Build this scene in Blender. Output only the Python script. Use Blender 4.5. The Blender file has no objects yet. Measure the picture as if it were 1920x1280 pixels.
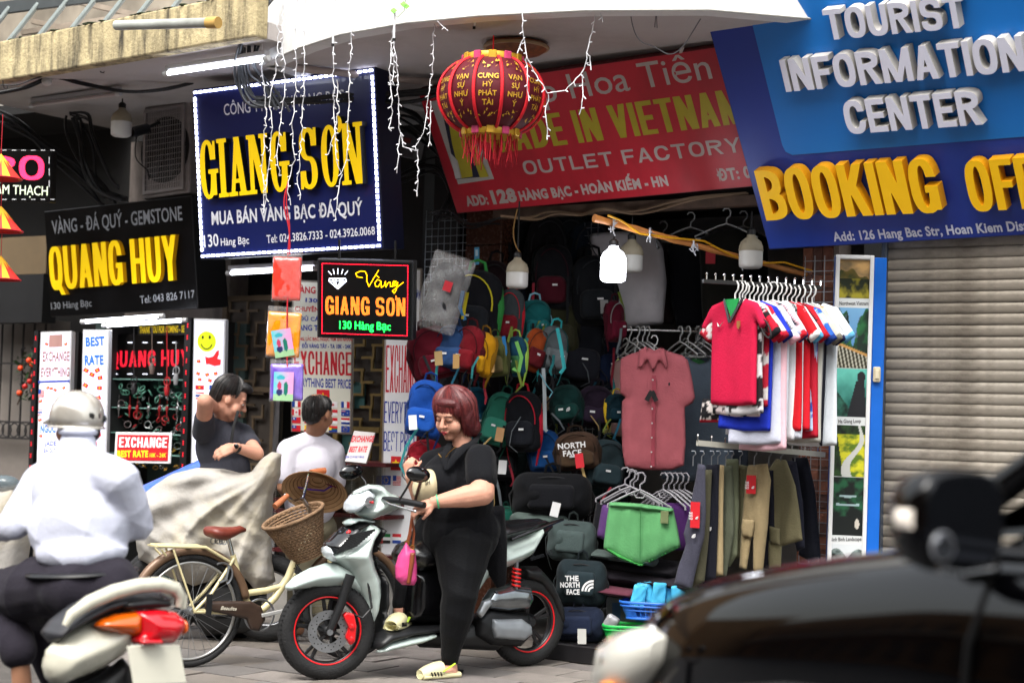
import bpy,bmesh,math,random
import numpy as np
from mathutils import Vector,Matrix
random.seed(11); NR = np.random.RandomState(5)
SC = bpy.context.scene; COL = SC.collection
R = math.radians
# ------------------------------------------------------------------ camera
FPX = 3200.0; CAM_Z = 1.35; PITCH = math.atan(150/3200); ROLL = R(1.7)
_f = Vector((0,math.cos(PITCH),math.sin(PITCH)))
_r0 = Vector((1,0,0)); _u0 = _r0.cross(_f)
CR = _r0*math.cos(ROLL) + _u0*math.sin(ROLL)      # camera right
CU = _u0*math.cos(ROLL) - _r0*math.sin(ROLL)      # camera up
CF = _f; CO = Vector((0,0,CAM_Z))
cam = bpy.data.cameras.new('camera'); cam_o = bpy.data.objects.new('camera',cam); COL.objects.link(cam_o)
cam.sensor_width = 36; cam.lens = 60; cam.clip_end = 400; cam.clip_start = 0.1
cam_o.matrix_world = Matrix(((CR.x,CU.x,-CF.x,CO.x),(CR.y,CU.y,-CF.y,CO.y),(CR.z,CU.z,-CF.z,CO.z),(0,0,0,1)))
cam.dof.use_dof = True; cam.dof.focus_distance = 9.4; cam.dof.aperture_fstop = 2.0
SC.camera = cam_o
# ------------------------------------------------------------------ light
SUN_EL,SUN_AZ = R(58),R(200)     # azimuth clockwise from +Y (north); sun behind the camera
w = bpy.data.worlds.new('World'); SC.world = w; w.use_nodes = True
nt = w.node_tree; nt.nodes.clear()
sky = nt.nodes.new('ShaderNodeTexSky'); sky.sky_type = 'NISHITA'; sky.sun_disc = False
sky.sun_elevation = SUN_EL; sky.sun_rotation = SUN_AZ; sky.air_density = 2.0; sky.dust_density = 5.0; sky.ozone_density = 2.0
hs = nt.nodes.new('ShaderNodeHueSaturation'); hs.inputs['Saturation'].default_value = 0.25
bg = nt.nodes.new('ShaderNodeBackground'); bg.inputs['Strength'].default_value = 0.15
wo = nt.nodes.new('ShaderNodeOutputWorld')
nt.links.new(sky.outputs[0],hs.inputs['Color']); nt.links.new(hs.outputs[0],bg.inputs[0]); nt.links.new(bg.outputs[0],wo.inputs[0])
sun = bpy.data.lights.new('sun','SUN'); sun.energy = 1.0; sun.angle = R(30); sun.color = (1,.97,.92)
sun_o = bpy.data.objects.new('sun',sun); COL.objects.link(sun_o)
_sd = Vector((math.sin(SUN_AZ)*math.cos(SUN_EL),math.cos(SUN_AZ)*math.cos(SUN_EL),math.sin(SUN_EL)))
sun_o.rotation_euler = _sd.to_track_quat('Z','Y').to_euler(); sun_o.location = (0,0,20)
SC.view_settings.view_transform = 'Standard'; SC.view_settings.look = 'None'
SC.view_settings.gamma = 1; SC.view_settings.use_curve_mapping = False
SC.view_settings.exposure = 1.6
SC.render.engine = 'CYCLES'; SC.cycles.use_denoising = True
SC.cycles.max_bounces = 6; SC.cycles.diffuse_bounces = 3; SC.cycles.glossy_bounces = 3
SC.cycles.transparent_max_bounces = 8; SC.cycles.transmission_bounces = 4; SC.cycles.sample_clamp_indirect = 6
# ------------------------------------------------------------------ places
def ray(px,py):
    return CF + CR*((px-960)/FPX) + CU*((640-py)/FPX)
def P(px,py,d):
    return CO + ray(px,py)*d
def px_of(p):
    v = Vector(p)-CO; d = v.dot(CF); return 960+FPX*v.dot(CR)/d,640-FPX*v.dot(CU)/d
YAW = R(33)                                        # the street runs away to the left
E = Vector((math.cos(YAW),-math.sin(YAW),0)); INTO = Vector((math.sin(YAW),math.cos(YAW),0)); UP = Vector((0,0,1))
F0 = P(960,700,11.0); F0.z = 0
def frame(o,x,y,z=None):
    x = Vector(x).normalized(); y = Vector(y).normalized(); z = Vector(z).normalized() if z is not None else x.cross(y)
    o = Vector(o)
    return Matrix(((x.x,y.x,z.x,o.x),(x.y,y.y,z.y,o.y),(x.z,y.z,z.z,o.z),(0,0,0,1)))
FM = frame(F0,E,INTO,UP); FMI = FM.inverted()
def W(s,t,z): return FM @ Vector((s,t,z))
def fp(px,py,t=0.0):
    """ray through the photo meets the vertical plane lying t metres behind the shop front: (s, t, z)"""
    o = FMI @ CO; d = FMI.to_3x3() @ ray(px,py)
    k = (t-o.y)/d.y
    return o.x+d.x*k,t,o.z+d.z*k
def gp(px,py,z=0.0):
    d = ray(px,py); k = (z-CO.z)/d.z; return CO+d*k
def at_yaw(p,yaw):
    """frame at p, x right, y away, z up, right side turned towards the camera by yaw"""
    return Matrix.Translation(Vector(p)) @ Matrix.Rotation(-yaw,4,'Z')
def fit_rect(cs,d,yaw0=YAW,tilt0=0.0,wy=.25,wt=.1,wr=.3):
    """a real rectangle in space (frame, width, height) whose corners TL TR BR BL are seen at cs"""
    cs = np.array(cs,float)
    def mat_of(q):
        yaw,tilt,roll,cx,cy = q[:5]
        return Matrix.Translation(P(cx,cy,d)) @ Matrix.Rotation(-yaw,4,'Z') @ Matrix.Rotation(roll,4,'Y') @ Matrix.Rotation(tilt,4,'X')
    def res(q):
        m = mat_of(q); w_,h_ = q[5]/2,q[6]/2; r = []
        for (a,b),c in zip(((-w_,h_),(w_,h_),(w_,-h_),(-w_,-h_)),cs):
            x,y = px_of(m @ Vector((a,0,b))); r += [x-c[0],y-c[1]]
        return np.array(r+[(q[0]-yaw0)*100*wy,(q[1]-tilt0)*100*wt,q[2]*100*wr])
    c = cs.mean(0); q = np.array([yaw0,tilt0,0,c[0],c[1],np.linalg.norm(cs[1]-cs[0])*d/FPX,np.linalg.norm(cs[3]-cs[0])*d/FPX])
    for _ in range(25):
        r = res(q); J = np.empty((len(r),7))
        for i in range(7):
            h = 1e-4 if i not in (3,4) else .05
            q2 = q.copy(); q2[i] += h; J[:,i] = (res(q2)-r)/h
        q = q-np.linalg.solve(J.T@J+np.eye(7)*1e-6,J.T@r)
    return mat_of(q),q[5],q[6]
class Plane:
    def __init__(s,m): s.m = m; s.i = m.inverted()
    def uv(s,px,py,y=0.0):
        o = s.i @ CO; d = s.i.to_3x3() @ ray(px,py); k = (y-o.y)/d.y
        return o.x+d.x*k,o.z+d.z*k
# ------------------------------------------------------------------ materials
def lin(h):
    if isinstance(h,(tuple,list)): return tuple(h[:3])
    h = h.lstrip('#'); v = [int(h[i:i+2],16)/255 for i in (0,2,4)]
    return tuple(c/12.92 if c <= .04045 else ((c+.055)/1.055)**2.4 for c in v)
_M = {}
def mat(name,col='#808080',rough=.6,metal=0.0,var=.12,vs=14.0,bump=0.0,bs=60.0,coat=0.0,emit=0.0,ecol=None,alpha=1.0,
        trans=0.0,spec=.5,attr=False,sheen=0.0,weave=0.0,ior=1.45,stain=None,stain_amt=.5,stain_scale=(2,2,2),dots=0.0):
    if name in _M: return _M[name]
    m = bpy.data.materials.new(name); _M[name] = m; m.use_nodes = True
    n = m.node_tree.nodes; L = m.node_tree.links; b = n['Principled BSDF']
    b.inputs['Roughness'].default_value = rough; b.inputs['Metallic'].default_value = metal
    b.inputs['Coat Weight'].default_value = coat; b.inputs['Coat Roughness'].default_value = .05
    b.inputs['Specular IOR Level'].default_value = spec; b.inputs['IOR'].default_value = ior
    b.inputs['Transmission Weight'].default_value = trans
    if sheen: b.inputs['Sheen Weight'].default_value = sheen
    if alpha < 1: b.inputs['Alpha'].default_value = alpha
    c = lin(col)
    tc = n.new('ShaderNodeTexCoord')
    nz = n.new('ShaderNodeTexNoise'); nz.inputs['Scale'].default_value = vs; nz.inputs['Detail'].default_value = 5
    L.new(tc.outputs['Object'],nz.inputs['Vector'])
    if attr:
        src = n.new('ShaderNodeAttribute'); src.attribute_name = 'Col'; out = src.outputs['Color']
    else:
        src = n.new('ShaderNodeRGB'); src.outputs[0].default_value = (*c,1); out = src.outputs[0]
    if stain:
        mp = n.new('ShaderNodeMapping'); mp.inputs['Scale'].default_value = stain_scale
        L.new(tc.outputs['Object'],mp.inputs['Vector'])
        n2 = n.new('ShaderNodeTexNoise'); n2.inputs['Scale'].default_value = 1.0; n2.inputs['Detail'].default_value = 8; n2.inputs['Roughness'].default_value = .65
        L.new(mp.outputs[0],n2.inputs['Vector'])
        rp = n.new('ShaderNodeValToRGB'); rp.color_ramp.elements[0].position = .46; rp.color_ramp.elements[1].position = .68
        L.new(n2.outputs['Fac'],rp.inputs[0])
        ml = n.new('ShaderNodeMath'); ml.operation = 'MULTIPLY'; ml.inputs[1].default_value = stain_amt; L.new(rp.outputs[0],ml.inputs[0])
        mx = n.new('ShaderNodeMixRGB'); L.new(ml.outputs[0],mx.inputs[0]); L.new(out,mx.inputs[1]); mx.inputs[2].default_value = (*lin(stain),1); out = mx.outputs[0]
    if var > 0:
        mr = n.new('ShaderNodeMapRange'); mr.inputs['From Min'].default_value = .25; mr.inputs['From Max'].default_value = .75
        mr.inputs['To Min'].default_value = 1-var; mr.inputs['To Max'].default_value = 1+var*.6
        L.new(nz.outputs['Fac'],mr.inputs['Value'])
        mv = n.new('ShaderNodeVectorMath'); mv.operation = 'SCALE'; L.new(out,mv.inputs[0]); L.new(mr.outputs[0],mv.inputs['Scale']); out = mv.outputs[0]
        ra = n.new('ShaderNodeMapRange'); ra.inputs['To Min'].default_value = max(.02,rough-.08); ra.inputs['To Max'].default_value = min(1,rough+.1)
        L.new(nz.outputs['Fac'],ra.inputs['Value']); L.new(ra.outputs[0],b.inputs['Roughness'])
    if dots:
        vo = n.new('ShaderNodeTexVoronoi'); vo.inputs['Scale'].default_value = dots; vo.inputs['Randomness'].default_value = 0.0
        L.new(tc.outputs['Object'],vo.inputs['Vector'])
        rr = n.new('ShaderNodeValToRGB'); rr.color_ramp.elements[0].position = .28; rr.color_ramp.elements[0].color = (1,1,1,1)
        rr.color_ramp.elements[1].position = .42; rr.color_ramp.elements[1].color = (.06,.06,.06,1)
        L.new(vo.outputs['Distance'],rr.inputs[0])
        ms = n.new('ShaderNodeMath'); ms.operation = 'MULTIPLY'; ms.inputs[1].default_value = emit; L.new(rr.outputs[0],ms.inputs[0])
        L.new(ms.outputs[0],b.inputs['Emission Strength']); b.inputs['Emission Color'].default_value = (*lin(ecol or col),1)
    elif emit:
        b.inputs['Emission Strength'].default_value = emit
        if attr: L.new(out,b.inputs['Emission Color'])
        else: b.inputs['Emission Color'].default_value = (*lin(ecol or col),1)
    L.new(out,b.inputs['Base Color'])
    if bump or weave:
        nb = n.new('ShaderNodeTexNoise'); nb.inputs['Scale'].default_value = bs; nb.inputs['Detail'].default_value = 6; L.new(tc.outputs['Object'],nb.inputs['Vector'])
        bp = n.new('ShaderNodeBump'); bp.inputs['Strength'].default_value = bump or weave; bp.inputs['Distance'].default_value = .01
        L.new(nb.outputs['Fac'],bp.inputs['Height']); L.new(bp.outputs[0],b.inputs['Normal'])
    return m
def cloth(col,rough=.85,**k):
    return mat('cloth_'+col.lstrip('#'),col,rough,var=.16,vs=9,bump=.3,bs=90,sheen=.04,spec=.15,**k)
def paint(col,rough=.35,**k): return mat('paint_'+col.lstrip('#')+str(rough),col,rough,var=.05,vs=5,**k)
PRINT = lambda: mat('print',rough=.5,attr=True,var=.03)
CLOTHPRINT = lambda: mat('cloth_print',rough=.85,attr=True,var=.1,vs=9,bump=.25,bs=90,spec=.25)
# ------------------------------------------------------------------ objects
def link(o): COL.objects.link(o); return o
def tag(o,label=None,cat=None,group=None,kind=None):
    if label: o['label'] = label
    if cat: o['category'] = cat
    if group: o['group'] = group
    if kind: o['kind'] = kind
    return o
def thing(name,label,cat,m=None,group=None):
    o = bpy.data.objects.new(name,None); link(o); o.empty_display_size = .1
    if m is not None: o.matrix_world = m if isinstance(m,Matrix) else Matrix.Translation(Vector(m))
    return tag(o,label,cat,group)
def put(name,me,m=None,parent=None,mats=None):
    o = bpy.data.objects.new(name,me); link(o)
    if mats:
        for i,mm in enumerate(mats):
            if i < len(me.materials):
                o.material_slots[i].link = 'OBJECT'; o.material_slots[i].material = mm
            else: me.materials.append(mm)
    if parent is not None: o.parent = parent
    if m is not None: o.matrix_local = m
    return o
def copy_tree(o,parent=None):
    c = o.copy(); COL.objects.link(c); c.parent = parent
    for ch in o.children: copy_tree(ch,c)
    return c
def ring(n,a,b,e=2.0):
    out = []
    for i in range(n):
        t = 2*math.pi*i/n; c,s_ = math.cos(t),math.sin(t)
        out.append((a*math.copysign(abs(c)**(2/e),c),b*math.copysign(abs(s_)**(2/e),s_)))
    return out
class MB:
    def __init__(s): s.v = []; s.f = []; s.m = []; s.T = Matrix.Identity(4); s.k = 0
    def add(s,vs,fs):
        b = len(s.v); s.v += [tuple(s.T @ Vector(p)) for p in vs]; s.f += [tuple(b+i for i in f) for f in fs]; s.m += [s.k]*len(fs); return s
    def box(s,c,d,rot=None):
        x,y,z = [q/2 for q in d]; vs = [(i,j,k) for i in (-x,x) for j in (-y,y) for k in (-z,z)]
        c = Vector(c)
        vs = [(rot @ Vector(p) if rot else Vector(p))+c for p in vs]
        return s.add(vs,[(0,1,3,2),(4,6,7,5),(0,4,5,1),(2,3,7,6),(0,2,6,4),(1,5,7,3)])
    def bar(s,a,b,w_,h_=None,up=(0,0,1)):
        a,b = Vector(a),Vector(b); d = (b-a); L = d.length; d.normalize(); up = Vector(up)
        if abs(d.dot(up)) > .99: up = Vector((0,1,0))
        x = d.cross(up).normalized(); z = x.cross(d)
        return s.box((a+b)/2,(w_,L,h_ or w_),Matrix((x,d,z)).transposed())
    def loft(s,rings,cap=True,closed=False):
        n = len(rings[0]); vs = [p for r in rings for p in r]; fs = []
        m = len(rings)
        for i in range(m if closed else m-1):
            for j in range(n):
                fs.append((i*n+j,i*n+(j+1) % n,((i+1) % m)*n+(j+1) % n,((i+1) % m)*n+j))
        if cap and not closed: fs += [tuple(range(n))[::-1],tuple((m-1)*n+j for j in range(n))]
        return s.add(vs,fs)
    def tube(s,pts,r,n=8,closed=False,cap=True,flat=1.0):
        pts = [Vector(p) for p in pts]; m = len(pts); rs = r if isinstance(r,(list,tuple)) else [r]*m
        rings = []; prev = None
        for i,p in enumerate(pts):
            if closed: d = pts[(i+1) % m]-pts[i-1]
            else: d = pts[min(i+1,m-1)]-pts[max(i-1,0)]
            if d.length < 1e-9: d = Vector((0,0,1))
            d.normalize()
            if prev is None:
                up = Vector((0,0,1)) if abs(d.z) < .9 else Vector((0,1,0)); x = d.cross(up).normalized()
            else:
                x = prev-d*prev.dot(d); x = x.normalized() if x.length > 1e-6 else prev
            prev = x; y = d.cross(x)
            rings.append([p+x*(math.cos(2*math.pi*j/n)*rs[i])+y*(math.sin(2*math.pi*j/n)*rs[i]*flat) for j in range(n)])
        return s.loft(rings,cap,closed)
    def lathe(s,prof,n=16,c=(0,0,0),axis='z',cap=True):
        c = Vector(c); rings = []
        for r_,h in prof:
            rr = []
            for j in range(n):
                a = 2*math.pi*j/n; u,v_ = r_*math.cos(a),r_*math.sin(a)
                rr.append(c+Vector((u,v_,h) if axis == 'z' else (u,h,v_) if axis == 'y' else (h,u,v_)))
            rings.append(rr)
        return s.loft(rings,cap)
    def torus(s,R_,r_,c=(0,0,0),axis='y',n=40,k=10,a0=0,a1=360,sq=1.0):
        pts = []; full = abs(a1-a0) >= 360
        rings = []
        for i in range(n if full else n+1):
            a = R(a0+(a1-a0)*i/n); rr = []
            for j in range(k):
                b = 2*math.pi*j/k; q = R_+r_*math.cos(b); h = r_*math.sin(b)*sq
                u,v_ = q*math.cos(a),q*math.sin(a)
                rr.append(Vector(c)+Vector((u,h,v_) if axis == 'y' else (u,v_,h) if axis == 'z' else (h,u,v_)))
            rings.append(rr)
        return s.loft(rings,not full,full)
    def prism(s,poly,y0,y1,ax='xz'):
        n = len(poly)
        g = (lambda p,y: (p[0],y,p[1])) if ax == 'xz' else (lambda p,y: (p[0],p[1],y)) if ax == 'xy' else (lambda p,y: (y,p[0],p[1]))
        vs = [g(p,y0) for p in poly]+[g(p,y1) for p in poly]
        return s.add(vs,[tuple(range(n)),tuple(range(n,2*n))[::-1]]+[(i,i+n,(i+1) % n+n,(i+1) % n) for i in range(n)])
    def ball(s,c,r_,n=12,m=8):
        rx,ry,rz = r_ if isinstance(r_,(tuple,list)) else (r_,)*3
        c = Vector(c); rings = []
        for i in range(1,m):
            a = math.pi*i/m; rings.append([c+Vector((rx*math.sin(a)*math.cos(2*math.pi*j/n),ry*math.sin(a)*math.sin(2*math.pi*j/n),-rz*math.cos(a))) for j in range(n)])
        b = len(s.v); s.loft(rings,False)
        s.add([c-Vector((0,0,rz)),c+Vector((0,0,rz))],[])
        base = b; q = b+n*(m-1)
        for j in range(n): s.f += [(base+(j+1) % n,base+j,q),(base+(m-2)*n+j,base+(m-2)*n+(j+1) % n,q+1)]; s.m += [s.k,s.k]
        return s
    def mesh(s,name,mats=(),smooth=0,fix=True):
        me = bpy.data.meshes.new(name); me.from_pydata(s.v,[],s.f)
        for m_ in mats: me.materials.append(m_)
        if any(s.m): me.polygons.foreach_set('material_index',s.m)
        if fix:
            bm = bmesh.new(); bm.from_mesh(me); bmesh.ops.recalc_face_normals(bm,faces=bm.faces); bm.to_mesh(me); bm.free()
        if smooth:
            me.polygons.foreach_set('use_smooth',[True]*len(me.polygons)); 
            if smooth < 180: me.set_sharp_from_angle(angle=R(smooth))
        me.update(); return me
    def build(s,name,mats,parent=None,m=None,smooth=0,bevel=0.0,seg=1,sub=0):
        if not isinstance(mats,(list,tuple)): mats = [mats]
        o = put(name,s.mesh(name,mats,smooth),m,parent)
        if bevel:
            b = o.modifiers.new('bevel','BEVEL'); b.width = bevel; b.segments = seg; b.limit_method = 'ANGLE'; b.angle_limit = R(40); b.harden_normals = False
        if sub:
            b = o.modifiers.new('sub','SUBSURF'); b.levels = sub; b.render_levels = sub
        return o
def bake(o):
    """apply the modifiers of o"""
    dg = bpy.context.evaluated_depsgraph_get(); me = bpy.data.meshes.new_from_object(o.evaluated_get(dg))
    old = o.data; o.modifiers.clear(); o.data = me; return o
# ------------------------------------------------------------------ lettering
_T = {}
def text_chars(body,bold=0.0,shear=0.0,ext=0.0,bev=0.0,res=3):
    key = (body,bold,shear,ext,bev,res)
    if key in _T: return _T[key]
    cu = bpy.data.curves.new('t','FONT'); cu.body = body; cu.size = 1; cu.offset = bold; cu.shear = shear; cu.extrude = ext; cu.bevel_depth = bev; cu.resolution_u = res; cu.fill_mode = 'BOTH' if ext else 'FRONT'
    cu.space_character = 1+bold*1.6
    dm = _M.get('_d') or mat('_d')
    for i in range(len(body)): cu.materials.append(dm)
    for i,ch in enumerate(body): cu.body_format[i].material_index = i
    o = bpy.data.objects.new('t',cu); COL.objects.link(o)
    me = bpy.data.meshes.new_from_object(o.evaluated_get(bpy.context.evaluated_depsgraph_get()))
    v = np.empty(len(me.vertices)*3); me.vertices.foreach_get('co',v); v = v.reshape(-1,3)
    polys = {}
    for p in me.polygons: polys.setdefault(p.material_index,[]).append(tuple(p.vertices))
    bpy.data.objects.remove(o); bpy.data.meshes.remove(me); bpy.data.curves.remove(cu)
    _T[key] = (v,polys,v[:,0].min(),v[:,0].max()); return _T[key]
_H = {}
def cap_h(bold):
    if bold not in _H:
        v = text_chars('H',bold)[0]; _H[bold] = v[:,1].min(),v[:,1].max()
    return _H[bold]
def lettering(pl,body,p0,p1,cap,mats,parent,y=-.004,bold=.02,depth=0.0,shear=0.0,split=False,name='lettering',res=3,ref=None,bev=0.0):
    """write body on plane pl so that its baseline runs from pixel p0 to p1 with capitals cap pixels tall"""
    u0,v0 = pl.uv(*p0); u1,v1 = pl.uv(*p1); d = (pl.m @ Vector((u0,0,v0))-CO).dot(CF)
    ang = math.atan2(v1-v0,u1-u0); W_ = math.hypot(u1-u0,v1-v0); H_ = cap*d/FPX
    v,polys,a,b = text_chars(body,bold,shear,.5 if depth else 0,bev,res)
    lo,hi = cap_h(bold); sx = W_/(b-a); sy = H_/(hi-lo)
    if ref: _,_,ra,rb = text_chars(ref,bold,shear,.5 if depth else 0,bev,res); sx = W_/(rb-ra)
    x = (v[:,0]-a)*sx; z = (v[:,1]-lo)*sy; yy = -(v[:,2]+.5)*depth if depth else np.zeros(len(v))
    co = np.stack([u0+x*math.cos(ang)-z*math.sin(ang),y+yy,v0+x*math.sin(ang)+z*math.cos(ang)],1)
    if not isinstance(mats,(list,tuple)): mats = [mats]
    groups = [polys[k] for k in sorted(polys)] if split else [[f for k in polys for f in polys[k]]]
    out = []
    for g in groups:
        ids = sorted({i for f in g for i in f}); mp = {i: j for j,i in enumerate(ids)}
        me = bpy.data.meshes.new(name); me.from_pydata(co[ids].tolist(),[],[tuple(mp[i] for i in f) for f in g])
        for m_ in mats: me.materials.append(m_)
        if depth and len(mats) > 1:
            me.update(); me.polygons.foreach_set('material_index',[0 if abs(p.normal.y) > .7 else 1 for p in me.polygons])
        out.append(put(name,me,None,parent))
    return out
def print_panel(name,w_,h_,fn,parent,m=None,nx=60,ny=60,material=None,depth=0.0):
    """flat print: a sheet in the xz plane, centred, whose colour comes from fn(u right 0..1, v up 0..1) -> rgb arrays"""
    us,vs = np.meshgrid(np.linspace(0,1,nx+1),np.linspace(0,1,ny+1))
    co = np.stack([(us-.5)*w_,np.zeros_like(us),(vs-.5)*h_],-1).reshape(-1,3)
    f = [(j*(nx+1)+i,j*(nx+1)+i+1,(j+1)*(nx+1)+i+1,(j+1)*(nx+1)+i) for j in range(ny) for i in range(nx)]
    me = bpy.data.meshes.new(name); me.from_pydata(co.tolist(),[],f)
    c = fn(us.ravel(),vs.ravel()); ca = me.color_attributes.new('Col','FLOAT_COLOR','POINT')
    ca.data.foreach_set('color',np.concatenate([np.clip(c,0,1),np.ones((len(c),1))],1).ravel())
    me.materials.append(material or PRINT())
    return put(name,me,m,parent)
def seg_dist(pt,a,b):
    d = b-a; t = np.clip(((pt-a)@d)/max(d@d,1e-12),0,1); q = a+t[:,None]*d; return np.linalg.norm(pt-q,axis=1),q
def inside(poly,pt):
    r = np.zeros(len(pt),bool); n = len(poly)
    for i in range(n):
        a,b = poly[i],poly[(i+1) % n]
        c = ((a[1] > pt[:,1]) != (b[1] > pt[:,1]))
        with np.errstate(divide='ignore',invalid='ignore'):
            x = (b[0]-a[0])*(pt[:,1]-a[1])/(b[1]-a[1])+a[0]
        r ^= c & (pt[:,0] < x)
    return r
def wob(x,z,seed,amp,fx=9,fz=3):
    rs = np.random.RandomState(seed); o = np.zeros_like(x)
    for k in range(5):
        a,b,c = rs.uniform(.5,1.6),rs.uniform(.3,1.5),rs.uniform(0,6.3)
        o += np.sin(x*fx*a*(k+1)*.6*rs.choice([-1,1])+z*fz*b*(k+1)*.6+c)/(k+1)
    return o*amp*.5
def soft(name,outline,thick,s,mats,parent=None,m=None,edge=.05,wr=.008,seed=1,colfn=None,fx=14,fz=4,back=1.0,curve=None,flat=.5,matfn=None):
    """cloth or bag shape: outline in xz, puffed to +-thick in y, with folds"""
    o = np.array(outline,float); lo = o.min(0)-s; hi = o.max(0)+s
    xs = np.arange(lo[0],hi[0]+s,s); zs = np.arange(lo[1],hi[1]+s,s); X,Z = np.meshgrid(xs,zs); nx = len(xs)
    pt = np.stack([X.ravel(),Z.ravel()],1)
    D = np.full(len(pt),1e9); Q = pt.copy()
    for i in range(len(o)):
        d,q = seg_dist(pt,o[i],o[(i+1) % len(o)]); k = d < D; D[k] = d[k]; Q[k] = q[k]
    ins = inside(o,pt); use = ins | (D < s*.62)
    sd = np.where(ins,D,0); cells = []
    U = use.reshape(X.shape); I = ins.reshape(X.shape)
    for j in range(X.shape[0]-1):
        for i in range(nx-1):
            if U[j,i] and U[j,i+1] and U[j+1,i] and U[j+1,i+1] and (I[j,i]+I[j,i+1]+I[j+1,i]+I[j+1,i+1]) >= 1:
                a = j*nx+i; cells.append((a,a+1,a+nx+1,a+nx))
    from collections import Counter
    ec = Counter()
    for c in cells:
        for k in range(4): e = (c[k],c[(k+1) % 4]); ec[tuple(sorted(e))] += 1
    bd = {v for e,k in ec.items() if k == 1 for v in e}
    ids = sorted({v for c in cells for v in c}); mp = {v: i for i,v in enumerate(ids)}
    ida = np.array(ids); isb = np.array([v in bd for v in ids])
    p = pt[ida].copy(); p[isb] = Q[ida][isb]; d = sd[ida].copy(); d[isb] = 0
    pr = np.clip(d/edge,0,1); pr = np.sqrt(1-(1-pr)**2)
    dm = max(d.max(),1e-6); pr = pr*(flat+(1-flat)*np.sqrt(np.clip(d/dm,0,1)))
    wv = wob(p[:,0],p[:,1],seed,wr,fx,fz); cv = curve(p[:,0],p[:,1]) if curve else 0
    yf = -thick*pr+wv+cv; yb = thick*pr*back+wv+cv; n = len(ids)
    vf = np.stack([p[:,0],yf,p[:,1]],1); vb = np.stack([p[:,0],yb,p[:,1]],1)
    bi = {}; V = vf.tolist()
    for i in range(n):
        if isb[i]: bi[i] = i
        else: bi[i] = len(V); V.append(vb[i].tolist())
    F = [tuple(mp[v] for v in c) for c in cells]; F += [tuple(bi[mp[v]] for v in c)[::-1] for c in cells]
    me = bpy.data.meshes.new(name); me.from_pydata(V,[],F)
    if not isinstance(mats,(list,tuple)): mats = [mats]
    for mm in mats: me.materials.append(mm)
    me.polygons.foreach_set('use_smooth',[True]*len(F))
    if colfn is not None:
        A = np.array(V); c = colfn(A[:,0],A[:,2]); ca = me.color_attributes.new('Col','FLOAT_COLOR','POINT')
        ca.data.foreach_set('color',np.concatenate([np.clip(c,0,1),np.ones((len(c),1))],1).ravel())
    if matfn is not None:
        A = np.array(V); cen = np.array([A[list(f)].mean(0) for f in F]); me.polygons.foreach_set('material_index',matfn(cen[:,0],cen[:,2]).astype(int).tolist())
    return put(name,me,m,parent)
def blob(name,prims,voxel,mats,parent=None,m=None,smooth=6,disp=None):
    """one continuous surface grown from tapered capsules ('c', a, b, ra, rb) and ellipsoids ('e', centre, radii, rotation)"""
    mb = MB()
    for q in prims:
        if q[0] == 'c':
            a,b,ra,rb = Vector(q[1]),Vector(q[2]),q[3],q[4]; fl = q[5] if len(q) > 5 else 1.0
            d = (b-a); L = d.length; d.normalize(); pts = []; rs = []
            for t in (-80,-55,-25): pts.append(a+d*ra*math.sin(R(t))); rs.append(ra*math.cos(R(t)))
            for t in (.0,.33,.66,1): pts.append(a.lerp(b,t)); rs.append(ra+(rb-ra)*t)
            for t in (25,55,80): pts.append(b+d*rb*math.sin(R(t))); rs.append(rb*math.cos(R(t)))
            mb.tube(pts,rs,14,flat=fl)
        elif q[0] == 'p':
            mb.tube(q[1],list(q[2]),12,flat=q[3] if len(q) > 3 else 1)
        else:
            T0 = mb.T; rot = q[3] if len(q) > 3 else Matrix.Identity(4)
            mb.T = Matrix.Translation(Vector(q[1])) @ rot; mb.ball((0,0,0),tuple(q[2]),20,14); mb.T = T0
    me = mb.mesh('tmp'); o = bpy.data.objects.new('tmp',me); COL.objects.link(o)
    r_ = o.modifiers.new('r','REMESH'); r_.mode = 'VOXEL'; r_.voxel_size = voxel
    s_ = o.modifiers.new('s','SMOOTH'); s_.factor = .5; s_.iterations = smooth
    out = bpy.data.meshes.new_from_object(o.evaluated_get(bpy.context.evaluated_depsgraph_get()))
    bpy.data.objects.remove(o); bpy.data.meshes.remove(me); out.name = name; out.materials.clear()
    if not isinstance(mats,(list,tuple)): mats = [mats]
    for mm in mats: out.materials.append(mm)
    out.polygons.foreach_set('use_smooth',[True]*len(out.polygons))
    if disp:
        v = np.empty(len(out.vertices)*3); out.vertices.foreach_get('co',v); v = v.reshape(-1,3)
        nn = np.empty(len(out.vertices)*3); out.vertices.foreach_get('normal',nn); nn = nn.reshape(-1,3)
        v = v+nn*disp(v)[:,None]; out.vertices.foreach_set('co',v.ravel())
    out.update(); return put(name,out,m,parent)
def folds(seed,amp,f=18):
    rs = np.random.RandomState(seed); K = [(rs.normal(size=3)*np.array([1,1,.7])*f*(1+k*.45),rs.uniform(0,6),1/(1+k)) for k in range(5)]
    def g(v):
        o = np.zeros(len(v))
        for i,(d,ph,a) in enumerate(K):
            q = np.sin(v@(d*.6)+ph+.9*np.sin(v[:,2]*f*.25+ph)+.7*np.sin(v[:,0]*f*.3)); o += a*(1-2.2*np.abs(q)**.8 if i == 0 else q*.6)
        return o*amp*.5
    return g
HI = lambda *a: np.array(lin(a[0]))
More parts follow.
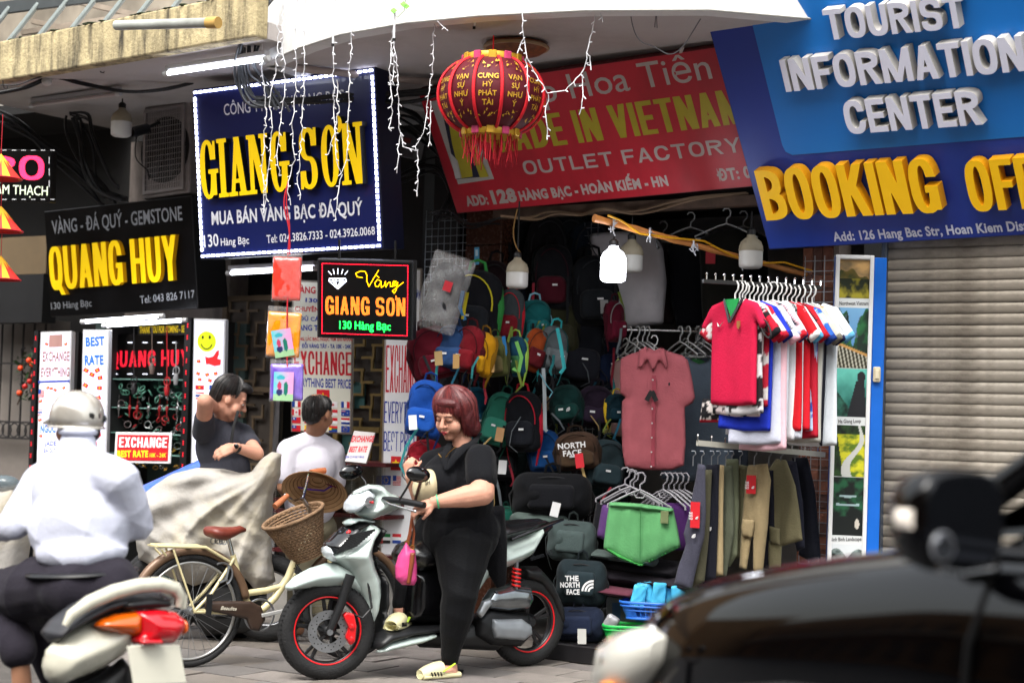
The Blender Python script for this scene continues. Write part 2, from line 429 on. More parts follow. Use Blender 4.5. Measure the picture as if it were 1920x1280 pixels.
# ------------------------------------------------------------------ block capitals cut from strokes
def _glyph(ch,w,t,h,serif,N=110):
    pad = .28; xs = np.linspace(-pad,w+pad,int(N*(w+2*pad))+2); ys = np.linspace(-pad,1+pad+.12,int(N*(1.12+2*pad))+2); X,Y = np.meshgrid(xs,ys)
    F = [np.full(X.shape,9.0)]
    def u(g): F[0] = np.minimum(F[0],g)
    def sub(g): F[0] = np.maximum(F[0],-g)
    def rc(x0,y0,x1,y1): return np.maximum(np.abs(X-(x0+x1)/2)-(x1-x0)/2,np.abs(Y-(y0+y1)/2)-(y1-y0)/2)
    def dg(xa,ya,xb,yb,tt): 
        c = abs(yb-ya)/math.hypot(xb-xa,yb-ya); xl = xa+(Y-ya)*(xb-xa)/(yb-ya); return np.maximum((np.abs(X-xl)-tt/2)*c,np.maximum(min(ya,yb)-Y,Y-max(ya,yb)))
    def el(x0,y0,x1,y1,e=2.6):
        a,b = (x1-x0)/2,(y1-y0)/2; return (((np.abs(X-(x0+x1)/2)/a)**e+(np.abs(Y-(y0+y1)/2)/b)**e)**(1/e)-1)*min(a,b)
    e = 2.2 if serif else 2.7; sh = .07 if serif else 0; sw = t*.42
    def ringf(x0,y0,x1,y1,ee=e): return np.maximum(el(x0,y0,x1,y1,ee),-el(x0+t,y0+h,x1-t,y1-h,2.2))
    def stem(x,y0=0,y1=1,top=True,bot=True,tt=None):
        tt = tt or t; u(rc(x,y0,x+tt,y1))
        if serif:
            if top: u(rc(x-sw,y1-sh,x+tt+sw,y1))
            if bot: u(rc(x-sw,y0,x+tt+sw,y0+sh))
    def bar(x0,x1,y,tt=None): tt = tt or h; u(rc(x0,y,x1,y+tt))
    m = .5
    base = {'Ơ': 'O'}.get(ch,ch)
    if base == 'I': stem(0)
    elif base == 'L': stem(0); bar(0,w,0)
    elif base == 'T': stem(w/2-t/2,top=False); bar(0,w,1-h)
    elif base in 'EF':
        stem(0); bar(0,w,1-h); bar(0,w*.9,m-h/2)
        if base == 'E': bar(0,w,0)
    elif base == 'H': stem(0); stem(w-t); bar(0,w,m-h/2)
    elif base == 'N': stem(0,tt=t*.75 if serif else t,bot=True); stem(w-(t*.75 if serif else t),tt=t*.75 if serif else t,bot=not serif); u(dg(t*.55,1,w-t*.55,0,t*1.15))
    elif base == 'M': stem(0); stem(w-t); u(dg(t*.55,1,w/2,.0,t*1.0)); u(dg(w-t*.55,1,w/2,.0,t*1.0))
    elif base in 'AV':
        a,b = (0,1) if base == 'A' else (1,0)
        u(dg(t*.5,a,w/2,b,t*(.7 if serif else 1.0))); u(dg(w-t*.5,a,w/2,b,t*1.05))
        if base == 'A':
            bar(w*.22,w*.78,.22,h*.9)
            if serif: u(rc(-sw*.6,0,t+sw,sh)); u(rc(w-t-sw,0,w+sw,sh))
    elif base == 'Y': u(dg(t*.5,1,w/2,.42,t)); u(dg(w-t*.5,1,w/2,.42,t)); u(rc(w/2-t/2,0,w/2+t/2,.5))
    elif base == 'K': stem(0); u(dg(w-t*.55,1,t*.9,.42,t*1.05)); u(dg(w-t*.5,0,t*1.2,.62,t*1.1))
    elif base == 'X': u(dg(t*.55,1,w-t*.55,0,t*1.1)); u(dg(w-t*.55,1,t*.55,0,t*1.1))
    elif base in 'OQ':
        u(ringf(0,-.01,w,1.01))
        if base == 'Q': u(dg(w*.5,.22,w*1.0,-.13,t*.95))
    elif base in 'CG':
        u(ringf(0,-.01,w,1.01)); sub(rc(w/2+.01,.36 if base == 'C' else .46,w+.2,.66))
        if base == 'G':
            u(rc(w-t,.05,w,.50)); u(rc(w*.52,.50-h,w+(sw if serif else 0),.50))
            if serif: pass
        if serif: u(rc(w-t*.45,.66,w,.98))
    elif base == 'U':
        g = ringf(0,-.01,w,.9); u(np.maximum(g,Y-.5)); stem(0,.45,1,bot=False); stem(w-t,.45,1,bot=False)
    elif base == 'J': u(np.maximum(ringf(0,0,w,.9),Y-.45)); sub(rc(-.1,.3,t,.6)); u(rc(w-t,.4,w,1))
    elif base == 'S':
        g = ringf(0,.5-h/2,w,1.01); g = np.maximum(g,-rc(w/2,.3,w+.3,.70)); u(g)
        g = ringf(0,-.01,w,.5+h/2); g = np.maximum(g,-rc(-.3,.30,w/2,.70)); u(g)
        if serif: u(rc(w-t*.5,.70,w-.0,1.0)); u(rc(0,0,t*.5,.30))
    elif base in 'BPRD':
        stem(0)
        if base == 'D': g = ringf(-w*.6,0,w,1); u(np.maximum(g,t*.5-X)); bar(0,w*.3,0); bar(0,w*.3,1-h)
        else:
            y0 = .46 if base != 'B' else .5-h/2
            g = ringf(-w*.5,y0,w*(1 if base != 'B' else .95),1); u(np.maximum(g,t*.5-X)); bar(0,w*.35,1-h); bar(0,w*.35,y0)
            if base == 'B': g = ringf(-w*.5,0,w,.5+h/2); u(np.maximum(g,t*.5-X)); bar(0,w*.35,0)
            if base == 'R': u(dg(w-t*.5,0,w*.5,.52,t*1.1))
    elif base == '-': u(rc(.05,.4,w-.05,.4+h))
    if ch == 'Ơ': u(np.maximum(el(w-.06,.86,w+.14,1.14,2),-el(w-.1,.88,w+.03,1.2,2)))
    f = F[0]; contours = []
    # marching squares
    segs = {}
    B = f < 0
    def ex(j,i): a,b = f[j,i],f[j,i+1]; q = a/(a-b); return (xs[i]+(xs[i+1]-xs[i])*q,ys[j])
    def ey(j,i): a,b = f[j,i],f[j+1,i]; q = a/(a-b); return (xs[i],ys[j]+(ys[j+1]-ys[j])*q)
    nxt = {}; pos = {}
    J,I = np.nonzero((B[:-1,:-1] != B[1:,:-1]) | (B[:-1,:-1] != B[:-1,1:]) | (B[:-1,:-1] != B[1:,1:]))
    for j,i in zip(J.tolist(),I.tolist()):
        a,b,c,d = B[j,i],B[j,i+1],B[j+1,i+1],B[j+1,i]
        E = []
        ed = [('x',j,i,a,b),('y',j,i+1,b,c),('x',j+1,i,d,c),('y',j,i,a,d)]
        cr = [k for k in range(4) if ed[k][3] != ed[k][4]]
        pairs = [(cr[0],cr[1])] if len(cr) == 2 else [(0,1),(2,3)] if a else [(0,3),(1,2)]
        for p,q in pairs:
            kp,kq = ed[p][:3],ed[q][:3]
            for k in (kp,kq):
                if k not in pos: pos[k] = ex(k[1],k[2]) if k[0] == 'x' else ey(k[1],k[2])
            nxt.setdefault(kp,[]).append(kq); nxt.setdefault(kq,[]).append(kp)
    seen = set()
    for k0 in list(nxt):
        if k0 in seen: continue
        path = [k0]; seen.add(k0); cur = k0
        while True:
            nn = [q for q in nxt[cur] if q not in seen]
            if not nn: break
            cur = nn[0]; seen.add(cur); path.append(cur)
        p = np.array([pos[k] for k in path])
        if len(p) < 6: continue
        # simplify collinear runs
        def dp(a,b):
            if b <= a+1: return []
            d,_ = seg_dist(p[a+1:b],p[a],p[b]) if np.linalg.norm(p[b]-p[a]) > 1e-9 else (np.linalg.norm(p[a+1:b]-p[a],axis=1),0)
            k = int(d.argmax())
            if d[k] < .0045: return []
            k = a+1+k; return dp(a,k)+[k]+dp(k,b)
        far = int(np.linalg.norm(p-p[0],axis=1).argmax()); idx = [0]+dp(0,far)+[far]+dp(far,len(p)-1)
        contours.append(p[idx])
    return contours
_G = {}
def block_glyph(ch,w,t,h,serif,ext):
    key = (ch,w,t,h,serif,ext > 0)
    if key in _G: return _G[key]
    cs = _glyph(ch,w,t,h,serif)
    cu = bpy.data.curves.new('g','CURVE'); cu.dimensions = '2D'; cu.fill_mode = 'BOTH'; cu.extrude = .5 if ext else 0
    for c in cs:
        sp = cu.splines.new('POLY'); sp.points.add(len(c)-1); sp.points.foreach_set('co',np.concatenate([c,np.zeros((len(c),1)),np.ones((len(c),1))],1).ravel()); sp.use_cyclic_u = True
    o = bpy.data.objects.new('g',cu); COL.objects.link(o)
    me = bpy.data.meshes.new_from_object(o.evaluated_get(bpy.context.evaluated_depsgraph_get()))
    v = np.empty(len(me.vertices)*3); me.vertices.foreach_get('co',v); v = v.reshape(-1,3); fs = [tuple(p.vertices) for p in me.polygons]
    bpy.data.objects.remove(o); bpy.data.meshes.remove(me); bpy.data.curves.remove(cu)
    _G[key] = (v,fs); return _G[key]
WID = {'I': .0,'M': 1.35,'W': 1.4,'T': .95,'E': .88,'F': .85,'L': .85,'J': .8,'-': .6}
DIA = {'À': ('A','`'),'Ắ': ('A',"'"),'Á': ('A',"'"),'Ạ': ('A','.')}
def block(pl,body,p0,p1,cap,mats,parent,y=-.004,w=.55,t=.2,h=.15,serif=False,depth=0.0,gap=.07,split=True,name='letter',slant=0.0):
    """block capitals; baseline from pixel p0 to p1"""
    u0,v0 = pl.uv(*p0,y-depth); u1,v1 = pl.uv(*p1,y-depth); d = (pl.m @ Vector((u0,0,v0))-CO).dot(CF)
    ang = math.atan2(v1-v0,u1-u0); W_ = math.hypot(u1-u0,v1-v0); H_ = cap*d/FPX
    x = 0; lay = []
    for ch in body:
        if ch == ' ': x += w*.5; continue
        b = DIA.get(ch,(ch,))[0]; cw = round(t if b == 'I' else w*WID.get(b,1.0),3); lay.append((b,ch,x,cw)); x += cw+gap
    tot = x-gap; sx = W_/tot
    if not isinstance(mats,(list,tuple)): mats = [mats]
    out = []; allv = []; allf = []
    for b,ch,x,cw in lay:
        v,fs = block_glyph(b,cw,t,h,serif,depth)
        X = (v[:,0]+x)*sx; Z = v[:,1]*H_; X = X+Z*slant; yy = -(v[:,2]+.5)*depth if depth else np.zeros(len(v))
        co = np.stack([u0+X*math.cos(ang)-Z*math.sin(ang),y+yy,v0+X*math.sin(ang)+Z*math.cos(ang)],1)
        if not split: b0 = sum(len(a) for a in allv); allv.append(co); allf += [tuple(b0+i for i in f) for f in fs]; continue
        out.append((co,fs))
    if not split: out = [(np.concatenate(allv),allf)]
    res = []
    for co,fs in out:
        me = bpy.data.meshes.new(name); me.from_pydata(co.tolist(),[],fs)
        for m_ in mats: me.materials.append(m_)
        if depth and len(mats) > 1:
            me.update(); me.polygons.foreach_set('material_index',[0 if abs(p.normal.y) > .7 else 1 for p in me.polygons])
        res.append(put(name,me,None,parent))
    return res
# ================================================================== SETTING
def S(px,py=750,t=0.0): return fp(px,py,t)[0]
def fmb(): m = MB(); m.T = FM.copy(); return m
def sbox(mb,s0,s1,t0,t1,z0,z1): return mb.box(((s0+s1)/2,(t0+t1)/2,(z0+z1)/2),(abs(s1-s0),abs(t1-t0),abs(z1-z0)))
def struct(name,mb,m,**k): o = mb.build(name,m,**k); o['kind'] = 'structure'; return o
asph = mat('asphalt','#4c4c4e',.8,var=.3,vs=6,bump=.6,bs=250,stain='#2c2c2e',stain_amt=.6,stain_scale=(.8,.8,1))
mb = fmb(); mb.box((0,0,-.18),(160,160,.1)); struct('road',mb,asph)
# pavement: a bed with real slabs over the part that shows
bedm = mat('paving_bed','#4a4642',.9,var=.3,bump=.5)
mb = fmb(); sbox(mb,-14,6,-4.3,3.5,-.3,-.028); pav = struct('pavement',mb,bedm)
kerbm = mat('kerb_stone','#8d8a85',.8,var=.25,bump=.4,stain='#3c3a38')
mb = fmb(); 
for i in range(18): sbox(mb,-14+i*1.1,-14+i*1.1+1.09,-4.5,-4.3,-.3,-.01)
struct('kerb',mb,kerbm,bevel=.012)
pm = [mat('paver_%d' % i,c,.55,var=.35,vs=5,bump=.35,bs=120,stain='#3e3b3a',stain_amt=.65,stain_scale=(1.6,1.6,1)) for i,c in enumerate(('#7c7673','#6d6966','#87807a','#746d66'))]
pme = []
for k in range(3):
    m_ = MB(); m_.box((0,0,-.014),(.392,.292,.028)); pme.append(m_)
pmesh = [m_.mesh('paver',[pm[i]]) for i,m_ in enumerate(pme)]
for i in range(24):
    for j in range(14):
        s_ = -4.4+i*.4+(.2 if j % 2 else 0); t_ = -3.9+j*.3; c = W(s_,t_,0); x_,y_ = px_of(c)
        if not (180 < x_ < 1330 and y_ < 1345): continue
        o = put('paver',pmesh[(i*7+j*3) % 3],Matrix.Translation((0,0,NR.uniform(-.004,.003))) @ FM @ Matrix.Translation((s_,t_,0)) @ Matrix.Rotation(NR.uniform(-.01,.01),4,'Z') @ Matrix.Rotation(NR.uniform(-.008,.008),4,'X'),None,[pm[NR.randint(4)]])
        o.parent = pav
# walls ------------------------------------------------------------
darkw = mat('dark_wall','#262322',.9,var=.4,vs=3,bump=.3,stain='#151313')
dirty = mat('dirty_wall','#8a7f78',.9,var=.3,vs=3,bump=.4,bs=40,stain='#3a3330',stain_amt=.8,stain_scale=(3,3,.8))
plaster = mat('soffit_paint','#b5aeab',.8,var=.12,vs=2,bump=.15,stain='#8b837e',stain_amt=.5,stain_scale=(2,2,2))
cream = mat('parapet_render','#b3a47e',.85,var=.3,vs=9,bump=.7,bs=45,stain='#38332a',stain_amt=1.0,stain_scale=(11,11,1.6))
whitef = mat('white_render','#d8d8d6',.7,var=.05,vs=2,bump=.1,stain='#a9a8a4',stain_amt=.35,stain_scale=(4,4,.8))
s130 = S(420); s128 = S(905); s128b = S(1562); s126b = S(2200)
zc = 3.44
def wall(name,label,parts,m,cat='wall'):
    mb = fmb()
    for q in parts: sbox(mb,*q)
    return tag(mb.build(name,m),label,cat)
wall('wall','dark wall with painted-in shade above and behind the left gold shop',[(-14,S(245,300,.25),.5,.7,0,3.7),(-9,-8.9,-.2,.5,0,3.62),(-14,-4,-.3,2.4,3.62,3.7)],mat('shaded','#141211',.9,var=.4,vs=3))  # shade put into wall colour; side piece and slab added to stop sky light
wall('wall','stained pale wall behind the air conditioner box',[(S(245,300,.25),S(440,300,.25),.25,.45,2.0,zc)],dirty)
greywall = mat('grey_window_wall','#6f6862',.9,var=.2,vs=4,bump=.2)
wall('wall','grey wall behind the barred window at the far left',[(-8.2,S(92,700,.2),.2,.4,0,2.05)],greywall)
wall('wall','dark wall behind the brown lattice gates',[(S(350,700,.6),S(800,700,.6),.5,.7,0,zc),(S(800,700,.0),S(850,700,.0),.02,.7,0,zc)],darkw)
# shop 128 recess
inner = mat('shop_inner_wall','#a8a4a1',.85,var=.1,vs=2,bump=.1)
sL,sR = S(905,700,.1),S(1555,700,.1)
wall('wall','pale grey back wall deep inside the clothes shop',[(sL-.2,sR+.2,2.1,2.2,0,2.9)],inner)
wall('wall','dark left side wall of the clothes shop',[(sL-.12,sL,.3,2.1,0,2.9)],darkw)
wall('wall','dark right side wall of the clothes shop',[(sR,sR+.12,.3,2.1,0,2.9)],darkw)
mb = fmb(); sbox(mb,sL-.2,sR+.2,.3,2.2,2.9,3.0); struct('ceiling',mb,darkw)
sill = mat('black_granite','#1c1b1d',.3,var=.3,vs=9)
mb = fmb(); sbox(mb,S(1010,750,-.85),sR+.02,-.85,2.1,0,.1); struct('floor',mb,sill,bevel=.008)
# granite pillar between 130 and 128
gran = mat('brown_granite','#4b2e22',.25,var=.35,vs=40,coat=.4)
pil = thing('pillar','brown polished granite pillar above the hanging backpacks','pillar',FM)
for i in range(5):
    mb = MB(); sbox(mb,S(868,600,-.02),S(935,600,-.02),-.02,.3,.1+i*.6,.1+i*.6+.594); mb.build('stone_panel',gran,pil,bevel=.004)
tilep = thing('pillar','narrow brown brick-tiled pillar beside the landscape posters','pillar',FM)
tm = [mat('brick_tile_%d' % i,c,.6,var=.3,vs=30,bump=.5) for i,c in enumerate(('#5d3526','#6d3f2c','#4a2a20'))]
mb = MB(); a0,a1 = S(1500,800,.1),S(1566,800,.1); sbox(mb,a0+.003,a1-.003,.11,.4,0,2.75); mb.build('mortar_core',mat('mortar','#6b5f58',.9),tilep)
tme = None
tmb = MB(); tmb.box((0,0,0),(.058,.02,.075)); tme = tmb.mesh('tile',[tm[0]])
for i in range(int((a1-a0)/.062)):
    for j in range(34): put('tile',tme,Matrix.Translation((a0+.031+i*.062,.1+NR.uniform(-.002,.002),.14+j*.08)),tilep,[tm[NR.randint(3)]])
# shutter ------------------------------------------------------------
sh = thing('roller_shutter','closed grimy beige roller shutter on the right','shutter',FM)
shm = [mat('shutter_steel_%d' % i,c,.55,metal=.25,var=.18,vs=3,bump=.15,bs=30,stain='#4f463c',stain_amt=.7,stain_scale=(3.5,2,5)) for i,c in enumerate(('#948c80','#9a9286','#8a8276'))]
s0,s1 = S(1662,700,.04),S(2250,700,.04); pitch = .0625
prof = [(0,0),(-.004,.006),(-.0055,.02),(-.0055,.036),(-.004,.051),(0,.0545),(.001,.059),(.006,.062),(.006,0)]
mb = MB()
mb.prism(prof,0,s1-s0,'yz'); mb.v = [(x,y,z) for x,y,z in mb.v]; sme = mb.mesh('slat',[shm[0]],smooth=50)
for j in range(40):
    o = put('slat',sme,Matrix.Translation((s0,.04+NR.uniform(-.0015,.0015),.02+j*pitch)),sh,[shm[j % 3 if j < 30 else 2]])
mb = MB(); sbox(mb,s0-.03,s0,.0,.08,0,2.55); mb.build('guide_rail',paint('#3c4450'),sh,bevel=.004)
mb = MB(); sbox(mb,s0,s1,.052,.06,0,2.55); mb.build('backing',darkw,sh)
mb = MB()
for k in range(3): mb.box((s0+.52+k*.55,.018,1.0+.3*(k % 2)),(.012,.006,.09))
mb.build('rivet_strip',paint('#c9c2b4'),sh)
wall('wall','dirty lintel above the roller shutter',[(s0-.05,s1,-.1,.3,2.52,3.4)],mat('lintel','#77695a',.85,var=.3,stain='#3a3029'))
# upper floors: left balcony slab and white curved canopy ------------------
bal = thing('balcony','cream stained balcony edge over the left shops','balcony')
A = gp(-120,172,3.5); B = gp(478,68,3.5); back = INTO*4.2
def slab(mb,pts,z0,z1):
    return mb.add([(p.x,p.y,z0) for p in pts]+[(p.x,p.y,z1) for p in pts],[tuple(range(len(pts)))[::-1],tuple(range(len(pts),2*len(pts)))]+[(i,(i+1) % len(pts),(i+1) % len(pts)+len(pts),i+len(pts)) for i in range(len(pts))])
mb = MB(); ax = (B-A).normalized(); ny = Vector((-ax.y,ax.x,0)); slab(mb,[A,B,B+ny*.1,A+ny*.1],3.50,3.765); mb.build('parapet',cream,bal,bevel=.012,seg=2)
mb = MB(); slab(mb,[A+ny*.1,B+ny*.1,B+back,A+back],3.504,3.6); mb.build('soffit',plaster,bal)
mb = MB(); rs = np.random.RandomState(3)
for k in range(70):
    q = A.lerp(B,rs.uniform(.1,1)); mb.ball((q.x,q.y+rs.uniform(0,.06),3.766),(rs.uniform(.01,.05),.012,rs.uniform(.004,.01)),6,4)
mb.build('moss_tufts',mat('moss','#2d3420',.95,bump=.5),bal,smooth=60)
mossl = mat('small_leaf','#4d7a22',.6,var=.3)
can = thing('canopy','white curved concrete canopy with grey underside in the middle','canopy')
fe = [(492,122),(505,112),(560,88),(640,62),(760,41),(900,27),(1100,17),(1330,16),(1600,40)]
fpnt = [gp(x,y,zc) for x,y in fe]
bk = [fpnt[-1]+INTO*3.5,gp(480,118,zc)+INTO*2.2]
n = len(fpnt)
def off(pts,d): 
    c = sum(pts,Vector())/len(pts); return pts
inn = []
for i,p in enumerate(fpnt):
    d = (fpnt[min(i+1,n-1)]-fpnt[max(i-1,0)]).normalized(); inn.append(p+Vector((-d.y,d.x,0))*.12)
mb = MB(); slab(mb,fpnt+inn[::-1],zc-.012,5.2); mb.build('fascia',whitef,can,bevel=.01)
# sub-strip: the drip edge line along the bottom
mb = MB(); mb.tube([p+Vector((0,-.004,-.008)) for p in fpnt],.006,6); mb.build('drip_edge',mat('edge_grey','#a7a5a0',.7),can)
mb = MB(); slab(mb,inn+bk,zc,zc+.15); mb.build('soffit',plaster,can)
# return face of the canopy corner at the left
mb = MB(); slab(mb,[fpnt[0],fpnt[0]+INTO*1.6,fpnt[0]+INTO*1.6+E*.1,fpnt[0]+E*.1],zc-.012,5.2); mb.build('side_face',whitef,can)
# beam under soffit: pinkish conduit and dark beam over the red sign
mb = MB(); pts = [gp(556,128,3.42),gp(640,137,3.41),gp(760,150,3.40),gp(930,163,3.40)]; mb.tube(pts,.022,8)
tag(mb.build('conduit',paint('#a89a92',.7),smooth=60),'pinkish pipe running under the white canopy','pipe')
mb = MB(); mb.box(tuple(gp(930,150,3.38)),(.06,.06,.12)); mb.box(tuple(gp(932,176,3.33)),(.09,.09,.12)); tag(mb.build('junction_box',paint('#3a3431',.6),bevel=.005),'small dark junction box under the white canopy','box')
mb = MB(); a = gp(960,142,3.36); b = gp(1480,62,3.36); d = (b-a).normalized(); mb.bar(a+INTO*.62+Vector((0,0,.03)),b+INTO*.62+Vector((0,0,.03)),.1,.12); tag(mb.build('beam',mat('black_steel','#141414',.6)),'black steel beam above the red sign','beam')
mb = MB(); mb.bar(P(930,402,10.9),P(1500,372,9.9),.08,.06); tag(mb.build('beam',mat('rusty_steel','#5f4c40',.7,var=.4)),'rusty horizontal bar under the red sign','beam')
# stuff above the left balcony: neighbouring house far behind
nb = thing('house','weathered house front seen above the left balcony','house',FM)
mb = MB(); sbox(mb,-9.5,S(520,20,2.5),2.5,2.7,3.5,11); mb.build('wall',mat('old_house_wall','#8f8678',.9,var=.4,vs=2,stain='#4d453b',stain_scale=(2,2,1)),nb)
brm = mat('grey_brick','#5a5350',.9,var=.4)
bmb = MB(); bmb.box((0,0,0),(.19,.04,.055)); bme = bmb.mesh('brick',[brm])
sa = S(190,30,2.46)
for j in range(9):
    for i in range(6): put('brick',bme,Matrix.Translation((sa+i*.2+(.1 if j % 2 else 0),2.48,4.12+j*.063)),nb)
mb = MB(); sbox(mb,S(10,20,2.4),S(130,20,2.4),2.38,2.42,4.2,4.8); sbox(mb,S(245,20,2.2),S(262,20,2.2),2.2,2.24,3.9,5); mb.build('panel',paint('#a9a49c',.8),nb)
mb = MB()
for a,b in (((40,62),(180,40)),((60,40),(160,62)),((20,75),(170,60)),((330,30),(470,5)),((150,5),(330,45)),((90,55),(300,20))): mb.bar(P(*a,12.2),P(*b,12.2),.035)
mb.T = FMI @ mb.T; mb.v = [tuple(FMI @ Vector(v)) for v in mb.v]; mb.build('timber',mat('old_timber','#8d8173',.85,var=.3),nb)
up = thing('building','unseen upper floors added above the white canopy','building',FM)
mb = MB(); sbox(mb,S(560,20,1.2),9,1.2,1.5,5.2,12); mb.build('wall',mat('ochre_render','#6d5a42',.85,var=.25,vs=1.5),up)  # out of frame; added to block sky and darken the car bonnet
for k in range(5): mb = MB(); sbox(mb,-1+k*1.9,-.1+k*1.9,1.14,1.2,6,7.6); mb.build('window',mat('dark_window','#141618',.2),up)
row = thing('building','row of house fronts added further down the street, out of frame','building',FM)
mb = MB(); sbox(mb,-60,-9.3,.0,.6,-.1,11); sbox(mb,-61,-60,-15,.6,-.1,12); mb.build('wall',mat('far_render','#86694a',.85,var=.4,vs=.7),row)  # row and end wall added to close off bright sky in car reflections
for k in range(14): mb = MB(); sbox(mb,-58+k*3.5,-56+k*3.5,-.06,0,.2,2.4); sbox(mb,-58+k*3.5,-56.5+k*3.5,-.06,0,4,5.6); mb.build('window',darkw,row)
# opposite side of the street: what the car and wet surfaces mirror ---------------
opp = thing('building','tan house row across the street, seen only in reflections','building',FM)
mb = MB(); sbox(mb,-60,25,-14.4,-14,-.1,8); mb.build('wall',mat('tan_render','#8a6a48',.85,var=.2,vs=1.2),opp)
mb = MB()
for k in range(-12,11):
    sbox(mb,-14+k*2.8,-14+k*2.8+1.3,-14.0,-13.9,.2,2.2); sbox(mb,-14+k*2.8+.1,-14+k*2.8+1.2,-14.0,-13.9,3.4,5.0)
mb.build('shutter',mat('brown_shutter','#2d2119',.6),opp)
mb = MB(); sbox(mb,-60,25,-14,-13,2.9,3.1); mb.build('ledge',paint('#b5aea2',.8),opp)
for k,(s_,cl) in enumerate(((-7,'left'),(3.5,'right'))):
    t = thing('street_tree','leafy street tree across the road, %s of the two' % cl,'tree',FM @ Matrix.Translation((s_,-12.6,-.1)))
    mb = MB(); mb.tube([(0,0,0),(.1,0,1.6),(.0,.1,3.2),(.4,0,4.6)],[.16,.13,.11,.05],10); mb.tube([(.05,.05,2.4),(-.8,.2,3.9)],[.08,.03],8); mb.build('trunk',mat('bark','#3b2f25',.9,bump=.6),t,smooth=60)
    mb = MB(); rs = np.random.RandomState(k)
    for q in range(1600):
        c = rs.normal(size=3); c /= np.linalg.norm(c); c *= rs.uniform(.4,1)**.5; c = Vector((c[0]*2.0,c[1]*1.2,4.7+c[2]*1.3)); a,b = Vector(rs.normal(size=3)).normalized()*.12,Vector(rs.normal(size=3)).normalized()*.08
        mb.add([c-a,c+b,c+a,c-b],[(0,1,2,3)])
    mb.build('crown',mat('foliage','#3b5a1f',.7,var=.3),t)
# gates (lattice) -------------------------------------------------------------
gm = mat('gate_paint','#6b5a46',.6,metal=.2,var=.25,vs=6,stain='#3a2e22')
def lattice(px0,px1,py0,py1,t,label,m_,pane=None):
    s0,_,z1 = fp(px0,py0,t); s1 = S(px1,750,t); z0 = fp(px0,py1,t)[2]; W_ = s1-s0; H_ = z1-z0
    g = thing('lattice_gate',label,'gate',FM @ Matrix.Translation((s0,t,z0)))
    mb = MB(); r_ = .018
    for x in (0,W_): mb.box((x,0,H_/2),(.045,.04,H_+.045))
    for z in (0,H_*.5,H_): mb.box((W_/2,0,z),(W_-.05,.038,.04))
    mb.build('frame',m_,g,bevel=.004)
    mb = MB(); c = .085
    nz = int(H_/c)
    for j in range(nz):
        z = j*c+c*.5
        for q in range(max(1,int(W_/c/2))):
            x = (q+.5)*2*c+(c if j % 2 else 0)
            if x > W_-.05: continue
            mb.box((x,0,z),(c*1.3,.016,r_)); mb.box((x+(c*.55 if j % 4 < 2 else -c*.55),0,z+c*.5),(r_,.0155,c*1.05))
    mb.build('fretwork',m_,g)
    mb = MB(); mb.box((W_/2,.05,H_/2),(W_,.01,H_)); mb.build('backing_sheet',mat('gate_back','#4a423b',.8,var=.3,vs=3),g)
    if pane:
        for k in range(4): mb = MB(); mb.box((W_*.3,.03,H_*(.12+k*.17)),(W_*.45,.012,H_*.1)); mb.build('pane',mat('green_pane','#3f6a68',.3,var=.2),g)
lattice(425,515,560,900,.1,'brown fretwork gate behind the man in the grey shirt',gm)
lattice(640,722,560,1050,.1,'ochre fretwork gate with green panes between the exchange posters',mat('gate_ochre','#8d7440',.6,metal=.2,var=.25),True)
# barred window left
bw = thing('window_grille','dark wrought iron window bars with scrollwork at the far left','window grille',FM)
irn = mat('wrought_iron','#1d1a1a',.6,var=.3)
s0 = S(-60,750,.1); s1 = S(80,750,.1); zb = fp(0,820,.1)[2]; zt = fp(0,600,.1)[2]
for k in range(8):
    mb = MB(); x = s0+(s1-s0)*k/7; mb.bar((x,.1,zb),(x,.1,zt),.012); mb.build('bar',irn,bw)
for z in (zb,zb+.13,zt-.35,zt): mb = MB(); mb.bar((s0,.098,z),(s1,.098,z),.014); mb.build('cross_rail',irn,bw)
mb = MB()
for k in range(10): mb.torus(.055,.006,(s0+(s1-s0)*(k+.5)/10,.095,zb+.065),n=14,k=5)
tag(mb.build('ring_frieze',irn,bw),kind='stuff')
mb = MB()
for sx in (-1,1):
    for sz in (-1,1):
        pts = [Vector((s1-.18+sx*(.02+.1*(a/12)*abs(math.cos(a*.45))),.09,zb+.55+sz*(.03+.16*a/12)+.03*math.sin(a*.9))) for a in range(13)]; mb.tube(pts,.005,5)
mb.build('scroll',irn,bw)
# ================================================================== SIGNS
def sign_box(name,label,cat,cs,d,yaw0,depth,face,side,border=0,**k):
    m,w_,h_ = fit_rect(cs,d,yaw0,**k); t = thing(name,label,cat,m)
    mb = MB(); mb.box((0,depth/2,0),(w_,depth,h_)); mb.build('casing',side,t,bevel=.004)
    mb = MB(); mb.box((0,-.001,0),(w_-.016,.004,h_-.016)); mb.build('face_panel',face,t)
    return t,Plane(m),w_,h_
yel = mat('yellow_letter','#ffd200',.4,var=.03,emit=.12); yside = mat('yellow_side','#d99a00',.45,var=.03)
blk = mat('black_side','#0d0d0f',.5); wht = mat('white_letter','#e9e9ee',.5,var=.03)
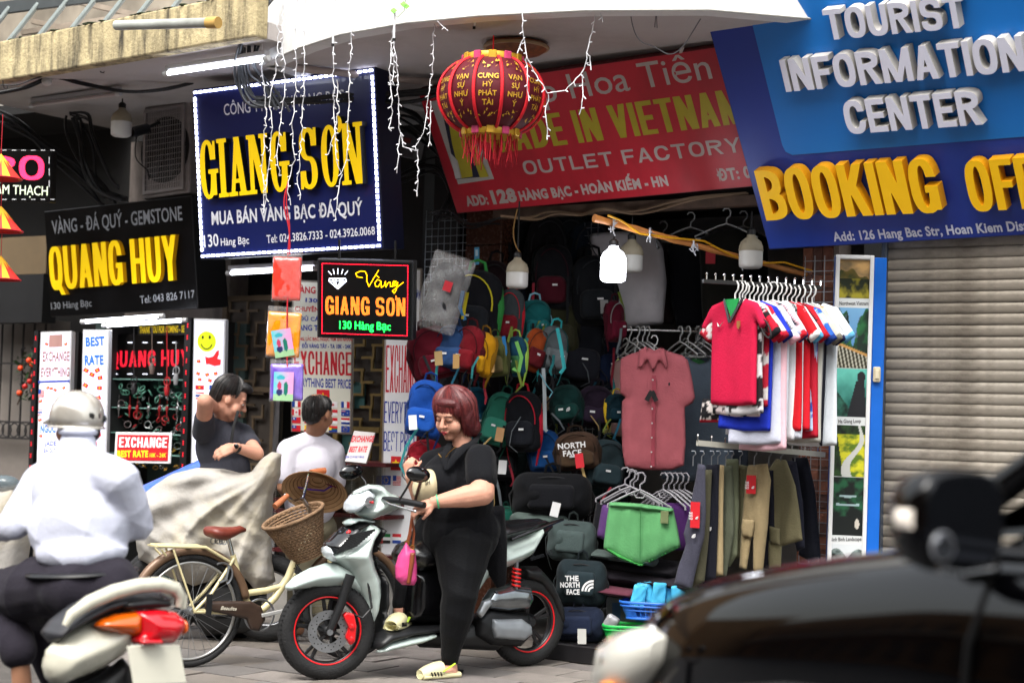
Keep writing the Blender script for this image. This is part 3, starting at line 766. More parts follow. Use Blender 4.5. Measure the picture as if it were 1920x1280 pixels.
# ---- blue gold shop sign
navy = mat('navy_face','#0c1a58',.35,var=.12,vs=3,coat=.2); navys = mat('navy_side','#0b1330',.5)
t,pl,w_,h_ = sign_box('shop_sign','navy gold shop sign GIANG SON ringed with white LED lights','shop sign',[(362,168),(703,125),(720,467),(375,487)],10.6,YAW,.22,navy,navys)
lettering(pl,'CÔNG TY TNHH VÀNG BẠC',(421,217),(646,190),21,wht,t,bold=.005)
block(pl,'GIANG SƠN',(378,374),(680,344),108,[yel,blk],t,w=.52,t=.17,h=.075,serif=True,depth=.05,gap=.13)
lettering(pl,'MUA BÁN VÀNG BẠC ĐÁ QUÝ',(398,422),(681,403),25,wht,t,bold=.025)
lettering(pl,'130',(384,464),(411,461),23,wht,t,bold=.01); lettering(pl,'Hàng Bạc',(415,461),(468,457),14,wht,t,bold=.01)
lettering(pl,'Tel: 024.3826.7333 - 024.3926.0068',(501,456),(704,440),15,wht,t,bold=.01)
ledw = mat('led_white','#dfe4ff',.4,emit=3.5,var=0)
mb = MB(); mb.box((0,0,0),(.026,.006,.015))
ledm = mb.mesh('led_module',[ledw])
nx,nz = 34,30
for i in range(nx):
    for zz in (-h_/2+.022,h_/2-.022): put('led_module',ledm,Matrix.Translation((-w_/2+.03+(w_-.06)*i/(nx-1),-.008,zz)),t)
for i in range(1,nz-1):
    for xx in (-w_/2+.022,w_/2-.022): put('led_module',ledm,Matrix.Translation((xx,-.008,-h_/2+.03+(h_-.06)*i/(nz-1))) @ Matrix.Rotation(R(90),4,'Y'),t)
# ---- black QUANG HUY sign
t,pl,w_,h_ = sign_box('shop_sign','black glossy gold shop sign QUANG HUY with yellow letters','shop sign',[(84,397),(357,366),(373,579),(93,594)],12.2,YAW,.3,mat('black_gloss','#050506',.3,var=.25,vs=4,spec=.25,stain='#151518',stain_scale=(2,2,3)),mat('black_side2','#131315',.5))
sil = mat('silver_letter','#8d9095',.4,var=.05)
lettering(pl,'VÀNG - ĐÁ QUÝ - GEMSTONE',(99,439),(343,413),25,sil,t,bold=.01)
block(pl,'QUANG HUY',(95,544),(334,525),80,[yel,yside],t,w=.5,t=.17,h=.12,depth=.035,gap=.06)
lettering(pl,'130 Hàng Bạc',(97,580),(173,574),12.5,sil,t,bold=.005); lettering(pl,'Tel: 043 826 7117',(264,569),(366,558),14,sil,t,bold=.005)
# ---- red sign
redf = mat('red_face','#bd1a2e',.45,var=.08,vs=3,stain='#7f0c18',stain_scale=(2,2,1))
t,pl,w_,h_ = sign_box('shop_sign','red sign MADE IN VIETNAM OUTLET FACTORY leaning over the clothes shop','shop sign',[(784,168),(1420,76),(1490,343),(855,402)],9.9,YAW,.06,redf,mat('red_side','#5c0f16',.5),wt=.02)
g_ = mat('grey_letter','#b5a9a4',.5,var=.05); oli = mat('olive_letter','#b0a024',.5,var=.08)
lettering(pl,'Shop Hoa Tiến',(925,206),(1337,147),46,g_,t,bold=.004)
block(pl,'MADE IN VIETNAM',(925,288),(1405,230),62,oli,t,w=.5,t=.17,h=.14,gap=.07)
block(pl,'OUTLET FACTORY',(985,328),(1392,285),27,g_,t,w=1.0,t=.2,h=.16,gap=.2)
lettering(pl,'ADD:',(877,387),(918,383),21,g_,t,bold=.05); lettering(pl,'128',(926,383),(972,378),28,g_,t,bold=.06)
lettering(pl,'HÀNG BẠC - HOÀN KIẾM - HN',(977,377),(1255,348),20,g_,t,bold=.05)
lettering(pl,'ĐT: 024',(1348,340),(1438,330),24,g_,t,bold=.04)
def poly_on(pl,name,pts,m_,parent,y=-.006,th=.002,px=True):
    q = [pl.uv(*p) for p in pts] if px else pts
    mb = MB(); mb.prism(q,y,y+th); return mb.build(name,m_,parent)
pic = poly_on(pl,'picture',[(808,190),(870,180),(927,335),(860,345)],mat('pale_print','#b9b6b2',.5),t)
dk = mat('dark_print','#20223a',.5); yl = mat('yellow_print','#b8ad2e',.5)
for pts,m_ in (([(830,205),(868,205),(912,330),(858,335)],dk),([(842,222),(862,218),(882,285),(888,330),(866,333),(850,270)],yl),([(868,225),(880,240),(905,300),(918,330),(902,332),(884,280)],yl),([(845,285),(860,300),(868,333),(856,334)],mat('white_print','#cfcfcf',.5))):
    poly_on(pl,'print',pts,m_,pic,y=-.010-.002*(m_ != dk)); 
# ---- tourist sign
bface = mat('deep_blue_face','#12308f',.4,var=.08,vs=2,stain='#1c46a8',stain_scale=(1,1,1)); bpan = mat('sky_blue_panel','#1173c9',.35,var=.08,vs=1.5)
t,pl,w_,h_ = sign_box('shop_sign','big blue sign TOURIST INFORMATION CENTER BOOKING OFFICE with raised letters','shop sign',[(1325,18),(1995,-85),(2110,428),(1437,472)],8.6,YAW,.12,bface,mat('blue_side','#0e2468',.5),wt=.02)
poly_on(pl,'blue_panel',[(1400,-2),(1468,272),(1474,284),(1487,290),(1990,250),(1940,-60)],bpan,t,y=-.007,th=.004)
wl = mat('white_box_letter','#dcdcec',.45,var=.03); ws = mat('white_box_side','#bdbab5',.6,var=.12,vs=20,stain='#8d8378')
yb = mat('yellow_box_letter','#ffc600',.45,var=.03); ys = mat('yellow_box_side','#dc9600',.5,var=.06)
yy = -.012; dd = .062
block(pl,'TOURIST',(1552,76),(1812,52),58,[wl,ws],t,y=yy,w=.78,t=.22,h=.17,depth=dd,gap=.1)
block(pl,'INFORMATION',(1474,173),(1925,133),62,[wl,ws],t,y=yy,w=.78,t=.22,h=.17,depth=dd,gap=.1)
block(pl,'CENTER',(1590,252),(1842,234),64,[wl,ws],t,y=yy,w=.78,t=.22,h=.17,depth=dd,gap=.1)
block(pl,'BOOKING',(1437,414),(1768,398),100,[yb,ys],t,y=yy,w=.48,t=.165,h=.125,depth=dd,gap=.05)
block(pl,'OFFICE',(1822,397),(2080,384),100,[yb,ys],t,y=yy,w=.48,t=.165,h=.125,depth=dd,gap=.05)
lettering(pl,'Add: 126 Hang Bac Str, Hoan Kiem Dist',(1565,452),(1930,431),19,mat('pale_letter','#cdd2e6',.5),t,bold=.03,y=-.006)
# ---- hanging LED sign
cs = [(597,487),(773,492),(772,636),(597,630)]
m,w_,h_ = fit_rect(cs,10,R(8)); t = thing('led_sign','small black hanging LED sign with diamond, gold and green lettering','LED sign',m); pl = Plane(m)
bk_ = mat('led_board','#060607',.3,var=.1)
mb = MB(); mb.box((0,.05,0),(w_+.015,.1,h_+.015)); mb.build('casing',mat('led_case','#15171b',.5),t,bevel=.004)
mb = MB(); mb.box((0,-.003,0),(w_-.01,.006,h_-.01)); mb.build('face_panel',bk_,t)
mb = MB(); mb.bar((-w_*.3,.05,h_/2),(-w_*.3,.05,h_/2+.12),.012); mb.bar((w_*.3,.05,h_/2),(w_*.3,.05,h_/2+.12),.012); mb.build('hanger',blk,t)
def dots_along(pts,step,r_,mb,y=-.008):
    acc = 0
    for a,b in zip(pts[:-1],pts[1:]):
        a,b = Vector((a[0],0,a[1])),Vector((b[0],0,b[1])); L = (b-a).length
        while acc < L:
            c = a.lerp(b,acc/L); mb.lathe([(r_,0),(r_*.6,-r_*.8)],5,(c.x,y,c.z),'y',True); acc += step
        acc -= L
gold = mat('led_gold','#ffb000',.4,emit=2.2,var=0); led_r = mat('led_red','#ff1830',.4,emit=2.5,var=0); led_g = mat('led_green','#19ff4a',.4,emit=1.8,var=0); led_o = mat('led_orange','#ff7a1e',.4,emit=1.2,var=0)
ledwh = mat('led_cool','#e8ecff',.4,emit=1.8,var=0)
mb = MB(); X,Z = w_/2-.025,h_/2-.02
for a,b in (((-X,Z),(X,Z)),((-X,-Z),(X,-Z)),((-X,-Z),(-X,Z)),((X,-Z),(X,Z))): dots_along([a,b],.0085,.0026,mb)
tag(mb.build('red_border',led_r,t),kind='stuff')
uv = lambda l: [pl.uv(480+x/3,427+y/3) for x,y in l]
mb = MB()
dots_along(uv([(600,280),(570,275),(563,255),(590,243),(615,245),(625,265),(625,300),(637,330),(660,290),(690,240)]),.0062,.0028,mb)
dots_along(uv([(705,300),(685,290),(670,310),(675,330),(690,330),(705,305),(707,335),(722,325),(730,300),(732,335),(745,308),(757,305),(758,330),(770,330),(790,300),(775,300),(770,318),(782,328),(800,305),(790,350),(780,368),(768,355),(800,330),(832,305)]),.0062,.0028,mb)
dots_along(uv([(680,268),(697,282)]),.006,.0028,mb)
mb.build('gold_script',gold,t)
mb = MB()
for l in ([(415,285),(505,285),(510,300),(462,343),(413,300),(415,285)],[(413,298),(510,298)],[(430,285),(440,298),(462,340),(485,298),(492,285)],[(430,300),(462,330)],[(495,300),(462,330)],[(410,245),(428,265)],[(437,235),(443,262)],[(462,230),(462,262)],[(490,235),(482,262)],[(517,243),(500,265)],[(450,290),(450,310),(462,330),(472,310),(475,290)]): dots_along(uv(l),.005,.0025,mb)
mb.build('diamond',ledwh,t)
od = mat('led_orange_dots','#3a1808',.4,ecol='#ff7a24',emit=2.6,dots=150,var=0)
block(pl,'GIANG SƠN',(610,589),(760,593),34,od,t,w=.6,t=.19,h=.15,gap=.12,split=False,name='orange_word',y=-.008)
lettering(pl,'130 Hàng Bạc',(637,616),(733,619),15,led_g,t,bold=.012,name='green_word',y=-.008)
# ---- LED board at the left edge
m,w_,h_ = fit_rect([(-60,277),(96,283),(93,380),(-60,375)],11.6,R(5)); t = thing('led_sign','black LED sign with pink letters cut by the left edge','LED sign',m); pl = Plane(m)
mb = MB(); mb.box((0,.06,0),(w_,.12,h_)); mb.build('casing',blk,t,bevel=.004)
mb = MB(); mb.box((0,-.003,0),(w_-.01,.006,h_-.01)); mb.build('face_panel',bk_,t)
led_p = mat('led_pink','#ff2850',.4,ecol='#ff2850',emit=3,dots=120,var=0)
block(pl,'PRO',(-72,337),(83,337),44,led_p,t,y=-.008,w=.9,t=.2,h=.15,gap=.15,split=False,name='pink_word')
lettering(pl,'ĐÁ CẨM THẠCH',(-55,361),(90,367),17,mat('led_dim','#b9c4a8',.4,emit=.7,var=0),t,bold=0,y=-.008,name='white_word')
mb = MB()
for py_ in (284,376):
    for k in range(8): dots_along([pl.uv(-30+k*18,py_-2),pl.uv(-22+k*18,py_-2)],.006,.0025,mb)
for k in range(3): dots_along([pl.uv(93,295+k*22),pl.uv(93,308+k*22)],.006,.0025,mb)
mb.build('border_lights',mat('led_border','#c8c8c8',.4,emit=.8,var=0),t)
# ================================================================== POSTERS AND STALL
def board(name,label,cat,cs,d,yaw0,face,depth=.03,frame_m=None,fr=.012,**k):
    m,w_,h_ = fit_rect(cs,d,yaw0,**k); t = thing(name,label,cat,m); pl = Plane(m)
    mb = MB(); mb.box((0,depth/2+.002,0),(w_,depth,h_)); mb.build('casing',frame_m or paint('#b9b9bb'),t,bevel=.003)
    mb = MB(); mb.box((0,0,0),(w_-2*fr,.005,h_-2*fr)); mb.build('face_panel',face,t)
    return t,pl,w_,h_
lit = mat('lightbox_face','#cfd0e6',.4,var=.04,vs=3,emit=.35)
paper = mat('poster_paper','#dcdde0',.5,var=.05,vs=3)
R_,B_ = mat('red_print','#c01c2c',.5,var=.05),mat('blue_print','#23379a',.5,var=.05); BL = mat('bright_blue_print','#1f63c4',.5,emit=.08)
RL = mat('bright_red_print','#d8262c',.5,emit=.1); flagy = mat('flag_yellow','#f2cf1b',.5)
def star(c,r_,n=5,k=.4,a0=90): return [(c[0]+(r_ if i % 2 == 0 else r_*k)*math.cos(R(a0+i*180/n)),c[1]+(r_ if i % 2 == 0 else r_*k)*math.sin(R(a0+i*180/n))) for i in range(2*n)]
def flag(kind,x,z,w_,h_,parent,y=-.005):
    col = {k: mat('flag_'+k,c,.5,var=.02) for k,c in dict(r='#c9202c',w='#e6e6e6',b='#1d3f94',y='#f0c81e',g='#1b7a3c',k='#181818',c='#5fa8dc').items()}
    f = MB(); mats_ = []; 
    def rect(k,x0,x1,z0,z1,lay=0):
        if col[k] not in mats_: mats_.append(col[k])
        f.k = mats_.index(col[k]); f.box((x+(x0+x1-1)*w_/2,y-lay*.0012,z+(z0+z1-1)*h_/2),((x1-x0)*w_,.001,(z1-z0)*h_))
    def st(k,cx,cz,r_):
        if col[k] not in mats_: mats_.append(col[k])
        f.k = mats_.index(col[k]); f.prism(star((x+(cx-.5)*w_,z+(cz-.5)*h_),r_*h_),y-.0034,y-.0022)
    if kind == 'vn': rect('r',0,1,0,1); st('y',.5,.5,.32)
    elif kind == 'eu': rect('b',0,1,0,1); [st('y',.5+.22*math.cos(a),.5+.3*math.sin(a),.07) for a in np.arange(0,6.28,.785)]
    elif kind == 'us':
        rect('w',0,1,0,1); [rect('r',0,1,i/7,(i+.5)/7,1) for i in range(7)]; rect('b',0,.42,.45,1,2)
    elif kind == 'ch': rect('r',0,1,0,1); rect('w',.42,.58,.2,.8,1); rect('w',.3,.7,.41,.59,2)
    elif kind == 'ae': rect('g',0,1,.66,1); rect('w',0,1,.33,.66); rect('k',0,1,0,.33); rect('r',0,.25,0,1,1)
    elif kind == 'ca': rect('w',0,1,0,1); rect('r',0,.25,0,1,1); rect('r',.75,1,0,1,1); st('r',.5,.5,.25)
    elif kind == 'tw': rect('r',0,1,0,1); rect('b',0,.5,.5,1,1); st('w',.25,.75,.18)
    elif kind == 'fr': rect('b',0,.33,0,1); rect('w',.33,.66,0,1); rect('r',.66,1,0,1)
    elif kind == 'au': rect('b',0,1,0,1); st('w',.75,.5,.12); st('w',.25,.25,.14); rect('r',0,.5,.7,.78,1); rect('w',0,.5,.78,.84,1)
    elif kind == 'nl': rect('r',0,1,.66,1); rect('w',0,1,.33,.66); rect('b',0,1,0,.33)
    elif kind == 'th': rect('r',0,1,.83,1); rect('w',0,1,.66,.83); rect('b',0,1,.33,.66); rect('w',0,1,.17,.33); rect('r',0,1,0,.17)
    elif kind == 'se': rect('r',0,1,.5,1); rect('w',0,1,0,.5)
    elif kind == 'za': rect('r',0,1,.6,1); rect('g',0,1,.4,.6); rect('b',0,1,0,.4); rect('y',0,.3,.3,.7,1)
    elif kind == 'jp': rect('w',0,1,0,1); st('r',.5,.5,.3)
    elif kind == 'th2': rect('y',0,1,0,1); rect('r',0,1,0,.3,1)
    f.build('flag',mats_,parent)
def flag_px(pl,kind,x0,y0,x1,y1,parent):
    a = pl.uv(x0,(y0+y1)/2); b = pl.uv(x1,(y0+y1)/2); c = pl.uv((x0+x1)/2,y0); d = pl.uv((x0+x1)/2,y1)
    flag(kind,(a[0]+b[0])/2,(c[1]+d[1])/2,b[0]-a[0],c[1]-d[1],parent)
def confetti(pl,spots,parent,sz=.03):
    for x,y in spots:
        u,v = pl.uv(x,y); mb = MB(); a = NR.uniform(-.5,.5); mb.box((0,0,0),(sz,.001,sz*.75)); mb.k = 1; mb.prism(star((0,0),sz*.25),-.0022,-.001)
        mb.v = [(u+p[0]*math.cos(a)-p[2]*math.sin(a),p[1]-.005,v+p[0]*math.sin(a)+p[2]*math.cos(a)) for p in mb.v]; mb.build('printed_flag',[RL,flagy],parent)
# far left light box
t,pl,w_,h_ = board('light_box','pale light box reading EXCHANGE EVERYTHING at the left of the gold shop','light box',[(76,622),(134,620),(126,920),(66,922)],11.9,R(12),lit,.06)
brn = mat('brownish_print','#8d5c58',.5)
lettering(pl,'EXCHANGE',(80,678),(130,677),19,brn,t,bold=.04); lettering(pl,'EVERYTHING',(77,707),(130,706),18,brn,t,bold=.04)
poly_on(pl,'picture',[(93,628),(118,627),(117,650),(92,651)],mat('pink_photo','#a87f78',.5),t)
poly_on(pl,'blue_rule',[(72,714),(131,712),(131,716),(72,718)],B_,t,y=-.004)
lettering(pl,'NGỌC',(76,812),(105,811),16,BL,t,bold=.05); lettering(pl,'JADE',(84,836),(106,835),9,B_,t,bold=.03); lettering(pl,'ĐÁ QUÝ',(82,849),(106,848),8,B_,t,bold=.03)
confetti(pl,[(88,645),(124,645),(90,727),(97,728),(104,731),(120,727),(77,752),(76,787),(77,817),(112,770),(120,800)],t,.024)
flag_px(pl,'us',73,730,84,745,t); flag_px(pl,'th',72,768,80,778,t)
# BEST RATE banner
t,pl,w_,h_ = board('light_box','pale upright light box reading BEST RATE behind the rider','light box',[(155,617),(205,619),(197,960),(147,960)],11.6,R(10),lit,.05)
lettering(pl,'BEST',(161,650),(197,648),18,BL,t,bold=.05); lettering(pl,'RATE',(159,685),(195,684),19,BL,t,bold=.05)
confetti(pl,[(162,694),(183,694),(173,702),(188,708),(161,722),(187,727),(185,746),(186,763),(183,790),(185,815),(178,832),(165,780),(170,745),(162,812)],t,.036)
# smiley light box
t,pl,w_,h_ = board('light_box','white light box with a yellow smiley and red thumb behind the man in grey','light box',[(363,597),(423,599),(416,905),(357,900)],11.3,R(14),lit,.05)
def disc(pl,px,py,r_,m_,parent,y,name='print',ar=1.0):
    u,v = pl.uv(px,py); mb = MB(); mb.prism([(u+r_*math.cos(a)*ar,v+r_*math.sin(a)) for a in np.linspace(0,6.2,24)],y,y+.001); return mb.build(name,m_,parent)
sm = disc(pl,388,640,.067,mat('smiley_yellow','#c6d21a',.5,emit=.1),t,-.005,'smiley'); km = mat('black_print','#141414',.5)
disc(pl,381,632,.011,km,sm,-.007,'eye',.6); disc(pl,394,632,.011,km,sm,-.007,'eye',.6)
u,v = pl.uv(388,641); mb = MB(); mb.tube([(u+.04*math.cos(a),-.006,v+.045*math.sin(a)) for a in np.linspace(R(200),R(340),12)],.003,5); mb.build('smile',km,sm)
th = [(387,683),(385,668),(392,670),(400,668),(407,658),(411,656),(411,664),(408,672),(415,674),(414,684),(403,686),(392,682)]
poly_on(pl,'thumb',th,RL,t)
confetti(pl,[(373,677),(372,700),(389,702),(405,700),(375,711),(394,713),(406,714),(380,760),(400,760)],t,.026)
flag_px(pl,'vn',367,722,383,730,t); flag_px(pl,'eu',393,722,409,731,t); flag_px(pl,'th',367,735,383,748,t); flag_px(pl,'ca',368,800,382,812,t)
# showcase -------------------------------------------------------------
show = thing('showcase','glass jewellery showcase of the left gold shop with red LED sign inside','showcase',FM)
ts = -.35; a0 = S(196,750,ts); a1 = S(352,750,ts); z0 = .0; zt_ = fp(270,598,ts)[2]
silv = mat('satin_steel','#a39a90',.35,metal=.8,var=.1)
for x in (a0,a1-.02):
    mb = MB(); sbox(mb,x,x+.03,ts-.015,ts+.02,0,zt_); mb.build('post',silv,show,bevel=.003)
mb = MB(); sbox(mb,a0-.6,a1+.12,.1,.14,0,zt_); mb.build('back_panel',mat('case_back','#42524f',.5,var=.3,vs=6),show)
mb = MB(); sbox(mb,a0,a0+.01,ts+.02,.1,0,zt_); sbox(mb,a1,a1+.01,ts+.02,.1,0,zt_); mb.build('side_panel',mat('case_side','#2c2a2a',.6),show)
for py_ in (712,765,812,850):
    z = fp(270,py_,ts+.2)[2]; mb = MB(); sbox(mb,a0+.012,a1-.005,ts+.06,.095,z-.004,z+.004); mb.build('shelf',mat('glass_shelf','#7fa79c',.15,var=.05),show)
jm = [mat('jade','#5f9b84',.15,var=.3,coat=.5),mat('silver_trinket','#b5b5b5',.25,metal=.9,var=.1),mat('gold_trinket','#b98c3c',.3,metal=.8,var=.1),mat('dark_bead','#3a2422',.3,coat=.5),mat('red_bead','#a3161c',.4)]
brace = []
for k in range(3):
    mb = MB(); mb.torus(.028,.006,axis='y',n=14,k=6); brace.append(mb.mesh('bangle',[jm[0]],smooth=180))
rs = np.random.RandomState(2)
for py_,n_,mi in ((726,14,(0,0,1)),(742,18,(0,0,1)),(762,17,(1,0,3)),(780,15,(1,4,0)),(797,17,(1,3,4)),(815,14,(1,4,0)),(836,12,(2,1,2)),(872,12,(2,2,1))):
    for k in range(n_):
        x = a0+.05+(a1-a0-.09)*(k+rs.uniform(.1,.9))/n_; s_,_,z = fp(270,py_,ts+.15)
        put('bangle',brace[0],Matrix.Translation((x,ts+rs.uniform(.08,.2),z+rs.uniform(-.03,.03))) @ Matrix.Rotation(rs.uniform(-1.4,1.4),4,'Z') @ Matrix.Rotation(rs.uniform(-1.2,1.2),4,'X') @ Matrix.Scale(rs.uniform(.45,1.1),4),show,[jm[mi[rs.randint(3)]]])
for k in range(7):
    x = a0+.1+(a1-a0-.14)*k/7+rs.uniform(-.02,.02); z = fp(270,765,ts+.1)[2]; mb = MB(); mb.ball((x,ts+.05,z),(.014,.01,.022),8,6); mb.tube([(x,ts+.05,z),(x,ts+.05,z+.09)],.0015,4); mb.tube([(x,ts+.05,z),(x,ts+.05,z-.07)],[.006,.002],5); mb.build('pendant',jm[4] if k % 3 else jm[1],show,smooth=60)
for px_,ya,yb_,col in ((251,612,738,'#1c1a1c'),(285,612,700,'#6a5a52'),(313,612,740,'#a3161c'),(330,640,720,'#8a8a8a')):
    pts = [Vector(fp(px_,y,ts-.03)) for y in np.linspace(ya,yb_-18,6)]; mb = MB(); mb.tube(pts,.004,5); q = Vector(fp(px_,yb_-12,ts-.03)); mb.tube([q+Vector((0,0,.03)),q,q-Vector((0,0,.05))],[.008,.022,.014],8); mb.torus(.03,.005,tuple(q+Vector((0,0,.05))),n=12,k=5); mb.build('hanging_charm',paint(col,.5),show,smooth=60)
# red LED word inside + thank you strip
m = FM @ Matrix.Translation(Vector(fp(272,668,ts+.1))); t = thing('led_sign','red LED word QUANG HUY on a black board inside the showcase','LED sign',m); pl = Plane(m)
u0,v0 = pl.uv(202,712); u1,v1 = pl.uv(346,626); mb = MB(); mb.box(((u0+u1)/2,.015,(v0+v1)/2),(u1-u0,.03,v1-v0)); mb.build('board',bk_,t,bevel=.003)
block(pl,'QUANG HUY',(207,688),(353,686),30,mat('led_red_dots','#3a0810',.4,ecol='#ff2038',emit=3.2,dots=110,var=0),t,y=-.003,w=.62,t=.19,h=.15,gap=.12,split=False,name='red_word')
mb = MB()
for y_ in (642,701):
    for k in range(5): dots_along([pl.uv(213+k*28,y_),pl.uv(221+k*28,y_)],.007,.0028,mb,-.005)
tag(mb.build('border_lights',ledwh,t),kind='stuff')
m = FM @ Matrix.Translation(Vector(fp(303,618,ts-.02))); t = thing('banner','black strip with yellow words THANK YOU FOR COMING above the showcase','sign',m); pl = Plane(m)
u0,v0 = pl.uv(258,628); u1,v1 = pl.uv(420,607); mb = MB(); mb.box((.5*(u0+pl.uv(350,618)[0]),.006,(v0+v1)/2),(pl.uv(350,618)[0]-u0,.012,v1-v0)); mb.build('strip',blk,t)
lettering(pl,'THANK YOU FOR COMING - SE',(262,625),(346,623),13,flagy,t,bold=.035,y=-.003)
t,pl,w_,h_ = board('plaque','red plaque EXCHANGE BEST RATE in front of the showcase','sign',[(217,809),(322,811),(319,868),(213,868)],11.4,R(12),mat('red_plaque','#b81420',.4,var=.05),.015,paint('#dedede'),.018)
block(pl,'EXCHANGE',(223,838),(313,839),19,wht,t,w=.6,t=.2,h=.16,gap=.09); lettering(pl,'BEST RATE',(220,857),(278,857),13,flagy,t,bold=.05); lettering(pl,'10K - 24K',(281,857),(312,857),8,flagy,t,bold=.03)
# red led strips on dark posts
for (x0,x1,y0,y1,lab) in ((349,361,596,880,'dark post with red lights right of the showcase'),(134,150,622,880,'dark post with red lights between the two pale light boxes'),(66,74,620,900,'thin post with red lights at the left of the light boxes')):
    a,_,zt2 = fp(x0,y0,ts-.05); b = fp(x1,y0,ts-.05)[0]; t = thing('post',lab,'post',FM); mb = MB(); sbox(mb,a,b,ts-.06,ts-.02,0,zt2); mb.build('upright',blk,t)
    mb = MB()
    for k in range(14):
        z = fp(x0,y0+14+k*22,ts-.06)[2]
        for q in range(3): mb.box(((a+b)/2,ts-.063,z-.012+q*.012),(.007,.004,.005))
    tag(mb.build('red_lights',mat('led_red_dim','#d01828',.4,emit=1.3,var=0),t),kind='stuff')
# kumquat decoration by the window
t = thing('kumquat_branch','branch of orange kumquats beside the barred window','plant',FM @ Matrix.Translation(Vector(fp(45,690,-.3))))
om = mat('kumquat','#e0481a',.4,var=.15); 
for dx,dz,c in ((-.04,.0,0),(.05,.06,0),(.09,.03,0),(.02,-.14,1),(-.04,-.19,0),(.11,-.06,1),(.07,-.1,1),(.13,.0,0),(.12,-.17,0)):
    mb = MB(); mb.ball((dx,0,dz),.022,10,8); mb.build('kumquat',om if c == 0 else mat('red_fruit','#b51c14',.35),t,smooth=180)
mb = MB(); rs = np.random.RandomState(4)
for k in range(90):
    c = Vector((rs.uniform(-.1,.17),rs.uniform(-.03,.05),rs.uniform(-.25,.12))); a,b = Vector(rs.normal(size=3)).normalized()*.028,Vector(rs.normal(size=3)).normalized()*.012; mb.add([c-a,c+b,c+a,c-b],[(0,1,2,3)])
mb.build('leaves',mat('kumquat_leaf','#1e3a16',.5,var=.3),t)
mb = MB(); mb.tube([(-.08,.02,-.28),(.02,.02,-.1),(.1,.02,.1)],.006,6); mb.tube([(.02,.02,-.1),(-.06,.02,.02)],.004,6); mb.build('twig',mat('twig','#3a2a1c',.8),t)
# EXCHANGE poster behind the man in white
t,pl,w_,h_ = board('poster','tall EXCHANGE poster with rows of flags behind the balding man','poster',[(548,524),(663,530),(660,815),(545,809)],11.2,R(6),mat('poster_cream','#d5d5c6',.5,var=.05,vs=3),.03,silv)
for y_,tx,x0,x1,c_,m_ in ((549,'VÀNG',553,592,13,R_),(566,'130',573,595,8,B_),(583,'CHUYÊN',553,598,9,R_),(601,'ĐỦ CÁC',562,606,8,B_),(619,'VÀNG TÂY',553,612,11,B_),(638,'VÀNG, LẮC BẠC, NGỌC YÊM BẢI NHẪN',554,660,6.5,R_),(652,'ĐỔI VÀNG TÂY - TA 10K - 24K',566,659,8,B_)):
    lettering(pl,tx,(x0,y_),(x1,y_+1.5),c_,m_,t,bold=.03)
block(pl,'EXCHANGE',(551,701),(659,704),44,R_,t,w=.42,t=.13,h=.1,gap=.06); lettering(pl,'EVERYTHING BEST PRICE',(551,724),(658,728),17,B_,t,bold=.02)
flag_px(pl,'vn',594,730,618,756,t)
for r_ in range(4):
    for c_ in range(5):
        k = [['fr','us','jp','jp','fr'],['ca','eu','se','se','au'],['tw','ch','nl','se','nl'],['tw','th2','vn','za','eu']][r_][c_]
        x0 = 548+c_*23; y0 = 751+r_*15.2+c_*.4; flag_px(pl,k,x0,y0,x0+16,y0+11.5,t)
# tall exchange poster
t,pl,w_,h_ = board('poster','tall white poster EXCHANGE EVERYTHING BEST PRICE beside the backpacks','poster',[(724,500),(791,505),(776,1170),(708,1170)],10.75,R(8),paper,.04,silv)
block(pl,'EXCHANGE',(723,735),(787,736),88,R_,t,w=.42,t=.12,h=.05,gap=.07); block(pl,'EVERYTHING',(720,792),(786,794),40,B_,t,w=.42,t=.1,h=.07,gap=.07); block(pl,'BEST PRICE',(719,845),(780,847),37,B_,t,w=.42,t=.1,h=.07,gap=.07)
lettering(pl,'VÀNG BẠC GIANG SƠN',(730,560),(788,562),17,B_,t,bold=.03)
flag_px(pl,'vn',733,855,752,881,t); flag_px(pl,'ch',757,856,776,880,t); flag_px(pl,'eu',716,891,733,908,t); flag_px(pl,'us',737,891,752,909,t); flag_px(pl,'jp',757,891,772,908,t)
flag_px(pl,'ae',752,1098,772,1116,t); flag_px(pl,'ch',752,1124,770,1140,t); flag_px(pl,'fr',714,930,732,946,t); flag_px(pl,'ca',736,930,752,946,t); flag_px(pl,'ae',714,1000,732,1018,t); flag_px(pl,'nl',736,1000,752,1018,t)
# tilted plaque on stand
t,pl,w_,h_ = board('plaque','small grey tilted sign EXCHANGE BEST RATE behind the bicycle','sign',[(664,808),(706,809),(686,868),(645,866)],10.4,R(10),mat('grey_plaque','#b5aeac',.4,var=.05),.01,paint('#55504e'),.004,wr=.05)
lettering(pl,'EXCHANGE',(658,829),(701,829),14,R_,t,bold=.05,shear=.25); lettering(pl,'BEST RATE',(654,848),(688,848),13,R_,t,bold=.05,shear=.25); lettering(pl,'KIM CƯƠNG VÀNG',(648,859),(683,859),5,B_,t,bold=.03)
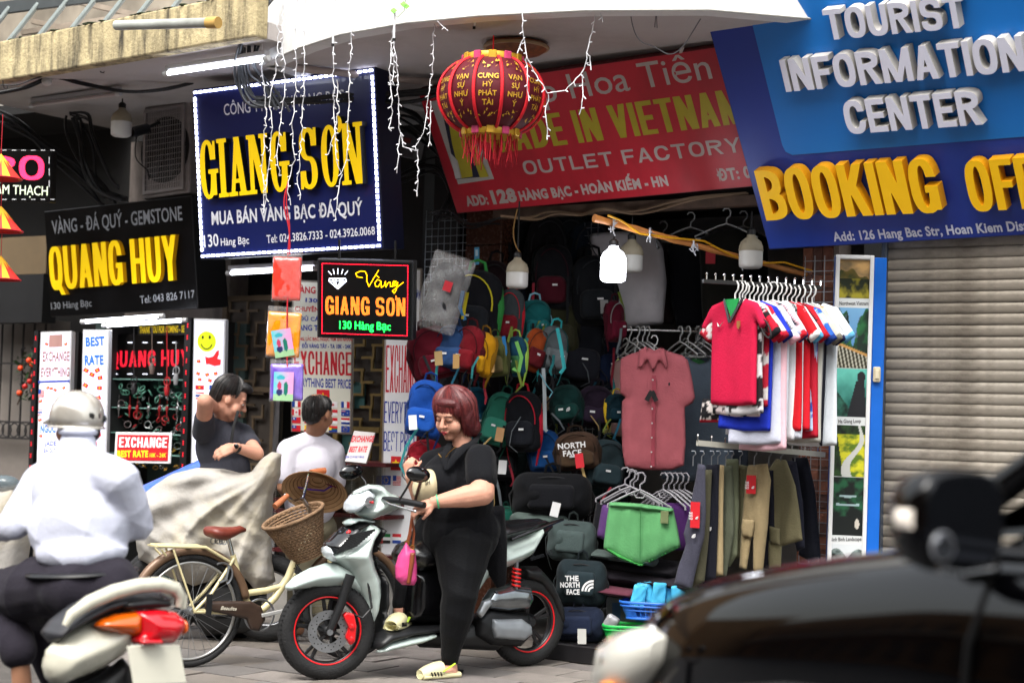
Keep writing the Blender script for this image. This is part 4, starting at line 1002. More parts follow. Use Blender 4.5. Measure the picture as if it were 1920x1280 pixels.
# counter showcase of shop 130 behind the bicycle
t = thing('showcase','low glass counter with red shelf edges behind the bicycle','showcase',FM); tt = -.75
a0,a1 = S(515,900,tt),S(722,900,tt); mb = MB()
for py_ in (868,944,965,1040):
    z = fp(640,py_,tt)[2]; sbox(mb,a0,a1,tt,tt+.35,z-.012,z+.012)
mb.build('shelf_edge',mat('dark_red_wood','#4a1416',.4,var=.2),t)
z = fp(640,868,tt)[2]; mb = MB(); sbox(mb,a0,a1,tt+.35,tt+.37,0,z); mb.build('back_panel',mat('gilt_back','#6d5f45',.5,var=.5,vs=20),t)
mb = MB(); sbox(mb,a0+.01,a1-.01,tt+.01,tt+.34,0,.42); mb.build('cabinet_base',mat('pale_cab','#b5b0a8',.6,var=.2,vs=8),t)
mb = MB(); sbox(mb,a0,a1,tt-.006,tt-.001,.55,z-.01); mb.build('glass',mat('case_glass','#e8fff8',.03,trans=1.0,var=0,alpha=.25),t)
mb = MB()
for x_ in (518,660,700): s_ = S(x_,900,tt-.01); dots_along([(s_,.3),(s_,1.0)],.014,.004,mb,tt-.01)
mb.build('bead_chain',silv,t)
t = thing('post','chrome studded post behind the balding man','post',FM); a = S(512,800,-.5); z = fp(512,752,-.5)[2]; mb = MB(); sbox(mb,a,a+.05,-.5,-.46,0,1.95); mb.build('upright',mat('chrome','#c8c8c8',.12,metal=1,var=0),t)
# ---- landscape poster column
pc = [(1568,479),(1639,478),(1623,1075),(1549,1072)]
t,pl,w_,h_ = board('light_box','tall white landscape poster box with blue side beside the shutter','light box',pc,9.45,R(6),mat('poster_white','#dfe2e2',.4,var=.04),.1,mat('poster_blue','#0e62c4',.4,var=.06),.0)
mb = MB()
for sx in (-1,1): mb.box((sx*(w_/2-.012),-.009,0),(.022,.018,h_))
mb.box((0,-.0085,h_/2-.011),(w_-.046,.017,.022)); mb.build('frame',paint('#e2e2e2'),t,bevel=.003)
mb = MB(); mb.box((w_/2+.035,.052,-.01),(.068,.1,h_)); mb.build('blue_side',mat('poster_blue','#0e62c4'),t,bevel=.003)
mb = MB(); u,v = pl.uv(1648,702); mb.box((w_/2+.03,-.01,v),(.04,.03,.085)); s_ = mb.build('switch',paint('#cfc2a4',.5),t,bevel=.008,seg=2); mb = MB(); mb.box((w_/2+.03,-.029,v),(.02,.01,.05)); mb.build('rocker',paint('#d8cdb2',.5),s_,bevel=.003)
def fbm(x,y,seed,oc=5,f=3.0):
    o = 0; rs = np.random.RandomState(seed)
    for k in range(oc):
        a = rs.uniform(0,6.28,4); q = f*2**k; o = o+(np.sin(x*q*1.7+a[0]+1.3*np.sin(y*q+a[1]))+np.sin(y*q*1.9+a[2]+1.1*np.sin(x*q*1.3+a[3])))*.5/2**k
    return o*.5+.5
def mixc(a,b,t): return np.array(a)[None]*(1-t[:,None])+np.array(b)[None]*t[:,None]
H = lambda h: np.array(lin(h))
def ls1(u,v):
    n_ = fbm(u*1.5,v,3); c = mixc(H('#16200a'),H('#a59a28'),np.clip((n_-.35)*2.2*(v < .6)+.0,0,1)); sky_ = mixc(H('#c9a066'),H('#77664a'),np.clip(fbm(u,v*2,4),0,1)); ridge = .62+.12*np.sin(u*5)+.05*np.sin(u*17); k = (v > ridge)[:,None]
    c = np.where(k,sky_,c); return np.where(((v > .5) & (v < ridge))[:,None],mixc(H('#2e3a1a'),H('#6b5a22'),fbm(u*2,v*2,8)),c)
def ls2(u,v):
    ridge = .95-.55*np.exp(-((u-.52)/.13)**2)+.05*np.sin(u*23); c = mixc(H('#0b2418'),H('#256a3a'),np.clip(fbm(u*2,v*2,5)*1.5-.4,0,1)); rock = fbm(u*3,v*1.2,6) > .62; c = np.where(rock[:,None] & (v > .5)[:,None],H('#51606a'),c)
    c = np.where((v > ridge)[:,None],mixc(H('#2c62a8'),H('#7ab0d8'),v),c); br = np.abs(v-(.42-.22*u)) < .025; c = np.where(br[:,None],H('#b98a4a'),c); low = (v < .40-.22*u)
    return np.where(low[:,None],np.where((np.sin(u*60+v*22) > .4)[:,None],H('#b3b0a0'),H('#33301f')),c)
def ls3(u,v):
    c = mixc(H('#0f5a50'),H('#5fb8a8'),np.clip(v*1.3+fbm(u,v,7)*.5-.5,0,1)); c = np.where((v < .35+.25*np.sin(u*4+2))[:,None],mixc(H('#0c2a22'),H('#2f6a58'),fbm(u*3,v*3,9)),c)
    p = (((u-.78)/.12)**2+((v-.83)/.12)**2 < 1) | ((np.abs(u-.72-.1*(v-.4)) < .22*(1-v)+.06) & (v < .75)); return np.where(p[:,None],H('#15161c'),c)
def ls4(u,v):
    c = mixc(H('#59761c'),H('#d4cf2a'),np.clip(fbm(u*2,v*4,10)*1.7-.3,0,1)); c = np.where(((u < .35-.25*v) | (v > .82))[:,None],mixc(H('#0d1c0c'),H('#2c4a22'),fbm(u*3,v*3,12)),c)
    r_ = np.abs(u-(.45+.4*v-.12*np.sin(v*7))) < .11*(1.1-v)+.02; return np.where(r_[:,None],H('#c8c9c4'),c)
def ls5(u,v):
    c = mixc(H('#06100e'),H('#1f5a3a'),np.clip(fbm(u*2,v*3,13)*1.6-.5,0,1)); roof = (np.abs(v-.67-.12*(u-.5)**2) < .02) & (np.abs(u-.5) < .25) | (np.abs(v-.52-.1*(u-.5)**2) < .02) & (np.abs(u-.5) < .33)
    c = np.where(roof[:,None],H('#9db4b8'),c); c = np.where((v < .33)[:,None],H('#08100f'),c); b = ((u-.78)**2*2+(v-.2)**2 < .008); return np.where(b[:,None],H('#c9c2b5'),c)
def ls6(u,v):
    m_ = v < .5+.35*np.abs(np.sin(u*5+.5)); return np.where(m_[:,None],mixc(H('#3c4a48'),H('#93a19e'),fbm(u*3,v*3,14)),H('#d5dadc'))
for (y0,y1,fn,nm) in ((487,559,ls1,0),(577,690,ls2,0),(691,781,ls3,0),(797,893,ls4,0),(894,1003,ls5,0),(1020,1072,ls6,0)):
    ym = (y0+y1)/2; xc = 1603-(ym-480)*.0295; u0 = pl.uv(xc-33,ym)[0]; u1 = pl.uv(xc+33,ym)[0]; za = pl.uv(xc,y1)[1]; zb_ = pl.uv(xc,y0)[1]
    print_panel('picture',u1-u0,zb_-za,fn,t,Matrix.Translation(((u0+u1)/2,-.004,(za+zb_)/2)),44,66)
lettering(pl,'Northwest Vietnam',(1574,572),(1628,572),7,km,t,bold=.01,y=-.005); lettering(pl,'Ha Giang Loop',(1572,793),(1614,792),7,km,t,bold=.01,y=-.005); lettering(pl,'Ninh Binh Landscape',(1556,1014),(1615,1013),7,km,t,bold=.01,y=-.005)
# ================================================================== GOODS AND FIXTURES
def Z(k,pts):
    """points read off the enlarged views of the photograph"""
    ox,oy = {1: (0,0),2: (480,0),3: (960,0),4: (1440,0),5: (0,427),6: (480,427),7: (960,427),8: (1440,427),9: (0,854),10: (480,854),11: (960,854),12: (1440,854)}[k]
    return [(ox+x/3,oy+y/3) for x,y in pts]
def spx(name,pts,pl,thick,s,mats,parent,**k):
    return soft(name,[pl.uv(*p) for p in pts],thick,s,mats,parent,**k)
def pfr(px,py,d,yaw=0.0,roll=0.0): return Matrix.Translation(P(px,py,d)) @ Matrix.Rotation(-R(yaw),4,'Z') @ Matrix.Rotation(R(roll),4,'Y')
# --- backpacks ---------------------------------------------------------
def rrect(w_,h_,r_,top=None,n=6,taper=0.0):
    out = []; rt = top or r_
    for cx,cz,r2,a0 in ((w_/2-taper,h_/2,rt,0),(-w_/2+taper,h_/2,rt,90),(-w_/2,-h_/2,r_,180),(w_/2,-h_/2,r_,270)):
        sx,sz = (1 if cx > 0 else -1),(1 if cz > 0 else -1)
        for i in range(n+1): a = R(a0+90*i/n); out.append((cx-sx*r2+r2*math.cos(a),cz-sz*r2+r2*math.sin(a)))
    return out
webb = mat('webbing','#121214',.8,bump=.3); zipm = mat('zip','#2a2a2c',.4,metal=.4)
_B = {}
def bag_meshes(kind):
    if kind in _B: return _B[kind]
    dm = cloth('#555555'); r = {}
    def grab(o): me = o.data; bpy.data.objects.remove(o); return me
    if kind == 'duffel':
        r['body'] = grab(soft('body',rrect(.52,.3,.1),.13,.012,dm,edge=.11,wr=.03,seed=4,fx=18,fz=18,flat=.7)); ph = (.3,.15,-.03)
        r['pocket'] = grab(soft('pocket',rrect(.3,.16,.03),.03,.012,dm,edge=.03,wr=.006,seed=6,flat=.8))
    else:
        sd = {'a': 3,'b': 8,'c': 13}[kind]; w_,h_ = {'a': (.3,.44),'b': (.26,.40),'c': (.28,.38)}[kind]
        r['body'] = grab(soft('body',rrect(w_,h_,.06,.12),.075,.012,dm,edge=.07,wr=.026,seed=sd,fx=20,fz=15,flat=.6))
        r['pocket'] = grab(soft('pocket',rrect(w_*.78,h_*.42,.04,.06 if kind != 'b' else .03),.035,.012,dm,edge=.03,wr=.012,seed=sd+1,flat=.7,fx=26,fz=20))
    w_,h_ = {'a': (.3,.44),'b': (.26,.40),'c': (.28,.38),'duffel': (.52,.3)}[kind]
    mb = MB(); mb.tube([(-.05,.0,h_/2-.01),(-.04,-.01,h_/2+.045),(0,-.015,h_/2+.06),(.04,-.01,h_/2+.045),(.05,0,h_/2-.01)],.009,6,flat=.5); r['handle'] = mb.mesh('handle',[webb],smooth=60)
    mb = MB(); ar = [(w_*.42*math.cos(a),-.085-.008*0,h_*.02+h_*.40*math.sin(a)) for a in np.linspace(R(-10),R(190),16)]
    ar = [(x,-.055-.03*(1-abs(x)/(w_*.5)),z) for x,_,z in ar]; mb.tube(ar,.0045,5); r['zip'] = mb.mesh('zip',[zipm],smooth=60)
    for q,sx in (('strap_l',-1),('strap_r',1)):
        mb = MB(); mb.tube([(sx*.06,.05,h_*.42),(sx*(w_*.42),.02,h_*.30),(sx*(w_*.53),-.01,0),(sx*(w_*.5),.0,-h_*.3),(sx*w_*.40,-.01,-h_*.62),(sx*w_*.36,.0,-h_*.72)],[.02,.024,.022,.014,.01,.008],6,flat=.3); r[q] = mb.mesh('strap',[webb],smooth=60)
    mb = MB(); mb.box((0,0,0),(.05,.002,.085)); r['tag'] = mb.mesh('price_tag',[paint('#c8c4bc',.7)])
    _B[kind] = r; return r
ACC = ('#16171a','#101114','#2c2d31','#5c6266','#1b4a5c','#6b7a35','#101114','#7d2430','#2a7074','#a0895a','#1a1b1e')
LG = mat('logo_white','#d8d8d8',.6)
def quarter_logo(w_):
    """three quarter-round bands, the printed emblem"""
    mb = MB()
    for k in range(3):
        r0,r1 = w_*(.3+.26*k),w_*(.46+.26*k); n = 10
        o_ = [(r1*math.cos(R(a)),r1*math.sin(R(a))) for a in np.linspace(90,180,n)]; i_ = [(r0*math.cos(R(a)),r0*math.sin(R(a))) for a in np.linspace(180,90,n)]
        mb.prism(o_+i_,-.001,.001)
    return mb
def bag(px,py,hpx,wpx,d,yaw,roll,kind,c1,c2,label,c3='#121214',tagc=None,words=None,group='backpacks hung for sale on the clothes shop wall',logo=False,zc_='#2a2a2c'):
    if 'dim' not in label: c1,c2 = [('#%02x%02x%02x' % tuple(int(int(c[i:i+2],16)*.86) for i in (1,3,5))) for c in (c1,c2)]
    h_ = hpx*d/FPX; w_ = wpx*d/FPX; bw,bh = {'a': (.3,.44),'b': (.26,.40),'c': (.28,.38),'duffel': (.52,.3)}[kind]
    ca = max(.45,abs(math.cos(R(yaw)))); M_ = pfr(px,py,d,yaw,roll)
    t = thing('backpack' if kind != 'duffel' else 'duffel_bag',label,'backpack' if kind != 'duffel' else 'duffel bag',M_,group)
    me = bag_meshes(kind); sx,sz = w_/bw/ca,h_/bh; sy = min(sx,sz)*1.0; S_ = Matrix.Diagonal((sx,sy,sz,1))
    put('body',me['body'],S_,t,[cloth(c1)]); put('pocket',me['pocket'],S_ @ Matrix.Translation((0,-.075 if kind != 'duffel' else -.12,-bh*.2 if kind != 'duffel' else 0)),t,[cloth(c2)])
    put('handle',me['handle'],S_,t,[cloth(c3)]); put('zip',me['zip'],S_,t,[cloth(zc_)]); put('strap',me['strap_l'],S_,t,[cloth(c3)]); put('strap',me['strap_r'],S_,t,[cloth(c3)])
    if kind != 'duffel':
        for q in range(NR.randint(1,4)):
            x0 = NR.uniform(-.5,.5)*w_; z0 = NR.uniform(-.45,.1)*h_; L_ = NR.uniform(.12,.3); b_ = NR.uniform(-.05,.05); mb = MB(); mb.tube([(x0,-.09,z0),(x0+b_,-.12,z0-L_*.4),(x0+b_*1.5,-.11,z0-L_*.8),(x0+b_*.3,-.11,z0-L_)],[.009,.009,.009,.006],5,flat=.3)
            mb.build('webbing_end',cloth(ACC[NR.randint(len(ACC))] if 'dim' not in label else '#1a1b1e'),t,smooth=60)
    if 'dim' not in label and kind != 'duffel': mb = MB(); mb.box((NR.uniform(-.03,.03),-.118*sy,-bh*.13*sz),(.04*sx,.003,.012)); mb.build('label_patch',LG,t)
    if tagc: put('price_tag',me['tag'],Matrix.Translation((NR.uniform(-.06,.06),-.15,-h_*.25)) @ Matrix.Rotation(R(NR.uniform(-15,15)),4,'Y'),t,[paint(tagc,.7)])
    if logo:
        y = -.135 if kind != 'duffel' else -.165; quarter_logo(.035*sx).build('emblem',LG,t,Matrix.Translation((.03,y*sy,-bh*.2*sz)))
    if words:
        v,polys,a,b = text_chars(words[0],.02)
        lines = words
        for li,wd in enumerate(lines):
            v,polys,a,b = text_chars(wd,.03); k = w_*ca*.0+(.30*sx*.62)/(b-a) if kind != 'duffel' else .2/(b-a); k = min(k,h_*.2); mb = []
            me2 = bpy.data.meshes.new('words'); me2.from_pydata([(-.02-b*k/2+p[0]*k,(-.178)*sy,.02-li*k*.95+p[1]*k) for p in v],[],[f for g in polys.values() for f in g]); me2.materials.append(LG); put('words',me2,None,t)
    return t
BK = [
 (890,575,125,85,10.5,25,8,'a','#16171c','#22262c','black backpack with green and yellow trim right of the plastic wrapped bag','#2f7a3a',None,'#c4b52a'),
 (812,662,92,78,10.3,-10,-8,'c','#6b1426','#74182b','maroon backpack just right of the exchange poster','#3a0d18',None,'#3a0d18'),
 (848,652,80,58,10.25,20,6,'b','#2c4a78','#355587','slate blue backpack between the maroon and dark red ones','#1b2c4a','#9b8256','#1b2c4a'),
 (880,655,82,46,10.2,40,8,'b','#7a1420','#861824','dark red slim backpack beside the yellow one','#3d0c12','#a5824e','#3d0c12'),
 (905,664,76,38,10.2,45,6,'b','#c48a0c','#cf9714','yellow slim backpack hanging on the shop front','#6b4c0a',None,'#5a3f0a'),
 (932,668,70,38,10.3,30,-6,'c','#5a5f35','#7a6f4a','small olive backpack with beige pocket right of the yellow one','#33361f','#a58250','#33361f'),
 (799,766,98,62,10.1,18,8,'a','#14479c','#1a52ad','bright blue backpack with a white tag left of the woman','#0c2a60','#d5d5d5','#0a2350'),
 (890,775,90,50,10.6,-25,-5,'a','#1e5f7d','#2a6f8d','steel blue backpack half hidden behind the woman with red hair','#123a4d',None,'#123a4d'),
 (936,785,92,50,10.5,10,8,'a','#2f7d68','#388b75','sea green backpack right of the woman with red hair','#1b4a3e','#a07a52','#1b4a3e'),
 (796,852,52,55,10.3,20,-12,'c','#a31a2c','#b02235','small bright red bag behind the shoulder of the woman','#60101a',None,'#60101a'),
 (957,592,92,42,10.5,20,4,'a','#3c4448','#7d1a26','grey backpack with red edges below the left ceiling bulb','#a01c28',None,'#a01c28'),
 (1003,600,70,52,10.6,-20,6,'c','#146265','#1c7074','teal backpack left of the black bags near the front','#6f9fb0',None,'#0b3b3d'),
 (967,668,70,36,10.4,30,-8,'b','#1d4c66','#4a8a5a','small blue backpack with green pocket and dangling straps','#8fb54a',None,'#0e2a3a'),
 (1002,655,76,34,10.45,-35,14,'b','#a5491f','#6b1a22','narrow orange backpack with maroon pocket','#2a6f6a',None,'#40201a'),
 (1036,655,82,44,10.5,-30,16,'b','#5d6468','#7d868a','light grey backpack with turquoise trim in the strap tangle','#2fa0a5',None,'#17494b'),
 (1037,520,112,62,10.9,10,3,'a','#14151a','#4d1220','black backpack with dark red centre hung high at the back','#101014',None,'#30101a'),
 (1010,495,90,48,11.2,-15,-3,'a','#17181b','#1d1f22','plain black backpack hung highest beside the wire grid','#0c0c0e',None,'#0c0c0e'),
 (1114,545,120,74,10.9,-10,0,'a','#15181d','#1f2227','large black backpack with square grey patch left of the lit bulb','#0d0e11','#8f8f8f','#26282c'),
 (1152,602,72,30,10.7,-40,-8,'b','#5a0f24','#6e152e','thin wine red bag at the right edge of the bags','#380a16',None,'#8a8a8a'),
 (981,790,104,58,10.45,25,5,'a','#13151b','#1a1d24','black backpack with red piping right of the sea green one','#a0182a',None,'#a0182a'),
 (1062,757,66,52,10.5,10,0,'c','#0f3330','#153f3b','dark green backpack with a white emblem','#0a201e',None,'#0a201e'),
 (1116,762,72,58,10.55,-8,0,'c','#241828','#2b1f31','dark plum backpack with a tiny white label','#120c14',None,'#120c14'),
 (1156,765,50,38,10.5,-25,-6,'c','#0f2c36','#133643','small dark teal pouch with yellow strap next to the pink shirt','#c4a224','#b08a55','#0a1c22'),
 (1082,845,66,72,10.3,8,-4,'c','#4a3629','#54402f','brown backpack lettered NORTH FACE with a red tag','#221810','#c41f2c','#221810'),
 (1136,870,84,60,10.35,-18,6,'a','#27363b','#2d3e44','dark slate backpack beside the hem of the pink shirt','#141c1f',None,'#141c1f'),
 (1092,655,130,74,10.95,-6,0,'a','#191b22','#23252d','long black backpack in the middle of the dark bags','#0e0f13',None,'#0e0f13'),
 (1136,665,120,50,11.0,-20,0,'a','#0f1a33','#15223f','dark navy backpack left of the pink shirt shoulder','#0b1224',None,'#0b1224'),
 (1056,610,96,50,10.9,12,0,'a','#33321f','#3b3a28','dark olive backpack behind the teal one','#1c1b12',None,'#1c1b12'),
 (1020,845,72,52,10.5,10,0,'a','#12437d','#1a4f8d','royal blue backpack low between the black and brown ones','#0b2848',None,'#0b2848'),
 (945,855,70,40,10.6,0,0,'a','#24262a','#2d3034','charcoal backpack at the elbow of the woman','#17181b','#c8c8c8','#17181b'),
 (1030,740,60,50,10.9,0,0,'c','#1a1c1e','#222527','black bag above the royal blue one, among the straps','#3c8f9a','#6f5a3c','#17181b'),
 (1080,480,80,60,11.3,12,0,'c','#101216','#181a1e','black bag hung high behind the large black backpack','#0a0a0c',None,'#0a0a0c'),
 (860,730,70,60,10.7,-5,3,'c','#1a1b20','#24252a','black backpack just above the hair of the woman','#101013',None,'#101013'),
 (925,600,100,55,10.8,5,5,'a','#17181c','#202126','black backpack behind the grey and red one','#101013',None,'#c0c030'),
 (1150,700,70,40,11.0,0,0,'c','#141a28','#1c2230','dark navy bag under the wine red one','#0c0f18',None,'#0c0f18'),
]
for (px,py,hp,wp,d,yw,rl,kd,c1,c2,lb,c3,tg,zz) in BK:
    hp *= 1.1; wp *= 1.15; rl += NR.uniform(-9,9)
    bag(px,py,hp,wp,d,yw,rl,kd,c1,c2,lb,c3,tg,['NORTH','FACE'] if 'NORTH' in lb else None,logo='emblem' in lb,zc_=zz)
# the dim back row, hung close together against the wall
rs = np.random.RandomState(77); dk_ = ['#0e0f12','#121419','#17181c','#101722','#1a1612','#0f1a1a','#1d1014','#141214']
HUE = {'#0e0f12': 'jet black','#121419': 'blue black','#17181c': 'charcoal','#101722': 'dark navy','#1a1612': 'brown black','#0f1a1a': 'green black','#1d1014': 'dark burgundy','#141214': 'soft black'}
for r_,y in enumerate((470,545,620,695,770,845,905)):
    for c_ in range(7):
        x = 905+c_*40+(r_ % 2)*18+rs.uniform(-5,5)
        if x > 1165 or (r_ == 0 and c_ < 2): continue
        c1 = dk_[rs.randint(8)]; row = ('highest','second','third','fourth','fifth','sixth','lowest')[r_]
        bag(x,y,rs.uniform(108,132),rs.uniform(66,82),11.15+rs.uniform(-.1,.1),rs.uniform(-25,25),rs.uniform(-8,8),'abc'[rs.randint(3)],c1,dk_[rs.randint(8)],'%s backpack in the %s dim back row, %s from the pillar' % (HUE[c1],row,('first','second','third','fourth','fifth','sixth','seventh')[c_]),'#0b0c0e',('#8d8a84' if rs.rand() < .15 else None),group='backpacks in the dim back rows')
# loose straps hanging in the tangle: each a strap thing of its own colour
for (pts,c,lb) in (([(1019,690),(1021,740),(1022,805),(1026,808)],'#8d9498','long pale grey strap hanging straight down among the backpacks'),([(968,640),(978,670),(972,700),(962,690)],'#6fae5a','green strap loop left of the orange backpack'),([(1012,700),(1025,722),(1036,735),(1030,745)],'#6fb3c4','light blue strap with a curl near the pale strap'),([(1045,615),(1052,650),(1058,690),(1050,700)],'#38a0a5','turquoise strap on the right side of the strap tangle'),([(944,630),(948,660),(940,690)],'#2d6fa3','blue strap left in the strap tangle'),([(868,545),(862,575),(872,600)],'#3a80b8','blue strap on the black trimmed backpack'),([(876,548),(870,580),(868,598)],'#c9b92a','yellow strap beside the blue strap')):
    mb = MB(); mb.tube([P(x,y,10.25) for x,y in pts],.011,6,flat=.3); tag(mb.build('strap',cloth(c),smooth=60),lb,'strap')
# --- plastic wrapped bag
plast = mat('clear_wrap','#ffffff',.12,alpha=.16,var=0,spec=1.0,bump=1.0,bs=20)
t = thing('wrapped_backpack','dark backpack in a clear plastic wrap with a red label','backpack',pfr(832,548,10.15,10,17)); pl = Plane(t.matrix_world)
soft('body',rrect(.2,.36,.04,.08),.07,.012,cloth('#2a2a2e'),t,edge=.07,wr=.012,seed=9)
soft('wrap',rrect(.27,.47,.02,.03),.095,.012,plast,t,edge=.05,wr=.03,seed=12,fx=30,fz=18)
mb = MB(); mb.box((.035,-.102,.04),(.05,.003,.06)); mb.build('red_label',paint('#b01828',.5),t)
# --- travel bags on the floor
bag(1035,930,88,150,10.2,5,0,'duffel','#0d0e12','#14151a','black travel bag with a white tag above the grey duffel','#0a0a0c','#cfcfcf',group='travel bags low in the clothes shop')
bag(1072,1014,78,92,10.0,12,3,'duffel','#43504f','#4c5a59','grey duffel bag behind the scooter seat','#1d2323',None,group='travel bags low in the clothes shop')
bag(1010,980,40,110,10.15,5,0,'duffel','#55625e','#5d6a66','grey green bag lying behind the scooter rear grip','#2b3230',None,group='travel bags low in the clothes shop')
t = bag(1090,1092,86,96,9.85,10,2,'duffel','#1f2b2f','#26343a','dark slate duffel printed THE NORTH FACE behind the rear wheel','#141b1e',None,group='travel bags low in the clothes shop')
pl = Plane(t.matrix_world)
for tx,x0,x1,y in (('THE',1067,1092,1084),('NORTH',1058,1094,1096),('FACE',1070,1094,1109)): lettering(pl,tx,(x0,y),(x1,y),10,LG,t,bold=.04,y=-.165)
u,v = pl.uv(1112,1109,-.165); q = quarter_logo(.068); q.v = [(x+u,y-.165,z+v) for x,y,z in q.v]; q.build('emblem',LG,t)
bag(1086,1170,66,96,9.8,15,-3,'duffel','#1a2236','#1f283f','navy soft bag on the shop floor right of the rear wheel','#10151f','#b5b5b0',group='travel bags low in the clothes shop')
bag(948,968,40,50,10.3,5,0,'duffel','#0e4a3c','#125646','dark green bag behind the back of the woman','#0a2e26',None,group='travel bags low in the clothes shop')
# --- wire grids
wm = mat('wire_chrome','#8b8f93',.4,metal=.8,var=.1)
def grid(px0,px1,py0,py1,t_,c,lb):
    a,_,z1 = fp(px0,py0,t_); b,_,z0 = fp(px1,py1,t_); t = thing('wire_grid',lb,'wire grid',FM); mb = MB(); mb2 = MB()
    n = int((b-a)/c); 
    for i in range(n+1): mb.bar((a+i*c,t_,z0),(a+i*c,t_,z1),.004)
    for j in range(int((z1-z0)/c)+1): mb2.bar((a,t_-.004,z0+j*c),(b,t_-.004,z0+j*c),.004)
    tag(mb.build('upright_wires',wm,t),kind='stuff'); tag(mb2.build('cross_wires',wm,t),kind='stuff'); return t
grid(940,1110,425,980,.28,.05,'wire grid the backpacks hang on, at the left of the clothes shop')
grid(800,868,395,700,-.12,.05,'wire grid on the pillar beside the hanging LED sign')
grid(1510,1556,480,1060,-.05,.06,'wire grid right of the jerseys in front of the tiled pillar')
# --- shirts, trousers, shorts --------------------------------------------
hangm = mat('white_plastic','#d4d4d2',.4,var=.03); hangg = mat('grey_plastic','#8d8b90',.45,var=.03)
def hanger_mesh(w_=.40):
    mb = MB(); mb.tube([(.0,0,.0),(0,0,.03),(.022,0,.05),(.026,0,.075),(.012,0,.095),(-.012,0,.095),(-.024,0,.08)],.0045,6)
    mb.tube([(0,0,0),(-.06,0,-.02),(-w_/2,0,-.085),(-w_/2+.01,0,-.1),(0,0,-.1),(w_/2-.01,0,-.1),(w_/2,0,-.085),(.06,0,-.02)],.0055,6,closed=True); return mb.mesh('hanger',[hangm],smooth=60)
HG = hanger_mesh(); HGS = hanger_mesh(.3)
def shirt_outline(W_=.40,L_=.66,sl=.20,neck=.075,drop=.04,flare=0.0):
    r_ = [(neck,.0),(W_/2,-drop),(W_/2+sl*.62,-drop-sl*.78),(W_/2+sl*.28,-drop-sl*1.0),(W_/2-.01,-drop-sl*.62),(W_/2+flare,-L_),(0,-L_-.01)]
    return r_+[(-x,z) for x,z in r_[-2::-1]]+[(-neck*.6,-.03),(0,-.05),(neck*.6,-.03)]
# pink polo on the wall, seen nearly square on
m = pfr(1230,660,10.35,12,1.0); t = thing('shirt','salmon pink short sleeved polo shirt hanging at the shop entrance','shirt',m); pl = Plane(m)
pk = cloth('#b9646c'); o = Z(7,[(770,672),(740,690),(655,712),(612,735),(606,800),(608,930),(640,955),(618,975),(615,1100),(622,1290),(640,1345),(760,1362),(900,1362),(968,1335),(978,1200),(972,1010),(990,1000),(1015,985),(1030,955),(1012,840),(990,745),(960,718),(870,690),(840,672),(800,690)])
spx('shirt_cloth',o,pl,   .034,.008,pk,t,edge=.06,wr=.012,seed=21,fx=20,fz=2.2,flat=.6)
spx('collar',Z(7,[(765,668),(722,690),(715,785),(742,788),(765,735),(800,815),(835,740),(875,800),(882,770),(870,692),(845,668),(840,700),(768,700)]),pl,.012,.009,pk,t,edge=.01,wr=.002,curve=lambda x,z: np.full_like(x,-.062))
mb = MB(); u,v = pl.uv(*Z(7,[(800,830)])[0],-.06); u2,v2 = pl.uv(*Z(7,[(792,1340)])[0],-.06); mb.bar((u,-.064,v),(u2,-.058,v2),.022,.004); mb.build('placket',cloth('#a54a56'),t)
for k in range(7): q = pl.uv(1224-.5*k,712+k*27,-.066); mb = MB(); mb.lathe([(.005,-.003),(.005,0)],8,(q[0],-.066,q[1]),'y'); mb.build('button',hangm,t)
mb = MB(); u,v = pl.uv(1231,667,-.05); mb.box((u,-.052,v),(.07,.003,.022)); mb.build('neck_label',blk,t)
mb = MB(); u,v = pl.uv(1222,742,-.07)
for a in (-1,1): mb.bar((u,-.075,v+.03),(u+a*.03,-.078,v-.03),.028,.003,up=(0,1,0))
mb.build('black_tag',blk,t); mb = MB(); u,v = pl.uv(1255,720,-.06); mb.ball((u,-.066,v),(.006,.002,.011),8,6); mb.build('chest_emblem',blk,t)
u,v = pl.uv(1225,655,-.03); put('hanger',HG,Matrix.Translation((u,.0,v-.01)) @ Matrix.Diagonal((.8,1,1,1)),t,[hangm])
# grey shirts behind the polo
for (dx,d,c,lb,yw) in ((1312,10.75,'#56616e','slate grey shirt right behind the pink polo shirt',20),(1345,11.1,'#454c58','darker grey shirt behind the red jersey',28)):
    m = pfr(dx,668,d,yw,0); t = thing('shirt',lb,'shirt',m); soft('shirt_cloth',shirt_outline(.46,.78,.22),.04,.014,cloth(c),t,edge=.05,wr=.012,seed=int(dx),fx=15,fz=3); put('hanger',HG,Matrix.Translation((0,0,.02)),t,[hangg])
for i,(dx,d,c,lb) in enumerate(((1172,10.9,'#c4c080','pale yellow garment edge left of the polo shirt'),(1190,10.8,'#b58f8a','dusty pink shirt edge behind the polo shirt shoulder'),(1285,11.0,'#3f7d4c','green and black shirt top behind the polo shirt'))):
    m = pfr(dx,668,d,50,0); t = thing('shirt',lb,'shirt',m); soft('shirt_cloth',shirt_outline(.4,.5,.18),.03,.02,cloth(c),t,wr=.01,seed=i+50); put('hanger',HG,Matrix.Translation((0,0,.02)),t,[hangm])
mb = MB(); mb.tube([P(1160,618,10.9),P(1350,622,10.9)],.011,8); tag(mb.build('clothes_rail',mat('chrome','#c8c8c8',.12,metal=1,var=0),smooth=60),'chrome clothes rail above the pink polo shirt','rail')
for k,x in enumerate((1180,1195,1205,1214,1275,1290,1308,1320)):
    o = put('hanger',HG,pfr(x,640,10.9-.03*(k % 3),62,0)); tag(o,'empty white hanger on the rail over the pink polo shirt','hanger','hangers on the rail over the polo shirt')
